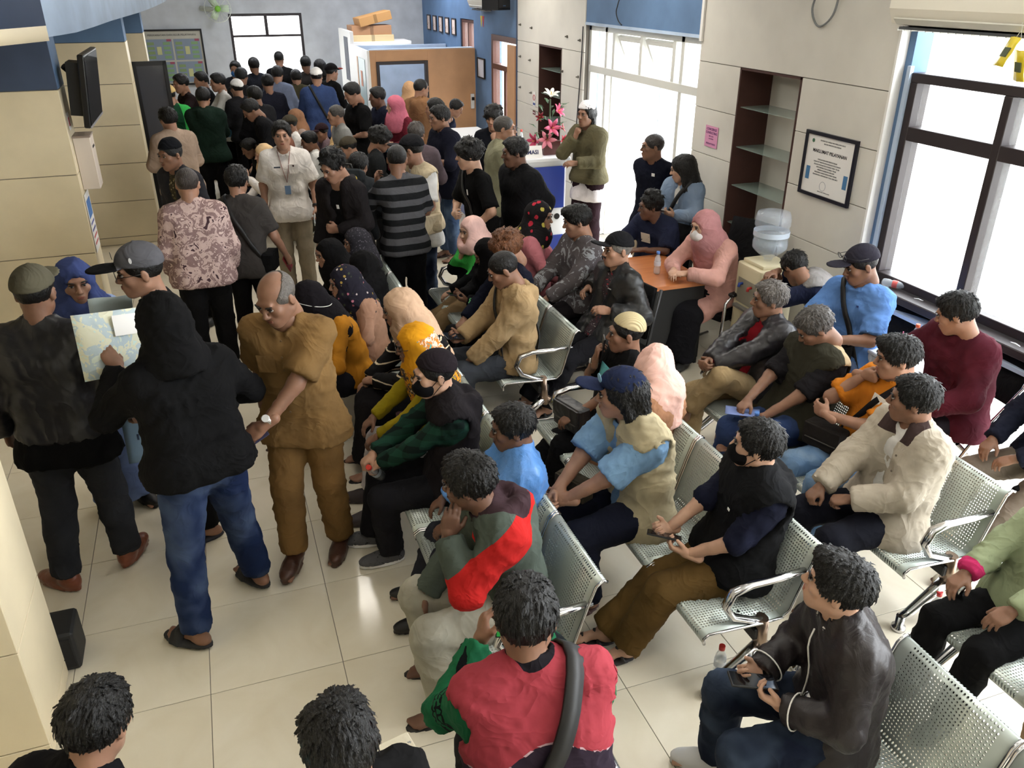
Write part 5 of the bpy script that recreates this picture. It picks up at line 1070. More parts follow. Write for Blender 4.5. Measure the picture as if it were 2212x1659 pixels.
def carton(loc, sz, rot, label, c): t = empty('carton', loc, 0, label, 'box', 'cartons on the partition'); t.rotation_euler = rot; box('box', (-sz[0] / 2, -sz[1] / 2, 0), (sz[0] / 2, sz[1] / 2, sz[2]), plain(c, .7), t, .004); box('tape', (-.03, -sz[1] / 2 - .002, 0), (.03, -sz[1] / 2, sz[2]), plain(dk(c, .8), .5), t); return t
carton((3.10, 16.6, 1.86), (.78, .5, .11), (0, 0, 0), 'flat cream carton at the bottom of the pile on the partition', (216, 190, 140)); carton((3.08, 16.6, 1.97), (.74, .46, .16), (0, 0, .03), 'brown carton in the middle of the pile on the partition', (178, 128, 88)); carton((3.16, 16.55, 2.17), (.62, .4, .15), (0, math.radians(-12), .1), 'tilted brown carton on top of the pile', (188, 136, 76)); carton((2.76, 16.55, 1.86), (.20, .2, .09), (0, 0, .2), 'small pale box beside the tilted carton', (222, 212, 196))
t = empty('storage_cabinet', (3.2, 16.62, 0), label='tall pale cabinet behind the partition carrying cartons', cat='cabinet'); box('body', (-.5, -.33, 0), (.6, .3, 1.86), M_WHITE, t, .004); box('door', (-.48, -.345, .05), (.04, -.33, 1.82), M_WHITE, t, .003); box('door', (.06, -.345, .05), (.58, -.33, 1.82), M_WHITE, t, .003)
t = empty('socket_strip', (4.40, 14.33, 1.0), 0, 'white power socket strip on the partition corner', 'socket'); box('plate', (-.06, -.02, -.12), (.0, .02, .12), M_WHITE, t, .003); box('plug', (-.05, -.05, .02), (-.01, -.02, .07), M_BLACK, t)
t = empty('black_cabinet', (-.98, 3.505, 0), 0, 'black rounded loudspeaker cabinet standing behind the near pillar', 'cabinet'); box('body', (-.30, -.10, .0), (.04, .10, .22), plain((30, 31, 33), .6), t, .03, 3); box('grille', (-.26, -.106, .03), (.02, -.10, .19), plain((22, 22, 24), .8), t)
# ---- outside the entrance
for k in range(7): tag(MB().box((6.6, 9.3 + .22 * k, -.12), (6.68, 9.36 + .22 * k, 1.9)).box((6.58, 9.28 + .22 * k, 1.88), (6.70, 9.38 + .22 * k, 1.93)).build('gate_post', plain((150, 84, 66), .6)), ['first', 'second', 'third', 'fourth', 'fifth', 'sixth', 'seventh'][k] + ' brown gate post from the motorcycle outside the entrance', 'post', 'gate posts outside the entrance')
t = empty('motorcycle', (6.3, 8.6, -.12), math.radians(100), 'parked motorcycle outside the glass door', 'motorcycle')
for y in (-.6, .6):
    MB().tube([(0, y + .27 * math.cos(a), .29 + .27 * math.sin(a)) for a in np.linspace(0, 2 * math.pi, 21)], .045, 8).build('wheel', M_BLACK, t); MB().lathe([(.03, -.06), (.03, .06)], 10).build('hub', M_CHROME, t, (0, y, .29), (0, math.pi / 2, 0))
MB().tube([(0, -.62, .62), (0, -.2, .5), (0, .2, .48), (0, .45, .9)], [.10, .13, .11, .08], 10).build('fairing', plain((180, 50, 44), .3), t); MB().tube([(0, -.65, .74), (0, -.1, .72), (0, .1, .66)], [.10, .12, .10], 10, flat=.5).build('seat', M_BLACK, t); MB().tube([(-.32, .42, .98), (0, .5, .96), (.32, .42, .98)], .016, 8).build('handlebar', M_BLACK, t); MB().tube([(0, .6, .29), (0, .46, .92)], .03, 8).build('fork', M_CHROME, t)
# chairs
tubechair((4.14, 4.02, 0), 106, 'black folding chair under the man in the sky blue polo', 'fold', 'folding chairs by the window'); tubechair((4.10, 3.32, 0), 86, 'black folding chair with chrome rails under the maroon jacket', 'fold', 'folding chairs by the window'); tubechair((4.02, 2.45, 0), 96, 'folding chair nearest the corner, under taupe trousers', 'fold', 'folding chairs by the window')
tubechair((2.62, 5.18, 0), 100, 'black sled-base visitor chair under the leather jacket and cap', 'sled', 'visitor chairs round the desk'); tubechair((2.62, 5.86, 0), 98, 'visitor chair under the grey patterned sweatshirt', 'sled', 'visitor chairs round the desk'); tubechair((2.44, 6.25, 0), -118, 'visitor chair under the flowered black headscarf', 'sled', 'visitor chairs round the desk'); tubechair((3.72, 6.46, 0), 114, 'black visitor chair behind the desk under the dark blue T-shirt', 'sled', 'visitor chairs round the desk')
tubechair((3.86, 5.62, 0), 108, 'black mesh office armchair with chrome frame behind the pink tunic', 'office'); tubechair((4.17, 4.58, 0), 40, 'round black stool under the sleeping man', 'stool'); tubechair((-.66, 1.72, 0), -38, 'chair under the cyan-panelled jacket at the bottom edge', 'sled')
# where each figure stands (x, y), stature, head turn
LOC = {
 'leatherman': (-0.896, 4.084, 1.71, 1.9),
 'bluehijab': (-0.829, 4.813, 1.56, -6.4),
 'greycap': (-0.346, 4.379, 1.7, 7.7),
 'blackhoodie': (-0.269, 3.544, 1.68, -5.1),
 'khaki': (0.244, 3.962, 1.69, -20.3),
 'camojacket': (-0.206, 6.49, 1.65, -10.2),
 'greyshirt': (0.133, 6.809, 1.58, 0.8),
 'blackpeci': (-0.28, 7.831, 1.66, -1.4),
 'beigejacket': (-0.365, 9.795, 1.66, 8.3),
 'whiteshirt': (0.646, 8.324, 1.7, 1.6),
 'curlyhoodie': (1.001, 6.996, 1.66, -17.2),
 'stripeshirt': (1.454, 6.835, 1.66, -23.8),
 'blackcapvest': (1.736, 7.345, 1.66, -57.7),
 'navyman': (2.429, 8.932, 1.68, -12.7),
 'youngblack': (2.16, 6.953, 1.66, -26.6),
 'blackjacket': (2.531, 6.83, 1.68, -27.7),
 'oliveman': (2.677, 7.998, 1.68, -15.1),
 'darkchin': (2.998, 9.002, 1.64, -13.3),
 'deskclerk': (3.056, 12.443, 1.54, 0.9),
 'darkbehind': (2.64, 9.922, 1.62, 0),
 'brownhoodie': (2.676, 11.23, 1.7, -26.6),
 'tanhijab': (2.69, 11.836, 1.6, 0),
 'pinkhijab': (2.329, 10.832, 1.56, -33.8),
 'bluebag': (2.217, 11.293, 1.62, -18.7),
 'blackpolo': (1.868, 11.047, 1.72, -16.9),
 'greyolder': (1.568, 10.645, 1.5, -9.9),
 'bluejacket': (1.578, 12.898, 1.72, 0),
 'oliveback': (1.413, 14.06, 1.6, 0),
 'paleblueback': (1.094, 13.894, 1.68, 0),
 'tallback': (1.31, 15.721, 1.76, 0),
 'backlit1': (0.855, 14.789, 1.74, 0),
 'backlit2': (0.528, 13.567, 1.7, 0),
 'bluemask': (0.582, 15.109, 1.68, 0),
 'whitetee': (0.303, 13.17, 1.68, 0),
 'darkboard': (0.076, 14.307, 1.6, 0),
 'darkarm': (-0.192, 13.026, 1.7, 0),
 'greenojek': (-0.398, 11.936, 1.66, 0),
 'darkgreen': (-0.025, 11.388, 1.68, 0),
 'whitekopiah': (0.492, 12.701, 1.62, 0),
 'blackmid': (0.666, 11.478, 1.66, 0),
 'blackhunch': (0.76, 10.82, 1.64, 0),
 'backlit3': (1.697, 15.02, 1.72, 0),
 'backlit4': (1.904, 14.578, 1.7, 0),
 'redcapfar': (1.881, 13.959, 1.68, 0),
 'backlit6': (0.903, 12.895, 1.66, 0),
 'tancaphijab': (1.222, 12.573, 1.74, 0),
 'greencapwhite': (1.1, 12.202, 1.66, 0),
 'maroonhijab': (0.779, 12.028, 1.58, 0),
 'creamhijabfar': (1.627, 11.36, 1.66, 0),
 'redcap': (1.47, 11.802, 1.48, 20),
 'whiteteeseat': (1.198, 10.811, 1.66, 0),
 'creamhijabsmall': (0.591, 10.079, 1.66, 0),
 'seateddark': (0.656, 11.141, 1.54, 0),
 'brownhijab': (0.912, 11.747, 1.54, 0),
 'messyhair': (1.559, 8.711, 1.52, 0),
 'greypurple': (1.942, 8.36, 1.6, 0),
 'backpacker': (1.137, 7.522, 1.5, 0),
 'greycapseat': (1.591, 10.202, 1.66, 0),
 'blackhairrow': (0.88, 6.326, 1.48, 0),
 'dotscarf': (1.023, 6.571, 1.4, 0),
 'blackscarfback': (0.952, 5.907, 1.4, 0),
 'flowerscarf': (0.879, 5.617, 1.5, -9.4),
 'mustardtop': (0.678, 5.26, 1.72, -46.7),
 'beigescarf': (1.151, 4.698, 1.78, -13.1),
 'yellowscarf': (1.045, 4.203, 1.63, -4.1),
 'beanieman': (0.972, 3.716, 1.7, 10.4),
 'bluesatin': (1.106, 3.184, 1.5, -7.5),
 'redpanel': (0.964, 2.698, 1.76, -29.7),
 'photographer': (0.652, 1.609, 1.78, -14.8),
 'bottomhair': (0.111, 1.342, 1.4, -15.7),
 'cyanjacket': (-0.662, 1.775, 1.7, 15.0),
 'greenjacket': (1.942, 6.45, 1.5, 7.4),
 'blackojek': (1.935, 5.907, 1.42, -11.4),
 'browncurls': (1.943, 5.574, 1.78, -12.8),
 'beigehoodie': (1.814, 5.098, 1.81, -12.4),
 'flowerpink': (2.423, 6.253, 1.69, -13.6),
 'greysweat': (2.621, 5.86, 1.8, -26.0),
 'blackleathercap': (2.577, 5.184, 1.74, -9.2),
 'whitecapman': (3.937, 8.499, 1.7, 1.5),
 'navypolo': (4.004, 7.123, 1.58, -43.1),
 'denimwoman': (4.065, 6.649, 1.46, -54.9),
 'bluetee': (3.713, 6.447, 1.58, -41.1),
 'pinktunic': (3.809, 5.623, 1.75, -16.9),
 'slumped': (4.162, 4.559, 1.62, -48.8),
 'skybluepolo': (3.931, 4.15, 1.86, -31.1),
 'maroonjacket': (4.029, 3.316, 1.78, -53.2),
 'greyhairleather': (3.166, 4.118, 1.64, -27.9),
 'greyhairvest': (3.125, 3.618, 1.66, -28.5),
 'orangetee': (3.228, 3.117, 1.7, -30.7),
 'beigecoat': (2.972, 2.658, 1.7, -42.3),
 'kufiman': (2.069, 3.999, 1.55, -14.1),
 'pinkscarfback': (2.089, 3.587, 1.5, -90.6),
 'bluecapvest': (1.803, 3.151, 1.82, -29.9),
 'blackvestmask': (2.028, 2.6, 1.62, -30.7),
 'bomber': (1.855, 1.675, 1.64, -28.7),
 'greenedge': (3.04, 1.86, 1.62, 0),
 'tanknee': (2.96, 1.24, 1.66, 0),
 'sneakerman': (4.08, 2.66, 1.66, 0),
 'outsider': (6.2, 9.6, 1.66, 0),
}
# ------------------------------------------------------------------ the crowd
def crowd_specs():
    F = fabric; D = dict; BLK = F((24, 24, 26)); DNA = F((30, 34, 48)); WHT = F((226, 224, 220)); NAVY = F((28, 32, 50))
    bp = lambda c=(24, 24, 27), **k: D(m=F(c), **k)
    T = lambda m, **k: D(m=m, **k)
    blk = (18, 18, 19); S = []
    def P(pid, label, group=None, **k): S.append((pid, label, group, k))
    # ---------------- standing, front left
    P('leatherman', 'man in black leather jacket and olive cap, his back turned, beside the cream pillar', f=78, h=1.71, w=1.12, lod=0, skin='tan', hair='crop', hat=('cap', F((104, 100, 84))), hp=6,
      tops=[T(BLK, hem=.16, inf=.014), T(leather((34, 34, 38)), hem=.02, inf=.026, collar=True, name='jacket')], pants=D(m=F((62, 64, 70)), inf=.024), armR=('hang', D(S=(.10, .14, -.46), hand='grip')), armL=('hang', D(S=(.12, .02, -.47))), legR=D(A=(.10, .13, None), yaw=10), legL=D(A=(.16, -.06, None), yaw=62), shoes=('shoe', leather((120, 62, 40))))
    P('bluehijab', 'woman in a slate blue headscarf and pale blue uniform facing the camera', f=292, h=1.56, fem=True, lod=0, skin='mid', hp=4, hijab=D(m=F((74, 88, 138)), drop=.10), tops=[T(F((158, 176, 212)), hem=.2)], pants=D(m=F((120, 140, 186)), skirt=True, end=.96), armR='belly', armL='up', shoes=('shoe', plain(blk, .5)))
    P('greycap', 'man in grey flat-brim cap, dark glasses and black polo shirt facing sideways', f=182, h=1.70, w=1.05, lod=0, skin='mid', heavy=.4, hair='crop', hat=('snapback', F((104, 104, 110)), F((26, 26, 28))), glasses='dark', hp=6, tops=[T(BLK, sl=.8, collar=True, hem=.14)], pants=bp(), armR='belly', armL='belly', shoes=('slide', plain((30, 32, 44), .6)))
    P('blackhoodie', 'person in black hoodie, hood up, and faded blue jeans holding up a map', f=112, h=1.68, w=1.18, lod=0, skin='tan', lean=6, hp=12, noface=True, hair='crop', hijab=D(m=F((22, 22, 24)), g=.012, drop=-.02, name='hood'), tops=[T(F((22, 22, 24)), hem=.03, inf=.028)], pants=D(m=denim((38, 54, 92), (110, 130, 164), .7), inf=.024),
      armL=('up', D(P=(.16, .36, .40), hdir=(.2, .6, .8), palm=(.2, .8, -.4), hand='spread')), armR=('belly', D(P=(.14, .26, .20))), legL=D(A=(.20, -.10, None), yaw=30), legR=D(A=(.23, .12, None), yaw=-10), shoes=('slide', plain((30, 31, 34), .7)))
    P('khaki', 'balding man in khaki uniform walking down the aisle with a phone', f=246, h=1.69, w=1.08, belly=.35, lod=0, skin='tan', heavy=.6, hair='bald', hcol=(92, 86, 80), hp=24, lean=9, tops=[T(F((46, 48, 72)), sl=.4, inf=.006, hem=0), T(F((140, 110, 68)), sl=.85, hem=.17, collar=True, inf=.021, flare=.024, neck=.064)], pants=D(m=F((138, 107, 64)), inf=.026),
      armL=('belly', D(P=(-.07, .40, .06), hdir=(-.8, .4, -.5), hand='hold', palm=(-.2, -.5, -.7))), armR=('hang', D(S=(.05, -.10, -.48))), legR=D(A=(.09, .16, None), yaw=0), legL=D(A=(.12, -.02, None), yaw=4), shoes=('shoe', leather((78, 48, 36))))
    P('camojacket', 'man in mottled maroon and grey jacket seen from behind', f=92, h=1.65, w=1.1, lod=0, skin='mid', hair='crop', hcol=(58, 50, 46), noface=True, tops=[T(F((60, 40, 46)), inf=.012, hem=.0), T(blotch([(74, 52, 58), (196, 168, 160), (140, 112, 110), (214, 190, 180)], 15), hem=.08, inf=.03, collar=True, name='jacket')], pants=D(m=F((26, 26, 28)), inf=.024), arms=('hang', D(S=(.06, .12, -.46))), legR=D(A=(.10, .12, None)), legL=D(A=(.12, -.08, None)), shoes=('sandal', plain((60, 44, 36), .6)))
    P('greyshirt', 'man in dark grey short-sleeved shirt with crossbody strap seen from behind', f=70, h=1.58, lod=0, skin='mid', hair='short', noface=True, lean=8, side=-3, tops=[T(F((78, 74, 72)), sl=.85, hem=.12, collar=True)], pants=D(m=F((24, 24, 26))), armR=('hang', D(S=(.16, .10, -.46), hand='grip')), armL='belly', straps=[D(sg=-1, m=M_BLACK, inf=.022)], legR=D(A=(.1, .1, None)), shoes=('shoe', plain(blk, .5)))
    P('blackpeci', 'man in black felt cap, dark blazer and brown batik shirt', f=222, h=1.66, lod=1, skin='tan', hair='crop', hat=('peci', F((26, 28, 34))), hp=6, tops=[T(floral((66, 60, 44), [(120, 110, 70), (150, 140, 110), (40, 40, 36)], 40), hem=.1, inf=.014), T(F((58, 58, 64)), hem=.14, open=.05, inf=.03, name='blazer')], pants=bp(), shoes=('shoe', plain(blk, .5)))
    P('beigejacket', 'man in beige jacket standing by the dark glossy stand, seen from behind', f=112, h=1.66, w=1.08, lod=1, skin='mid', hair='short', noface=True, tops=[T(F((178, 156, 138)), hem=.12, collar=True, inf=.03, name='jacket')], pants=bp(), arms='belly', shoes=('shoe', plain(blk, .5)))
    P('whiteshirt', 'staff man in white short-sleeved shirt with lanyard badge facing the camera', f=262, h=1.70, w=1.05, lod=0, skin='mid', hair='short', hp=4, tops=[T(F((228, 222, 216)), sl=.85, hem=.15, collar=True, flare=.02)], pants=D(m=F((152, 140, 120)), inf=.022), armL=('hang', D(S=(.08, .10, -.47), hand='hold')), armR=('hang', D(S=(.08, .02, -.49))), shoes=('shoe', F((92, 84, 78))))
    P('curlyhoodie', 'young man with curly hair in open dark hoodie looking down', f=228, h=1.66, lod=0, skin='mid', hair='curly', hp=26, lean=8, tops=[T(BLK, hem=.12, inf=.012, neck=.075), T(F((46, 42, 44)), hem=.10, open=.07, hood='down', inf=.026, name='hoodie')], pants=bp(), armL=('belly', {}), shoes=('slide', plain(blk, .6)))
    P('stripeshirt', 'man in black and grey striped polo shirt seen from behind', f=97, h=1.66, w=1.06, lod=0, skin='tan', hair='crop', hcol=(36, 33, 31), noface=True, tops=[T(stripes((26, 27, 29), (80, 80, 84), .105), sl=.9, hem=.12, collar=True)], pants=bp(inf=.022), armL='up', armR='belly', shoes=('shoe', plain(blk, .5)))
    P('blackcapvest', 'man in black cap, white shirt and cream vest behind the striped shirt', f=205, h=1.66, lod=1, skin='mid', hair='crop', hat=('cap', F((40, 40, 44))), hp=10, tops=[T(WHT, sl=.85, hem=.20), T(F((206, 190, 160)), sl=0, hem=.05, inf=.03, name='vest', open=.03)], pants=D(m=denim((36, 44, 66), amt=.3)), arms='belly', shoes=('slide', plain(blk, .6)))
    P('navyman', 'man in loose navy shirt and blue jeans with a phone in hand', f=196, h=1.68, w=1.12, lod=1, skin='tan', hair='short', tops=[T(F((30, 32, 50)), sl=1.15, hem=.18, collar=True, inf=.032)], pants=D(m=denim((70, 92, 126), amt=.6), inf=.024), armL=('belly', D(P=(.06, .26, .24), hand='hold')), armR='belly', shoes=('sandal', plain((70, 50, 40), .6)))
    P('youngblack', 'slim young man in black T-shirt with a black shoulder bag', f=190, h=1.66, w=.92, lod=1, skin='fair', hair='mop', tops=[T(BLK, sl=.9, hem=.16)], pants=bp(), armL=('belly', D(P=(.16, .14, .05))), armR='belly', straps=[D(sg=1, m=M_BLACK, inf=.022)], shoes=('shoe', plain(blk, .5)))
    P('blackjacket', 'bearded man in bulky black jacket with arms folded behind', f=196, h=1.68, w=1.14, belly=.2, lod=1, skin='dark', hair='short', goatee=True, stache=True, tops=[T(F((34, 34, 37)), hem=.16, inf=.036, collar=True, name='jacket')], pants=bp((22, 24, 30)), arms='behind', shoes=('shoe', plain(blk, .5)))
    P('oliveman', 'man with glasses in pale olive shirt facing the counter', f=-8, h=1.68, w=1.05, lod=1, skin='mid', hair='crop', hcol=(58, 54, 50), glasses='clear', hp=4, tops=[T(F((134, 132, 108)), hem=.16, inf=.03)], pants=bp((24, 28, 40)), arms='belly', shoes=('shoe', plain(blk, .5)))
    P('darkchin', 'man in dark jacket resting chin on hand behind the olive shirt', f=245, h=1.64, lod=1, skin='mid', hair='mop', armL='chin', tops=[T(F((32, 34, 44)), hem=.12)], pants=bp(), shoes=('shoe', plain(blk, .5)))
    P('deskclerk', 'clerk in blue striped shirt leaning over the long counter', f=-32, h=1.54, lod=1, skin='mid', hair='short', lean=50, hp=30, tops=[T(F((52, 62, 96)), hem=.1)], pants=bp(), arms=('belly', D(P=(.12, .40, .20))), shoes=('shoe', plain(blk, .5)))
    P('darkbehind', 'dark-haired person in black standing just behind the navy shirt', f=160, h=1.62, lod=1, skin='mid', hair='bob', tops=[T(BLK)], pants=bp(), arms='belly', shoes=('shoe', plain(blk, .5)))
    P('brownhoodie', 'man in baggy brown hooded jacket facing the partition doorway', f=48, h=1.70, w=1.1, lod=1, skin='mid', hair='crop', noface=True, tops=[T(F((140, 104, 72)), hem=.16, hood='down', inf=.034, name='jacket')], pants=bp((70, 54, 40)), arms='belly', shoes=('shoe', plain(blk, .5)))
    P('tanhijab', 'woman in long tan headscarf in front of the doorway', f=70, h=1.60, fem=True, lod=1, skin='fair', noface=True, hijab=D(m=F((196, 158, 120)), drop=.2), tops=[T(F((158, 116, 80)), hem=.2)], pants=D(m=F((120, 88, 62)), skirt=True), arms='belly', shoes=('shoe', plain(blk, .5)))
    P('pinkhijab', 'woman in rose pink headscarf and maroon blouse', f=212, h=1.56, fem=True, lod=1, skin='fair', hijab=D(m=F((208, 118, 138)), drop=.04), tops=[T(F((122, 42, 58)), hem=.22)], pants=D(m=F((60, 36, 44)), skirt=True), arms='belly', shoes=('shoe', plain(blk, .5)))
    P('bluebag', 'person in dark navy jacket with a teal bag by the partition', f=196, h=1.62, lod=1, skin='dark', hair='short', tops=[T(F((36, 40, 62)), hem=.12)], pants=bp(), arms='belly', shoes=('shoe', plain(blk, .5)))
    P('blackpolo', 'tall man in black polo shirt looking down at his hands', f=200, h=1.72, w=1.05, lod=1, skin='mid', hair='short', hp=24, tops=[T(BLK, sl=.9, hem=.16, collar=True)], pants=bp(), arms='belly', shoes=('shoe', plain(blk, .5)))
    # ---------------- far crowd
    g = 'people crowding at the far counter'
    P('greyolder', 'older man with short grey hair in pale grey shirt', g, f=186, h=1.5, lod=1, skin='mid', hair='thin', hcol=(70, 66, 62), tops=[T(F((150, 150, 148)))], pants=bp(), shoes=('shoe', plain(blk, .5)))
    P('bluejacket', 'man in blue denim jacket and white cap with a shoulder strap, seen from behind', g, f=82, h=1.72, w=1.1, lod=1, skin='mid', hair='crop', hat=('cap', F((232, 230, 228))), noface=True, hy=150 * 0, tops=[T(F((64, 84, 128)), hem=.14, inf=.034, name='jacket')], pants=bp(), straps=[D(sg=-1, m=M_BLACK, inf=.036)], arms='belly', shoes=('shoe', plain(blk, .5)))
    P('oliveback', 'man in olive shirt at the far counter, seen from behind', g, f=88, h=1.6, w=1.08, lod=2, skin='mid', hair='short', tops=[T(F((84, 80, 58)), inf=.03, hem=.14)], pants=bp(), arms='belly')
    P('paleblueback', 'man in pale blue-grey shirt at the far counter', g, f=70, h=1.68, lod=2, skin='mid', hair='short', tops=[T(F((126, 136, 160)), inf=.026, hem=.14)], pants=bp(), arms='belly')
    P('tallback', 'tall man in black against the bright far window', g, f=80, h=1.76, lod=2, skin='tan', hair='crop', tops=[T(BLK)], pants=bp(), arms='belly')
    P('backlit1', 'person in dark jacket silhouetted against the far window', g, f=100, h=1.74, lod=2, skin='tan', hair='short', tops=[T(F((40, 42, 52)), inf=.03)], pants=bp(), arms='belly')
    P('backlit2', 'dark-haired man in charcoal shirt turned towards the far window', g, f=60, h=1.70, lod=2, skin='tan', hair='short', tops=[T(F((44, 42, 44)))], pants=bp(), arms='belly')
    P('bluemask', 'person with a blue face mask at the edge of the far window', g, f=250, h=1.68, lod=2, skin='mid', hair='short', mask=F((70, 130, 200)), tops=[T(F((60, 60, 66)))], pants=bp(), arms='belly')
    P('whitetee', 'man in white T-shirt with folded arms under the wall board', g, f=188, h=1.68, lod=1, skin='mid', hair='short', tops=[T(WHT, sl=.9, hem=.14)], pants=bp(), arms='cross', shoes=('shoe', plain(blk, .5)))
    P('darkboard', 'man in black shirt below the wall board, second from its frame', g, f=192, h=1.6, lod=2, skin='mid', hair='short', tops=[T(BLK)], pants=bp(), arms='belly')
    P('darkarm', 'man in dark maroon shirt raising an arm under the wall board', g, f=200, h=1.70, lod=2, skin='mid', hair='short', tops=[T(F((44, 28, 30)), sl=.9)], pants=bp(), armR='belly', armL=('up', D(P=(.2, .3, .5))))
    P('greenojek', 'man in green jacket with bright green side panel and beige cap', g, f=110, h=1.66, lod=1, skin='mid', hair='crop', hat=('cap', F((206, 178, 122))), noface=True, tops=[T(zoned((32, 84, 56), ((66, 196, 96),)), inf=.03, name='jacket', zf=[lambda c, J: np.minimum(lat(c, J) - .085, hgt(c, J) + .2)])], pants=bp(), arms='belly', shoes=('shoe', plain(blk, .5)))
    P('darkgreen', 'person in dark green hoodie and black trousers, seen from behind', g, f=80, h=1.68, w=1.1, lod=1, skin='mid', hair='short', noface=True, tops=[T(F((30, 52, 42)), hood='down', inf=.034, hem=.1, name='hoodie')], pants=bp(), arms='cross', shoes=('shoe', leather((110, 60, 44))))
    P('whitekopiah', 'man in white skullcap and dark jacket in the crowd', g, f=120, h=1.62, lod=1, skin='mid', hair='crop', hat=('kufi', F((226, 224, 222))), noface=True, tops=[T(F((38, 38, 42)), inf=.03)], pants=bp(), arms='belly')
    P('blackmid', 'man in black jacket in the middle of the far crowd', g, f=130, h=1.66, lod=1, skin='tan', hair='short', noface=True, tops=[T(F((30, 30, 34)), inf=.034)], pants=bp(), arms='belly')
    P('blackhunch', 'person in black bending forward in the far crowd', g, f=180, h=1.64, lod=1, skin='tan', hair='short', lean=18, hp=35, tops=[T(F((26, 26, 30)), inf=.034)], pants=bp(), arms='belly')
    P('backlit3', 'dark-haired person nearest the far window frame', g, f=95, h=1.72, lod=2, skin='tan', hair='short', tops=[T(F((52, 48, 46)))], pants=bp(), arms='belly')
    P('backlit4', 'person in black beside the white partition end', g, f=120, h=1.70, lod=2, skin='tan', hair='bob', tops=[T(BLK)], pants=bp(), arms='belly')
    P('redcapfar', 'man in black cap with red front at the white partition', g, f=30, h=1.68, lod=2, skin='mid', hair='crop', hat=('cap', F((34, 30, 32)), F((150, 60, 50))), tops=[T(BLK)], pants=bp(), arms='belly')
    P('backlit6', 'man in navy jacket in the thick of the far crowd', g, f=100, h=1.66, lod=2, skin='tan', hair='short', tops=[T(F((34, 36, 50)))], pants=bp(), arms='belly')
    # seated far rows
    g = 'people on the far benches'
    P('tancaphijab', 'woman in tan headscarf seated on the far bench', g, sit=True, h=1.74, f=180, fem=True, lod=1, skin='mid', hijab=D(m=F((160, 120, 92)), drop=.12), tops=[T(F((180, 160, 150)))], pants=bp((80, 70, 66)))
    P('greencapwhite', 'man in grey cap and white shirt seated among the far rows', g, sit=True, f=185, lod=1, skin='mid', hair='crop', hat=('cap', F((90, 84, 70))), tops=[T(WHT)], pants=bp())
    P('maroonhijab', 'woman in dark maroon headscarf on the far bench', g, sit=True, h=1.58, f=200, fem=True, lod=1, skin='fair', hijab=D(m=F((92, 50, 54)), drop=.12), tops=[T(F((84, 46, 52)))], pants=bp())
    P('creamhijabfar', 'woman in long cream headscarf, turned away on the far bench', g, sit=True, f=120, fem=True, lod=1, skin='fair', noface=True, hijab=D(m=F((222, 186, 134)), drop=.16), tops=[T(F((200, 168, 120)))], pants=bp((110, 96, 80)))
    P('redcap', 'man in dark plum cap and mauve shirt', g, sit=True, h=1.48, f=200, lod=1, skin='mid', hair='crop', hat=('cap', F((60, 40, 46))), hy=20, tops=[T(F((132, 112, 118)))], pants=bp())
    P('whiteteeseat', 'man with black hair in white T-shirt seated sideways', g, sit=True, f=178, lod=1, skin='tan', hair='short', hp=14, tops=[T(WHT, sl=.9)], pants=bp())
    P('creamhijabsmall', 'woman in pale cream headscarf raising her hand', g, sit=True, f=190, fem=True, lod=1, skin='fair', hijab=D(m=F((226, 194, 150)), drop=.08), armL=('up', D(P=(.1, .3, .42), hand='spread')), tops=[T(F((226, 220, 214)))], pants=bp((190, 180, 172)))
    P('seateddark', 'young man in dark shirt bent over in the far row', g, sit=True, h=1.54, f=190, lod=1, skin='tan', hair='short', hp=28, lean=14, tops=[T(F((34, 34, 38)))], pants=bp((50, 60, 80)))
    P('brownhijab', 'woman in brown headscarf behind the white shirt staff', g, sit=True, h=1.54, f=185, fem=True, lod=1, skin='mid', hijab=D(m=F((150, 104, 86)), drop=.12), tops=[T(F((90, 60, 60)))], pants=bp())
    P('messyhair', 'man with messy black hair in dark jacket turned towards the counter', g, f=-10, h=1.52, lod=1, skin='tan', hair='mop', hp=20, tops=[T(F((40, 42, 44)))], pants=bp(), arms='belly', shoes=('shoe', plain(blk, .5)))
    P('greypurple', 'older man with thinning hair in mauve grey shirt', g, f=70, h=1.60, lod=1, skin='tan', hair='thin', hcol=(70, 64, 60), noface=True, tops=[T(F((96, 84, 90)), inf=.03)], pants=bp(), arms='belly', shoes=('shoe', plain(blk, .5)))
    P('backpacker', 'hunched person in charcoal jacket wearing a dark backpack', g, f=60, h=1.50, lod=1, skin='tan', hair='short', noface=True, lean=18, hp=22, tops=[T(F((50, 54, 58)), inf=.03)], pants=bp(), arms='belly', shoes=('shoe', plain(blk, .5)))
    P('greycapseat', 'man in olive cap bowed over behind the curly hair', g, sit=True, f=170, lod=1, skin='mid', hair='crop', hat=('cap', F((92, 84, 70))), hp=20, tops=[T(F((96, 90, 84)))], pants=bp())
    # ---------------- seated, aisle rows
    g = 'people seated along the aisle benches'
    P('blackhairrow', 'woman with black head covering seated at the far aisle end', g, sit=True, h=1.48, lean=8, f=192, fem=True, lod=1, skin='mid', hijab=D(m=F((28, 27, 29)), drop=.08), tops=[T(BLK)], pants=bp())
    P('dotscarf', 'woman in dark dotted headscarf with hand at her mouth', g, sit=True, h=1.4, f=186, fem=True, lod=1, skin='mid', hijab=D(m=floral((44, 42, 48), [(90, 86, 96), (60, 58, 66)], 60), drop=.08), armL='chin', tops=[T(F((70, 66, 64)))], pants=bp((90, 84, 76)))
    P('blackscarfback', 'woman in plain black headscarf seen from behind', g, sit=True, h=1.4, f=150, fem=True, lod=1, skin='mid', noface=True, hijab=D(m=F((26, 25, 27)), drop=.12), tops=[T(BLK)], pants=bp())
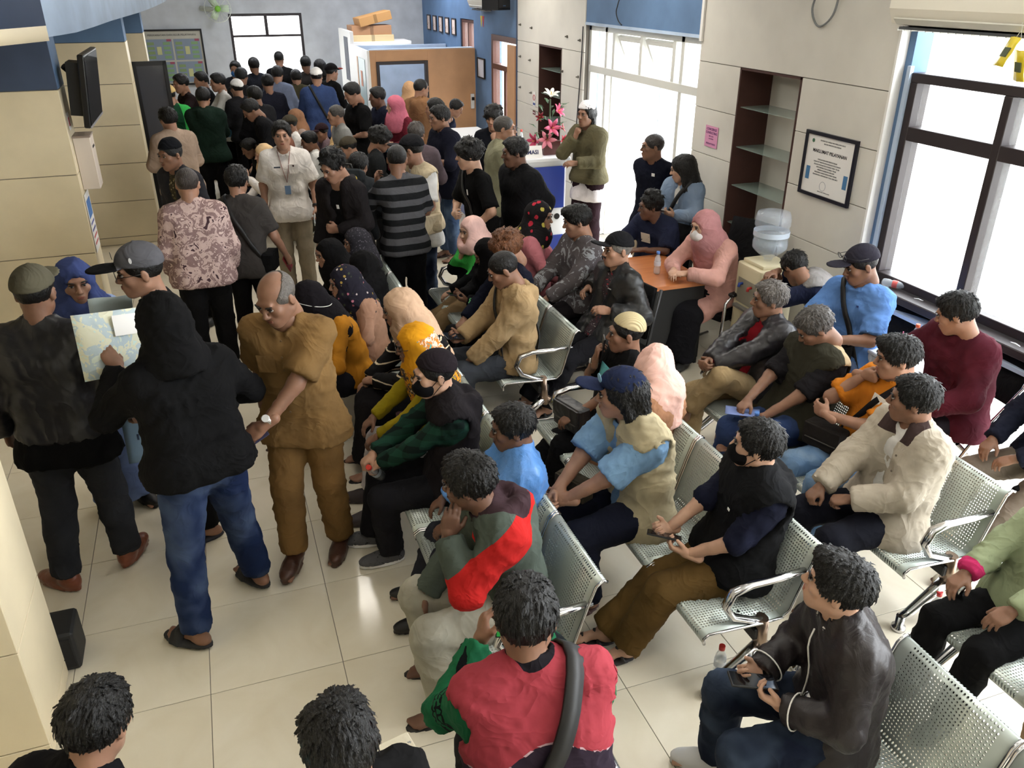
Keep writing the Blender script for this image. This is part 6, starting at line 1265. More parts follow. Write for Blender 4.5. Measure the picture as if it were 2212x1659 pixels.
    P('flowerscarf', 'woman in navy flowered headscarf and peach blouse leaning forward', g, sit=True, f=196, fem=True, lod=0, skin='mid', lean=8, h=1.72, hijab=D(m=floral((34, 32, 44), [(170, 140, 60), (190, 110, 130), (196, 184, 180), (60, 70, 50)], 26, .24), drop=.10), tops=[T(F((186, 146, 122)))], pants=bp((150, 120, 104)))
    P('mustardtop', 'woman in black headscarf and mustard blouse leaning forward', g, sit=True,  f=200, fem=True, lod=0, skin='mid', lean=16, h=1.72, noface=True, hp=12, hijab=D(m=F((36, 32, 38)), drop=.14), tops=[T(F((190, 130, 32)))], pants=bp((40, 40, 48), skirt=True), armL='knee', shoes=('flipflop', plain((60, 40, 36), .6)))
    P('beigescarf', 'woman in beige headscarf and black cardigan with cream stripes holding a bottle', g, sit=True, f=178, fem=True, lod=0, skin='mid', lean=10, hp=14, hijab=D(m=F((208, 176, 148)), drop=.20), tops=[T(stripes((26, 25, 27), (214, 196, 164), .062, frac=.88), inf=.022)], pants=bp((36, 34, 38), skirt=True), armL=('knee', D(P=(.02, .40, .16), hand='grip')), armR='knee', shoes=('flipflop', plain(blk, .6)))
    P('yellowscarf', 'woman in bright yellow printed headscarf and olive yellow top', g, sit=True, f=176, fem=True, lod=0, skin='tan', lean=4, hp=10, glasses='clear', hijab=D(m=F((224, 160, 22)), drop=.10, zones=[(blotch([(60, 170, 176), (206, 120, 40), (226, 200, 180), (120, 60, 30)], 24), lambda c, J: ((c - J['hc']) @ J['HR'][:, 1] < -.035 + .02 * np.sin(c[:, 2] * 40)) & (((c - J['hc']) @ J['HR'][:, 2]) < .06)), (blotch([(190, 60, 30), (220, 150, 30), (70, 60, 60), (230, 210, 180)], 30), lambda c, J: ((c - J['hc']) @ J['HR'][:, 2]) < -.115)]), tops=[T(F((164, 146, 24)), inf=.012, fold=.004)], pants=bp((214, 208, 208)), arms='knee', shoes=('shoe', plain((60, 50, 50), .5)))
    P('beanieman', 'man in black skullcap, black face mask and green plaid shirt under a hooded vest', g, sit=True, f=172, lod=0, skin='fair', lean=-2, hp=6, hair='crop', hat=('beanie', F((44, 36, 42))), mask=F((26, 26, 30)), tops=[T(plaid((28, 66, 52), (18, 30, 28), .075)), T(F((40, 36, 40)), sl=0, hood='down', inf=.034, name='vest')], pants=D(m=F((40, 40, 46)), inf=.022), armL=('knee', D(P=(.02, .40, .14), hand='grip')), armR=('knee', D(P=(.04, .44, .16), hand='grip')), legR=D(A=(.12, .46, None)), legL=D(A=(.06, .36, None)), shoes=('sneaker', blotch([(24, 24, 26), (90, 90, 94)], 60), plain((226, 224, 222), .5)))
    P('bluesatin', 'man with black hair in shiny sky blue jacket', g, sit=True, f=172, lod=0, skin='dark', hair='short', hp=8, lean=-12, h=1.5, tops=[T(mat('blue_satin', (84, 140, 214), .34, spec=.5, fn=lambda t: t.bump(t.noise(14, 4, None, .6, 1.), .5, .014)), collar=True, inf=.028, name='jacket')], pants=D(m=F((52, 54, 64)), inf=.022), arms='knee', shoes=('shoe', plain(blk, .5)))
    P('redpanel', 'man in grey-green jacket with red shoulder panel, cheek propped on his hand', g, sit=True, f=176, lod=0, skin='dark', hair='part', lean=8, slouch=14, hp=12, noface=False, tops=[T(zoned((92, 102, 94), ((206, 44, 42), (74, 54, 60))), inf=.032, name='jacket', hood='down', hem=.08, zf=[lambda c, J: np.minimum(.026 + np.maximum(0, -lat(c, J) - .06) * .42 - np.abs(hgt(c, J) - .09 + .5 * frt(c, J)), .03 - lat(c, J)), lambda c, J: .135 - np.linalg.norm(c - J['nk'] + J['fw'] * .05, axis=1)])], pants=D(m=F((176, 172, 158)), inf=.034, end=.90, flare=.02), armL=('cheek', D(pole=(.3, .6, -.9))), armR=('knee', D(P=(.06, .42, -.04), hdir=(0, .3, -1), hand='grip')), legL=D(A=(.16, .34, None)), legR=D(A=(.10, .30, None)), shoes=('flipflop', plain((40, 38, 36), .7)))
    P('photographer', 'broad man in red and purple vest filming with a phone, seen from behind', sit=True, seat=.50, f=84, h=1.78, hs=1.06, w=1.22, lod=0, skin='tan', hair='short', noface=True, hp=16, lean=4, tops=[T(zoned((36, 116, 78), ((24, 30, 34),)), inf=.02, zf=[lambda c, J: np.minimum(np.max([.030 - np.abs(t_on(c, J['sh' + n], J['el' + n]) - q) for n in 'LR' for q in (.50, .62, .74)], 0), np.abs(lat(c, J)) - .15)]), T(zoned((176, 70, 82), ((62, 50, 66), (200, 170, 176), (40, 36, 44))), sl=0, inf=.036, name='vest', zf=[lambda c, J: .0 + .05 * np.cos(lat(c, J) * 13) - hgt(c, J), lambda c, J: .004 - np.abs(.05 * np.cos(lat(c, J) * 13) - hgt(c, J)), lambda c, J: .088 - np.linalg.norm(c - J['nk'] - J['d3'] * .02, axis=1)])], pants=bp((40, 40, 46)), armL=('up', D(P=(.10, .36, .36), hdir=(-.3, .5, .8), palm=(-.9, .1, .1))), armR=('up', D(P=(.10, .36, .34))), straps=[D(sg=1, m=M_BLACK, inf=.046, width=.055)], shoes=('shoe', plain(blk, .5)))
    P('bottomhair', 'person with thick parted black hair at the bottom edge of the picture', f=118, h=1.40, lod=0, skin='mid', hair='part', noface=True, hp=18, tops=[T(BLK)], pants=bp(), arms='belly', shoes=('shoe', plain(blk, .5)))
    P('cyanjacket', 'man in black jacket with pale cyan panels in the bottom corner', sit=True, f=52, h=1.70, lod=0, skin='mid', hair='short', noface=True, hp=20, lean=10, tops=[T(zoned((28, 28, 34), ((110, 196, 206),)), inf=.03, collar=True, name='jacket', zf=[lambda c, J: np.minimum(lat(c, J) - .10, .13 - hgt(c, J))])], pants=bp(), arms='lap', shoes=('shoe', plain(blk, .5)))
    # ---------------- middle rows
    g = 'people seated on the middle benches'
    P('greenjacket', 'woman in pale pink headscarf and bright green jacket, fist at her mouth', g, sit=True, lean=-8, f=190, fem=True, lod=0, skin='fair', hijab=D(m=F((226, 188, 180)), drop=-.06), armR='chin', armL='lap', tops=[T(zoned((72, 190, 86), ((26, 28, 30),)), inf=.026, name='jacket', zf=[lambda c, J: np.maximum(-.06 - hgt(c, J), np.minimum(np.abs(lat(c, J)) - .17, .02 - hgt(c, J)))])], pants=D(m=F((158, 132, 96)), inf=.022), legR=D(A=(.08, .60, None)), legL=D(A=(.06, .52, None)), shoes=('shoe', plain(blk, .5)))
    P('blackojek', 'woman in black headscarf and black jacket with white and green lettering', g, sit=True, h=1.42, f=184, fem=True, lod=0, skin='tan', hp=26, hijab=D(m=F((24, 23, 25)), drop=.02), tops=[T(F((24, 24, 27)), inf=.03, name='jacket')], pants=D(m=F((24, 24, 26))), arms='phone', legR=D(A=(.08, .56, None)), legL=D(A=(.08, .52, None)), shoes=('shoe', plain(blk, .5)))
    P('browncurls', 'person with bleached brown curls in a navy top', g, sit=True, lean=-10, f=186, lod=1, skin='mid', hair='mop', hcol=(112, 66, 36), hp=26, tops=[T(F((30, 34, 52)))], pants=bp(), shoes=('shoe', plain(blk, .5)))
    P('beigehoodie', 'young man in beige hoodie looking down at his phone', g, sit=True, f=180, lod=0, skin='tan', hair='crop', hp=26, lean=-4, tops=[T(F((60, 58, 58)), inf=.012, neck=.07), T(F((176, 150, 112)), inf=.034, hood='down', name='hoodie', open=.024)], pants=D(m=denim((66, 70, 78), (120, 124, 130), .4), inf=.022), armR=('phone', D(P=(.06, .36, .16))), armL=('lap', D(P=(.12, .36, .05))), straps=[D(sg=1, m=M_BLACK, inf=.046)], legR=D(A=(.10, .50, None)), legL=D(A=(.10, .40, None)), shoes=('sandal', plain(blk, .6)))
    P('flowerpink', 'woman in black, red and yellow flowered headscarf and pink blouse', g, sit=True, seat=.46, f=-28, fem=True, lod=0, skin='tan', hijab=D(m=floral((28, 26, 28), [(190, 176, 70), (196, 40, 60), (160, 150, 70)], 16, .30), drop=-.02), tops=[T(F((204, 128, 136)))], pants=bp((150, 96, 102)), arms='lap', shoes=('shoe', plain(blk, .5)))
    P('greysweat', 'young man with wavy black hair in grey patterned sweatshirt', g, sit=True, seat=.46, f=188, lod=0, skin='mid', hair='quiff', hp=14, lean=-10, tops=[T(blotch([(88, 82, 84), (88, 82, 84), (150, 152, 156)], 9, 2.2, stops=[0, .3, .56]), inf=.03)], pants=bp((40, 36, 40)), arms='lap', legR=D(A=(.1, .5, None)), shoes=('shoe', plain(blk, .5)))
    P('blackleathercap', 'older man in black cap and black leather jacket slouching against the desk', g, sit=True, f=190, lod=0, skin='mid', hair='crop', hcol=(110, 104, 98), hat=('cap', F((36, 36, 40))), lean=-18, slouch=16, seat=.44, h=1.72, hp=0, stache=True, tops=[T(blotch([(206, 200, 198), (60, 50, 54), (206, 50, 60)], 34), inf=.012), T(leather((32, 33, 35)), inf=.034, open=.06, collar=True, name='jacket')], pants=D(m=F((38, 38, 44)), inf=.022), armL=('side', D(P=(.20, .10, .26))), armR=('side', D(P=(.26, -.02, .28))), legR=D(A=(.10, .62, None), pole=(.1, 1, .9)), legL=D(A=(.08, .56, None), pole=(.1, 1, .9)), shoes=('sandal', plain(blk, .6)))
    P('whitecapman', 'man in white skullcap and olive jacket leaning beside the glass door, hand on chin', f=206, h=1.70, lod=0, skin='tan', hair='bob', hat=('peci', F((228, 224, 226))), hp=2, armR='chin', armL=('side', D(P=(.10, .34, .20))), tops=[T(F((224, 218, 220)), hem=.26, inf=.014), T(F((104, 98, 74)), hem=.06, inf=.034, name='jacket')], pants=D(m=F((56, 36, 44)), inf=.03), shoes=('sandal', plain(blk, .6)))
    P('navypolo', 'man in glasses and navy polo shirt with white badge standing at the door', f=208, h=1.58, w=1.08, lod=0, skin='tan', hair='crop', hcol=(50, 44, 42), glasses='clear', hp=2, tops=[T(NAVY, sl=.9, hem=.18, collar=True)], pants=D(m=F((186, 170, 148))), arms='behind', shoes=('shoe', plain(blk, .5)))
    P('denimwoman', 'woman with long black hair in pale denim jacket looking at her phone', f=204, h=1.46, fem=True, lod=0, skin='fair', hair='long', hp=16, tops=[T(WHT, inf=.01), T(denim((132, 152, 178), (176, 190, 206), .5), inf=.028, open=.04, name='jacket', collar=True)], pants=bp((120, 116, 116)), arms='phone', straps=[D(sg=-1, m=M_BLACK, inf=.04)], shoes=('shoe', plain(blk, .5)))
    P('bluetee', 'heavy man in dark blue T-shirt with arms on the orange desk', sit=True, seat=.46, f=204, h=1.76, w=1.22, belly=.5, heavy=.8, lod=0, skin='dark', hair='curly', hp=8, lean=8, tops=[T(F((48, 54, 80)), sl=.95, inf=.022)], pants=bp(), arms='desk', shoes=('shoe', plain(blk, .5)))
    P('pinktunic', 'woman in dusty pink headscarf, white face mask and pink tunic at the desk', sit=True, seat=.46, f=198, fem=True, h=1.78, w=1.1, lod=0, skin='fair', hp=10, lean=12, mask=F((226, 222, 222)), hijab=D(m=F((198, 144, 146)), drop=.12, g=.0), tops=[T(F((216, 168, 158)), inf=.026, thigh=.9, over=True)], pants=D(m=F((34, 34, 40)), skirt=True), armL=('desk', D(P=(.06, .46, .27))), armR=('desk', D(P=(.06, .48, .27))), shoes=('shoe', plain(blk, .5)))
    P('slumped', 'man in navy and grey slumped over the water dispenser', sit=True, seat=.46, f=140, h=1.62, lod=0, skin='tan', hair='short', noface=True, lean=26, hp=46, tops=[T(F((40, 46, 72)), sl=.95, inf=.02), T(F((150, 146, 144)), sl=0, inf=.032, name='vest')], pants=bp((110, 110, 116)), armL=('desk', D(P=(.06, .56, .44), hdir=(-.5, .5, -.7))), armR=('desk', D(P=(-.06, .52, .48), hdir=(-.8, .5, 0))), shoes=('shoe', plain(blk, .5)))
    P('skybluepolo', 'man in navy cap and sky blue polo shirt typing on a phone', sit=True, seat=.46, f=196, h=1.86, lean=-8, w=1.06, lod=0, skin='tan', hair='crop', hat=('cap', F((54, 52, 64))), hp=20, tops=[T(F((104, 146, 206)), sl=.9, inf=.024, collar=True, hem=.14)], pants=D(m=denim((52, 70, 112))), armR=('phone', D(P=(.08, .34, .26))), armL=('phone', D(P=(.08, .32, .24))), straps=[D(sg=1, m=M_BLACK, inf=.03)], shoes=('shoe', plain(blk, .5)))
    P('maroonjacket', 'man in maroon quilted jacket seated sideways under the window', sit=True, seat=.46, f=176, h=1.78, w=1.14, lod=0, skin='mid', hair='short', hp=22, lean=2, tops=[T(F((60, 46, 56)), inf=.012), T(F((96, 36, 52)), inf=.038, collar=True, name='jacket', hem=.12)], pants=bp((46, 40, 48)), armR=('desk', D(P=(.20, .36, .26))), armL='lap', shoes=('shoe', plain(blk, .5)))
    g = 'people seated on the window-side bench'
    P('greyhairleather', 'grey-haired man in black leather jacket and red shirt, hands clasped on his knee', g, sit=True, f=182, h=1.68, lod=0, skin='tan', hair='short', hcol=(98, 92, 88), hp=4, lean=-13, tops=[T(F((150, 26, 40)), inf=.014), T(leather((38, 36, 40)), inf=.032, open=.055, collar=True, name='jacket')], pants=D(m=F((170, 148, 112)), end=.88, inf=.024), armL=('clasp', D(P=(.02, .40, .22))), armR=('clasp', D(P=(.02, .40, .24))), legL=D(A=(-.06, .46, .34), pole=(.3, .6, 1), yaw=20, pitch=-30), legR=D(A=(.10, .38, None)), shoes=('sandal', leather((96, 58, 40))), bareL=True)
    P('greyhairvest', 'grey-haired man in olive pocket vest looking down, one bare foot across his knee', g, sit=True, f=182, h=1.68, w=1.08, lod=0, skin='tan', hair='short', hcol=(84, 80, 78), hp=38, lean=-16, slouch=14, tops=[T(F((38, 36, 40)), sl=.95, inf=.016), T(zoned((66, 64, 52), ((178, 158, 126),)), sl=0, inf=.036, hood='down', name='vest', zf=[lambda c, J: np.minimum(hgt(c, J) - .13, .02 - frt(c, J))])], pants=D(m=denim((52, 72, 116), (92, 114, 154), .5), inf=.026, endL=.86), armL=('lap', D(P=(.08, .34, .10), hand='grip')), armR=('lap', D(P=(.06, .36, .16), hand='hold')), legL=D(A=(-.16, .40, .36), pole=(.9, .8, .6), yaw=60, pitch=-20), legR=D(A=(.10, .40, None)), shoes=('sandal', plain((70, 50, 44), .6)), bareL=True)
    P('orangetee', 'man in orange T-shirt covering his mouth with his fist', g, sit=True, f=178, h=1.70, w=1.14, belly=.3, lod=0, skin='mid', hair='quiff', goatee=True, heavy=.4, hp=8, lean=-15, slouch=16, side=-4, tops=[T(F((206, 128, 32)), sl=.85, inf=.022, hem=.12)], pants=D(m=denim((104, 136, 172), (170, 190, 206), .7), inf=.026), armR=('chin', D(H=(.07, .15, -.13), hdir=(-.95, -.1, .25), palm=(0, -.9, .3))), armL=('cross', D(P=(-.10, .24, .26))), straps=[D(sg=-1, m=F((44, 42, 46)), inf=.03)], legR=D(A=(.12, .50, None)), legL=D(A=(.14, .40, None)), shoes=('shoe', F((150, 146, 138))))
    P('beigecoat', 'smiling man in pale beige jacket with brown collar over a white polo', g, sit=True, f=174, h=1.68, w=1.1, lod=0, skin='tan', hair='short', hp=4, lean=-10, tops=[T(WHT, inf=.012, collar=True), T(zoned((190, 180, 164), ((84, 68, 66),)), inf=.038, open=.05, name='jacket', hem=.12, zf=[lambda c, J: np.minimum(np.minimum(hgt(c, J) - .10, frt(c, J) - .03), .115 - np.abs(lat(c, J)))])], pants=D(m=F((34, 36, 48)), inf=.024), armL=('lap', D(P=(.06, .28, .14), hand='grip')), armR=('lap', D(P=(.10, .36, .12), hand='grip')), legR=D(A=(.16, .44, None)), legL=D(A=(.12, .34, None)), shoes=('shoe', plain((24, 23, 24), .5)))
    g = 'people seated on the middle benches'
    P('kufiman', 'man in beige knitted skullcap and black T-shirt with a phone at his lips', g, sit=True, f=176, h=1.66, lod=0, skin='tan', hair='crop', hat=('kufi', mat('knit_beige', (190, 172, 128), .9, fn=lambda t: t.bump(t.add('ShaderNodeTexWave').outputs['Fac'], .5, .01))), hp=2, lean=-15, tops=[T(BLK, sl=.9, inf=.018)], pants=bp((26, 26, 30), inf=.022), armR=('chin', D(H=(.06, .17, -.19), hand='hold', hdir=(-.1, -.1, 1))), armL=('knee', D(P=(.12, .36, .12))), legR=D(A=(.08, .56, None)), legL=D(A=(.1, .42, None)), shoes=('sandal', plain(blk, .6)))
    P('pinkscarfback', 'woman in pale pink headscarf and brown dress seen from behind', g, sit=True, lean=-12, f=120, fem=True, h=1.60, lod=0, skin='fair', noface=True, hp=10, hijab=D(m=F((230, 188, 176)), drop=.14, face=True), tops=[T(F((170, 126, 96)), inf=.024, thigh=.9, over=True)], pants=D(m=F((160, 118, 90)), skirt=True), arms='lap', shoes=('shoe', plain(blk, .5)))
    P('bluecapvest', 'man in navy baseball cap, pale blue shirt and khaki fishing vest, hands on his knee', g, sit=True, f=184, h=1.70, w=1.06, lod=0, skin='mid', hair='bob', hat=('cap', F((42, 52, 84))), hp=6, lean=4, slouch=12, tops=[T(F((128, 164, 198)), sl=.95, inf=.024, collar=True, flare=.024), T(F((184, 172, 142)), sl=0, inf=.042, name='vest', open=.035, hem=.12)], pants=D(m=F((30, 34, 52)), inf=.028), armL=('clasp', D(P=(.0, .44, .10))), armR=('clasp', D(P=(.03, .47, .12))), legR=D(A=(.08, .42, None)), legL=D(A=(.14, .34, None)), shoes=('sandal', plain((80, 50, 44), .6)))
    P('blackvestmask', 'man in black face mask and black hooded vest looking aside, phone in his lap', g, sit=True, f=168, h=1.70, w=1.04, lod=0, skin='fair', hair='short', hp=0, lean=-12, slouch=12, mask=F((24, 23, 26)), tops=[T(F((34, 38, 60)), sl=1.02, inf=.018), T(F((30, 31, 34)), sl=0, inf=.042, hood='down', name='vest')], pants=D(m=F((108, 84, 44)), inf=.034, flare=.01), armL=('phone', D(P=(.09, .28, .10))), armR=('phone', D(P=(.05, .38, .12))), legR=D(A=(.02, .60, None)), legL=D(A=(.10, .52, None)), shoes=('sandal', plain((32, 26, 26), .6)))
    P('bomber', 'young man in black bomber jacket with white piping, phone in both hands', sit=True, f=158, h=1.64, w=.98, lod=0, skin='fair', hair='quiff', hp=-6, lean=0, tops=[T(BLK, inf=.012), T(mat('bomber_satin', (36, 30, 32), .42, spec=.45, fn=lambda t: t.bump(t.noise(12, 4, None, .6, 1.), .5, .014)), inf=.030, collar=True, name='jacket', hem=.10)], pants=D(m=denim((34, 42, 62), amt=.25), inf=.026), armL=('phone', D(P=(.10, .24, .13))), armR=('phone', D(P=(.06, .30, .14))), legR=D(A=(.14, .36, None)), legL=D(A=(.20, .34, None)), shoes=('sneaker', plain((200, 200, 200), .5)))
    # ---------------- by the corner
    P('greenedge', 'person in black trousers and pale green top cut by the picture edge', sit=True, lean=-20, slouch=4, f=178, h=1.62, lod=0, skin='tan', hair='bob', tops=[T(zoned((156, 166, 132), ((214, 60, 120),)), inf=.024, zf=[lambda c, J: np.minimum(t_on(c, J['elR'], J['wrR']) - .75, .08 - d_seg(c, J['elR'], J['wrR']))])], pants=D(m=F((24, 24, 26))), arms='knee', shoes=('shoe', plain(blk, .5)))
    P('tanknee', 'person in tan trousers in the bottom corner', sit=True, f=180, h=1.66, lod=0, skin='tan', hair='short', tops=[T(F((120, 110, 96)), inf=.024)], pants=D(m=F((168, 140, 108)), inf=.026), arms='lap', shoes=('shoe', plain(blk, .5)))
    P('sneakerman', 'person in taupe trousers and cream sneakers on the corner folding chair', sit=True, seat=.46, f=166, h=1.66, lod=0, skin='tan', hair='short', tops=[T(F((34, 38, 56)), inf=.024)], pants=D(m=F((128, 116, 104)), inf=.022), arms='lap', legR=D(A=(.10, .44, None)), legL=D(A=(.30, .56, None)), shoes=('sneaker', F((206, 196, 176)), plain((150, 110, 70), .6)))
    P('outsider', 'man in blue batik shirt standing outside the glass door', f=200, h=1.66, lod=1, skin='mid', hair='short', tops=[T(blotch([(50, 90, 150), (150, 180, 210), (70, 110, 170)], 22), sl=.9, hem=.14)], pants=bp(), shoes=('shoe', plain(blk, .5)), z=-.12)
    return S
for pid, label, group, k in crowd_specs():
    l = LOC[pid]; d = math.hypot(l[0], l[1]); person(pid, dict(k, h=l[2], hy=l[3], lod=0 if d < 6.0 else 1 if d < 10. else 2), label, l[:2], group)
# ------------------------------------------------------------------ what people hold and wear
def wm(J): return Matrix.Translation(J['ob'].location) @ Matrix.Rotation(J['ob'].rotation_euler.z, 4, 'Z')
def palm(J, n, y=.085, z=-.03): return J['wr' + n] + J['HM' + n] @ (V(0, y, z) * J['s'])
def put_world(J, o, R, t): o.rotation_mode = 'QUATERNION'; M = wm(J) @ m4(R, t); o.location = M.to_translation(); o.rotation_quaternion = M.to_quaternion(); return o
def frame(y, z): y, z = nrm(y), nrm(z); z = nrm(z - y * (y @ z)); return np.stack([np.cross(y, z), y, z], 1)
def phone(pid, label, c=None, y=None, z=None, col=(22, 22, 26), screen=(16, 18, 24), sz=(.076, .158, .009), n=None):
    J = FIG[pid]; t = empty('phone', (0, 0, 0), 0, label, 'phone', 'mobile phones in hands')
    if n: c = palm(J, n); y = J['HM' + n][:, 1]; z = -J['HM' + n][:, 2] if z is None else z
    elif c is None: c = (palm(J, 'R') + palm(J, 'L')) / 2 + V(0, .01, .0)
    if z is None: z = J['hc'] + J['HR'] @ V(0, .1, 0) - c
    if y is None: y = V(0, 1, .3)
    put_world(J, t, frame(y, z), c); box('case', (-sz[0] / 2, -sz[1] / 2, -sz[2] / 2), (sz[0] / 2, sz[1] / 2, sz[2] / 2), plain(col, .35), t, .004, 2); box('screen', (-sz[0] * .46, -sz[1] * .47, sz[2] / 2), (sz[0] * .46, sz[1] * .47, sz[2] / 2 + .0006), plain(screen, .08), t); box('camera_bump', (-sz[0] * .4, sz[1] * .28, -sz[2] / 2 - .002), (-sz[0] * .05, sz[1] * .44, -sz[2] / 2), plain(dk(col, .7), .3), t)
    return t
phone('bomber', 'large black phone in clear case held by the bomber jacket man', y=V(0, 1, .1), sz=(.082, .17, .010)); phone('blackvestmask', 'black phone in the lap of the man in black mask', y=V(.4, 1, .1)); phone('skybluepolo', 'dark phone held by the man in the sky blue polo'); phone('denimwoman', 'pale phone held up by the long-haired woman', col=(200, 190, 180)); phone('beigehoodie', 'dark phone in the right hand of the beige hoodie man', n='R', z=V(-.2, -.4, 1))
phone('photographer', 'phone showing a green screen in the hands of the man filming', screen=(40, 170, 70), y=V(.2, .5, .9), z=V(0, -1, .5), n=None); phone('khaki', 'blue-grey phone in the hand of the man in khaki', n='L', col=(66, 66, 96)); phone('whiteshirt', 'teal phone in the lowered hand of the staff man', n='L', col=(190, 196, 200), screen=(70, 120, 130)); phone('navyman', 'brown-cased phone held by the navy shirt man', n='L', col=(80, 60, 50)); phone('greyshirt', 'red-cased phone in the lowered hand of the grey shirt man', n='R', col=(150, 40, 44)); phone('kufiman', 'black phone held to the lips of the man in the knitted skullcap', n='R'); phone('blackojek', 'dark phone held by the woman in the black lettered jacket')
# bottles in hands
def hand_bottle(pid, n, label, capc, up=V(0, 0, 1), off=0., h=.19):
    J = FIG[pid]; t = bottle((0, 0, 0), label, capc, h=h, group='small clear drinking water bottles'); y = nrm(up); R = frame(J['HM' + n][:, 1], y); R = np.stack([np.cross(nrm(J['HM' + n][:, 1] - y * (J['HM' + n][:, 1] @ y)), y), nrm(J['HM' + n][:, 1] - y * (J['HM' + n][:, 1] @ y)), y], 1); put_world(J, t, R, palm(J, n, .07, -.035) - y * (.1 + off))
hand_bottle('beanieman', 'L', 'bottle with red cap between the hands of the masked man in plaid', (206, 50, 40), V(-.5, .3, .6)); hand_bottle('beigescarf', 'L', 'bottle with orange cap hanging from the hand of the beige headscarf', (222, 80, 50), V(0, 0, 1), .06); hand_bottle('greyhairvest', 'L', 'bottle with blue cap in the hand of the olive vest man', (80, 130, 210), V(0, .2, 1)); hand_bottle('redpanel', 'R', 'bottle with orange cap under the lowered hand of the red-panelled jacket', (232, 96, 50), V(0, -.2, 1), .05)
# papers
def sheet_obj(J, name, label, w, h, c, R, t, m, bend=.02, extra=()):
    o = empty(name, (0, 0, 0), 0, label, 'paper'); put_world(J, o, R, t); MB().sheet([[(-w / 2 + w * i / 6, -h / 2 + h * j / 6, bend * math.sin(i * .9) * math.sin(j * .7)) for i in range(7)] for j in range(7)], .0012).build('sheet', m, o)
    for k, (x0, y0, x1, y1, mm) in enumerate(extra): box('print_patch', (x0 * w, y0 * h, bend * .9), (x1 * w, y1 * h, bend * .9 + .001), mm, o)
    return o
J = FIG['blackhoodie']; MAP = blotch([(214, 226, 212), (186, 204, 210), (222, 222, 196), (206, 230, 222)], 14, .6); sheet_obj(J, 'map_sheet', 'pale green printed map held up by the hooded person', .36, .30, None, frame(V(.1, .35, .95), V(.35, -.8, .6)), palm(J, 'L', .10, -.02) + V(.06, .02, .02), MAP, .015, [(0., .1, .35, .42, M_PAPER)])
J = FIG['leatherman']; sheet_obj(J, 'blue_form', 'pale blue paper form hanging from the hand of the leather jacket man', .21, .30, None, frame(V(0, .1, 1), V(.2, -1, .1)), palm(J, 'R', .06, -.02) + V(.03, .03, -.14), plain((126, 156, 182), .7), .01, [(-.1, .05, .05, .07, plain((40, 60, 90), .6)), (-.2, -.05, -.15, .06, plain((40, 60, 90), .6))])
J = FIG['bluehijab']; sheet_obj(J, 'white_form', 'white and mint paper held by the woman in the slate blue headscarf', .21, .28, None, frame(V(0, .3, .9), V(-.1, -.6, .7)), palm(J, 'L', .08, -.02), plain((206, 226, 228), .7), .01)
J = FIG['greyhairvest']; sheet_obj(J, 'blue_booklet', 'thin blue booklet on the thigh of the olive vest man', .12, .20, None, frame(V(.6, .8, 0), V(0, -.1, 1)), palm(J, 'R', .08, -.035), plain((110, 130, 190), .6), .004)
# chest and sleeve marks
def on_chest(J, x, z, inf, belly=0., back=False):
    f = -J['fw'] if back else J['fw']; o = J['ch'] + J['ax'] * x + J['d2'] * z; pr = torso_prims(J, inf, belly=belly); r = .5
    for _ in range(25): r -= float(evalp((o + f * r)[None], pr)[0]) * .9
    return o + f * r
def badge(pid, name, x, z, w, h, m, inf, belly=0., back=False, th=.003, label=None, off=.010):
    J = FIG[pid]; p = on_chest(J, x, z, inf, belly, back); f = -J['fw'] if back else J['fw']; o = box(name, (-w / 2, -h / 2, 0), (w / 2, h / 2, th), m, J['ob'], .001); o.matrix_basis = m4(frame(J['d2'], f), p + f * off)
    if label: o['label'] = label
    return o
badge('khaki', 'name_tag', -.085, .05, .075, .030, plain((26, 26, 28), .4), .024, .35); badge('khaki', 'pocket', .085, .0, .09, .10, fabric((140, 110, 68)), .026, .35, off=.006); badge('khaki', 'pocket', -.085, -.03, .09, .10, fabric((140, 110, 68)), .026, .35, off=.006)
badge('whiteshirt', 'name_tag', .075, .05, .06, .014, plain((60, 70, 84), .4), .016); badge('whiteshirt', 'pocket', -.075, .03, .085, .09, fabric((224, 218, 212)), .016, off=.006); badge('whiteshirt', 'pin', -.075, .06, .016, .016, plain((70, 40, 44), .4), .016, off=.014)
badge('navypolo', 'logo_patch', -.07, .07, .035, .03, M_PAPER, .016); badge('bluetee', 'shirt_print', .02, .0, .10, .09, blotch([(48, 54, 80), (216, 200, 180), (230, 226, 220)], 26), .022, .5); badge('orangetee', 'shirt_print', -.05, .03, .10, .10, blotch([(206, 128, 32), (226, 220, 210), (120, 110, 110)], 30), .022, .3); badge('kufiman', 'shirt_print', .03, -.03, .12, .16, blotch([(26, 26, 28), (100, 190, 200), (200, 130, 70)], 20), .018); badge('blackvestmask', 'logo_patch', -.09, .0, .02, .012, M_PAPER, .042, off=.012); badge('skybluepolo', 'logo_patch', -.07, .06, .016, .014, plain((40, 60, 120), .6), .024); badge('curlyhoodie', 'logo_patch', -.02, .0, .025, .035, M_PAPER, .012); badge('greyhairvest', 'zip_strip', -.10, -.06, .09, .012, plain((170, 170, 164), .5), .036); badge('bluecapvest', 'pocket', -.08, -.08, .10, .11, fabric((176, 164, 134)), .042, off=.006); badge('bluecapvest', 'pocket', .08, -.08, .10, .11, fabric((176, 164, 134)), .042, off=.006)
badge('youngblack', 'logo_patch', -.06, .02, .02, .05, M_PAPER, .016); badge('blackleathercap', 'logo_patch', -.09, .03, .04, .008, plain((150, 150, 150), .4), .034)
badge('photographer', 'emblem', .05, -.14, .05, .07, plain((190, 160, 70), .6), .036, back=True, off=.014); badge('photographer', 'emblem', -.05, -.15, .09, .05, plain((150, 150, 140), .6), .036, back=True, off=.014)
J = FIG['whiteshirt']     # lanyard
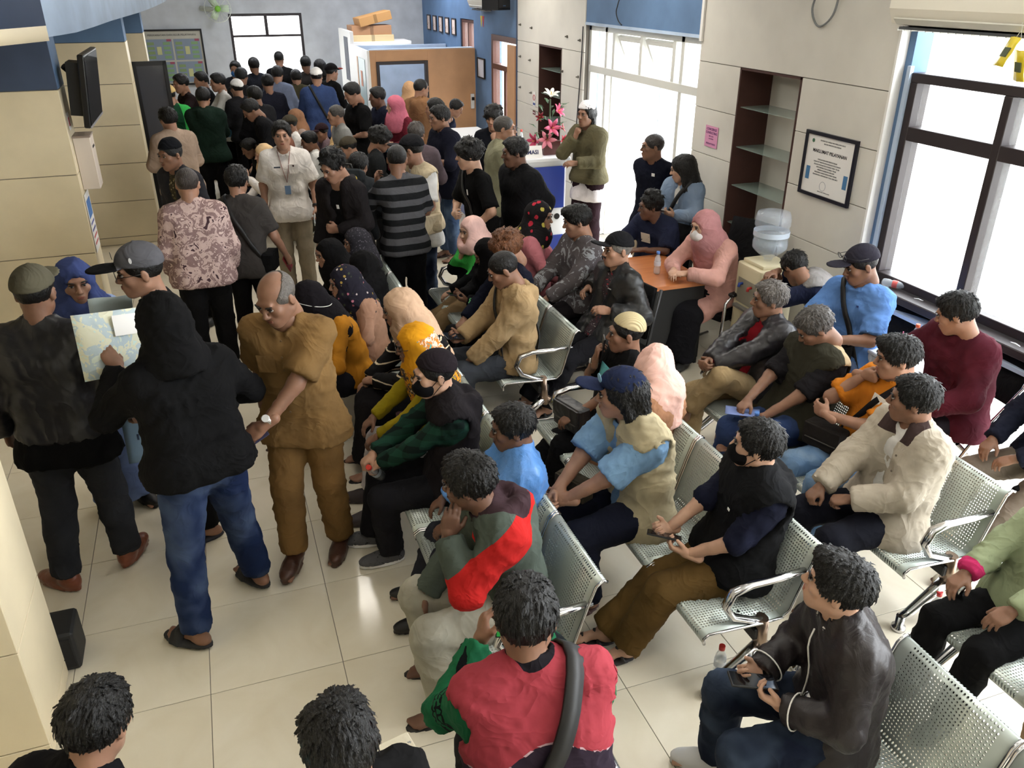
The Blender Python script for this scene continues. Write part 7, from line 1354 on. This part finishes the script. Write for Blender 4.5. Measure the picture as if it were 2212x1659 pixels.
pr = torso_prims(J, .02); 
for sg in (-1, 1):
    P_ = []
    for u in np.linspace(0, 1, 8):
        o = J['nk'] + J['d3'] * .03 + J['ax'] * sg * .06 * (1 - u) - J['d2'] * .30 * u; r = .5
        for _ in range(25): r -= float(evalp((o + J['fw'] * r)[None], pr)[0]) * .9
        P_.append(o + J['fw'] * (r + .008))
    MB().tube(P_, .006, 6, flat=.4).build('lanyard', plain((140, 70, 60), .6), J['ob'])
badge('whiteshirt', 'id_card', .0, -.17, .055, .085, plain((110, 140, 180), .3), .024, off=.010)
# lettered jacket and cap patch
def limb_text(pid, n, a, b, u, body, size, m, side, r):
    J = FIG[pid]; p = J[a + n] + (J[b + n] - J[a + n]) * u; x = nrm(J[a + n] - J[b + n]); z = V(*side); z = nrm(z - x * (z @ x)); y = np.cross(z, x); R = np.stack([x, y, z], 1); text_mesh('lettering', body, size, m, J['ob'], m4(R, p + z * r), .001, bold=.001)
limb_text('blackojek', 'L', 'sh', 'el', .55, 'gojek', .085, M_PAPER, (-1, .3, .4), .085); limb_text('blackojek', 'L', 'el', 'wr', .45, 'gojek', .07, plain((90, 190, 120), .6), (-1, .2, .6), .076)
def head_badge(pid, at, d, w, h, m, name='cap_patch'):
    J = FIG[pid]; o = MB().lathe([(1, 0), (.97, .12)], 18).build(name, m, J['ob']); z = J['HR'] @ nrm(V(*d)); R = frame(J['HR'] @ V(0, 0, 1), z); M = R @ np.diag([w / 2, h / 2, .02]); o.matrix_basis = m4(M, J['hc'] + J['HR'] @ (V(*at) * J['hs'])); return o
head_badge('bluecapvest', (-.035, .088, .100), (-.35, .9, .25), .05, .045, plain((130, 176, 206), .6)); head_badge('greycap', (.0, .100, .105), (0, 1, .2), .045, .04, plain((24, 24, 26), .5)); head_badge('greycap', (-.086, .03, .085), (-1, .2, .15), .014, .030, plain((206, 206, 210), .5))
J = FIG['skybluepolo']; b = MB()
for g in (-1, 1): b.tube([(g * .033 + .026 * math.cos(a), .104, .098 + .018 * math.sin(a)) for a in np.linspace(0, 2 * math.pi, 15)], .0022, 5); b.tube([(g * .058, .10, .10), (g * .094, .04, .075), (g * .094, -.02, .065)], .002, 5)
b.tube([(-.008, .106, .10), (.008, .106, .10)], .002, 5); o = b.build('glasses', plain((30, 30, 34), .3), J['ob']); o.matrix_basis = m4(J['HR'] * J['hs'], J['hc'])
# watches and bracelets
def watch(pid, n, band, face, w=.022):
    J = FIG[pid]; u = nrm(J['wr' + n] - J['el' + n]); c = J['wr' + n] - u * .03; z = J['HM' + n][:, 2]; z = nrm(z - u * (z @ u)); x = np.cross(u, z); R = np.stack([x, u, z], 1)
    o = MB().lathe([(.0335, -w / 2), (.036, -w / 3), (.036, w / 3), (.0335, w / 2)], 18, cap=False).build('wrist_band', band, J['ob']); o.matrix_basis = m4(np.stack([x, z, -u], 1) * J['s'], c)
    f = MB().lathe([(.019, 0), (.018, .008)], 16).build('watch', face, J['ob']); f.matrix_basis = m4(R * J['s'], c + z * .032 * J['s'])
watch('khaki', 'L', M_CHROME, plain((226, 226, 226), .2)); watch('photographer', 'L', M_BLACK, plain((30, 30, 32), .3), .03); watch('whiteshirt', 'L', M_BLACK, M_BLACK); watch('kufiman', 'R', M_CHROME, plain((220, 220, 220), .2)); watch('greenedge', 'R', M_CHROME, M_CHROME)
def neck_ring(pid, r, up, m, rad=.0035, name='collar_stripe'):
    J = FIG[pid]; s_ = J['s']; P_ = [J['nk'] + (J['ax'] * math.sin(x) * r + J['fw'] * (math.cos(x) * r + .012)) * s_ + J['d3'] * (up - .03 * math.cos(x)) for x in np.linspace(.45, 2 * math.pi - .45, 24)]; MB().tube(P_, rad, 6).build(name, m, J['ob'])
for k, r in enumerate((.0855, .0850)): neck_ring('bomber', r, .006 + .011 * k, M_PAPER)
def front_line(pid, n, z0, z1, inf, fn, belly=0., x=0.):
    J = FIG[pid]
    for k in range(n): fn(J, on_chest(J, x, z0 + (z1 - z0) * k / (n - 1), inf, belly))
def button(m, off=.010):
    def f(J, p): o = MB().lathe([(.0055, 0), (.0055, .003)], 8).build('button', m, J['ob']); o.matrix_basis = m4(frame(J['d2'], J['fw']), p + J['fw'] * off)
    return f
front_line('khaki', 6, .12, -.26, .026, button(plain((110, 84, 52), .4)), .35); front_line('whiteshirt', 6, .12, -.24, .016, button(plain((214, 210, 204), .4)))
front_line('beigecoat', 4, .04, -.22, .038, button(plain((120, 108, 96), .3), .004), x=-.085)
J = FIG['bomber']; MB().tube([on_chest(J, 0, z, .036) + J['fw'] * .006 for z in np.linspace(.10, -.28, 10)], .0035, 6).build('front_piping', M_PAPER, J['ob'])
for n in 'RL':
    u = nrm(J['wr' + n] - J['el' + n]); a = nrm(np.cross(u, V(0, 0, 1))); b2 = np.cross(u, a); c0 = J['wr' + n] - u * .05; MB().tube([c0 + (a * math.cos(x) + b2 * math.sin(x)) * .066 for x in np.linspace(0, 2 * math.pi, 22)], .003, 6).build('cuff_stripe', M_PAPER, J['ob'])
J = FIG['mustardtop']; o = MB().tube([(.095 * math.sin(x), -.02 + .115 * math.cos(x), .0 + .05 * math.cos(x)) for x in np.linspace(1.0, 5.3, 24)], .0022, 5).build('mask_strap', M_PAPER, J['ob']); o.matrix_basis = m4(J['HR'] * J['hs'] * 1.06, J['hc'])
# bags
def side_bag(pid, x, y, z, size, m, rz=0, name='shoulder_bag'): J = FIG[pid]; pouch(J, J['P'] + V(x, y, z), size, m, name, rotz(rz))
side_bag('beigehoodie', .02, .19, .08, (.26, .08, .13), fabric((38, 36, 36)), 8, 'waist_bag'); side_bag('skybluepolo', -.02, .19, .10, (.26, .10, .20), fabric((30, 30, 34)), -10); side_bag('kufiman', -.06, .28, .10, (.24, .10, .17), leather((40, 40, 42)), 20); side_bag('orangetee', .10, .20, .10, (.24, .10, .15), fabric((56, 52, 50)), 20); side_bag('youngblack', -.20, .06, -.02, (.10, .28, .34), fabric((28, 28, 30))); side_bag('bluebag', -.16, .05, .10, (.10, .26, .28), plain((40, 120, 150), .6)); side_bag('denimwoman', -.22, -.05, .02, (.12, .30, .24), fabric((30, 30, 34))); side_bag('blackcapvest', -.17, .06, .02, (.10, .24, .18), fabric((214, 198, 168))); side_bag('flowerpink', .02, .26, .12, (.26, .10, .17), leather((44, 42, 46))); side_bag('bluecapvest', .12, .30, .10, (.20, .09, .12), fabric((92, 84, 70)), 20, 'pouch'); side_bag('whitetee', -.17, .06, .05, (.08, .16, .24), plain((90, 150, 200), .6)); side_bag('greyshirt', .19, .0, .0, (.09, .2, .16), fabric((26, 26, 28))); side_bag('yellowscarf', .0, .22, .06, (.24, .06, .10), fabric((110, 80, 92)), 0, 'waist_bag')
J = FIG['backpacker']; o = MB().box((-.15, -.10, -.20), (.15, .06, .22)).build('backpack', fabric((56, 62, 66)), J['ob'], bevel=.05, seg=3); o.matrix_basis = m4(np.stack([J['ax'], J['fw'], J['d2']], 1), J['ch'] - J['fw'] * .22); MB().box((-.11, -.14, -.16), (.11, -.09, .04)).build('pocket', fabric((46, 50, 54)), o, bevel=.02, seg=2); MB().tube([(-.05, -.02, .21), (-.03, -.02, .26), (.03, -.02, .26), (.05, -.02, .21)], .01, 6).build('handle', M_BLACK, o); MB().lathe([(.035, 0), (.03, .012)], 14).build('charm', plain((200, 170, 40), .5), o, (.10, -.12, .12), (math.pi / 2, 0, 0))
# things left about
t = empty('hand_bag', (2.86, 5.98, .735), .3, 'black and blue bag lying on the desk', 'bag'); MB().box((-.15, -.09, 0), (.15, .09, .12)).build('body', fabric((28, 30, 38)), t, bevel=.04, seg=3); MB().box((-.11, -.095, .03), (.11, -.085, .08)).build('pocket', fabric((50, 80, 160)), t, bevel=.004); MB().tube([(-.08, 0, .11), (-.05, 0, .20), (.05, 0, .20), (.08, 0, .11)], .012, 8).build('handle', plain((110, 50, 46), .5), t)
t = empty('snack_wrapper', (2.84, 5.66, .735), .4, 'crumpled red and white snack wrapper on the desk', 'wrapper'); MB().sheet([[(.05 * (i - 1), .035 * (j - 1), .015 + .012 * ((i * 2 + j) % 3)) for i in range(4)] for j in range(3)], .002).build('wrapper', blotch([(206, 70, 60), (226, 200, 196)], 40), t)
t = empty('printed_box', (.30, 2.10, 0), .2, 'grey and cream printed cardboard box on the floor', 'box'); MB().box((-.10, -.13, 0), (.10, .13, .34)).build('box', blotch([(110, 116, 122), (226, 216, 190), (150, 150, 146)], 10), t, bevel=.004); MB().box((-.101, -.01, .34), (.101, .01, .342)).build('tape', plain((180, 170, 150), .4), t)
for o in COL.objects:
    if o.type == 'MESH' and o.parent is None and 'label' not in o and 'kind' not in o: o['kind'] = 'structure'
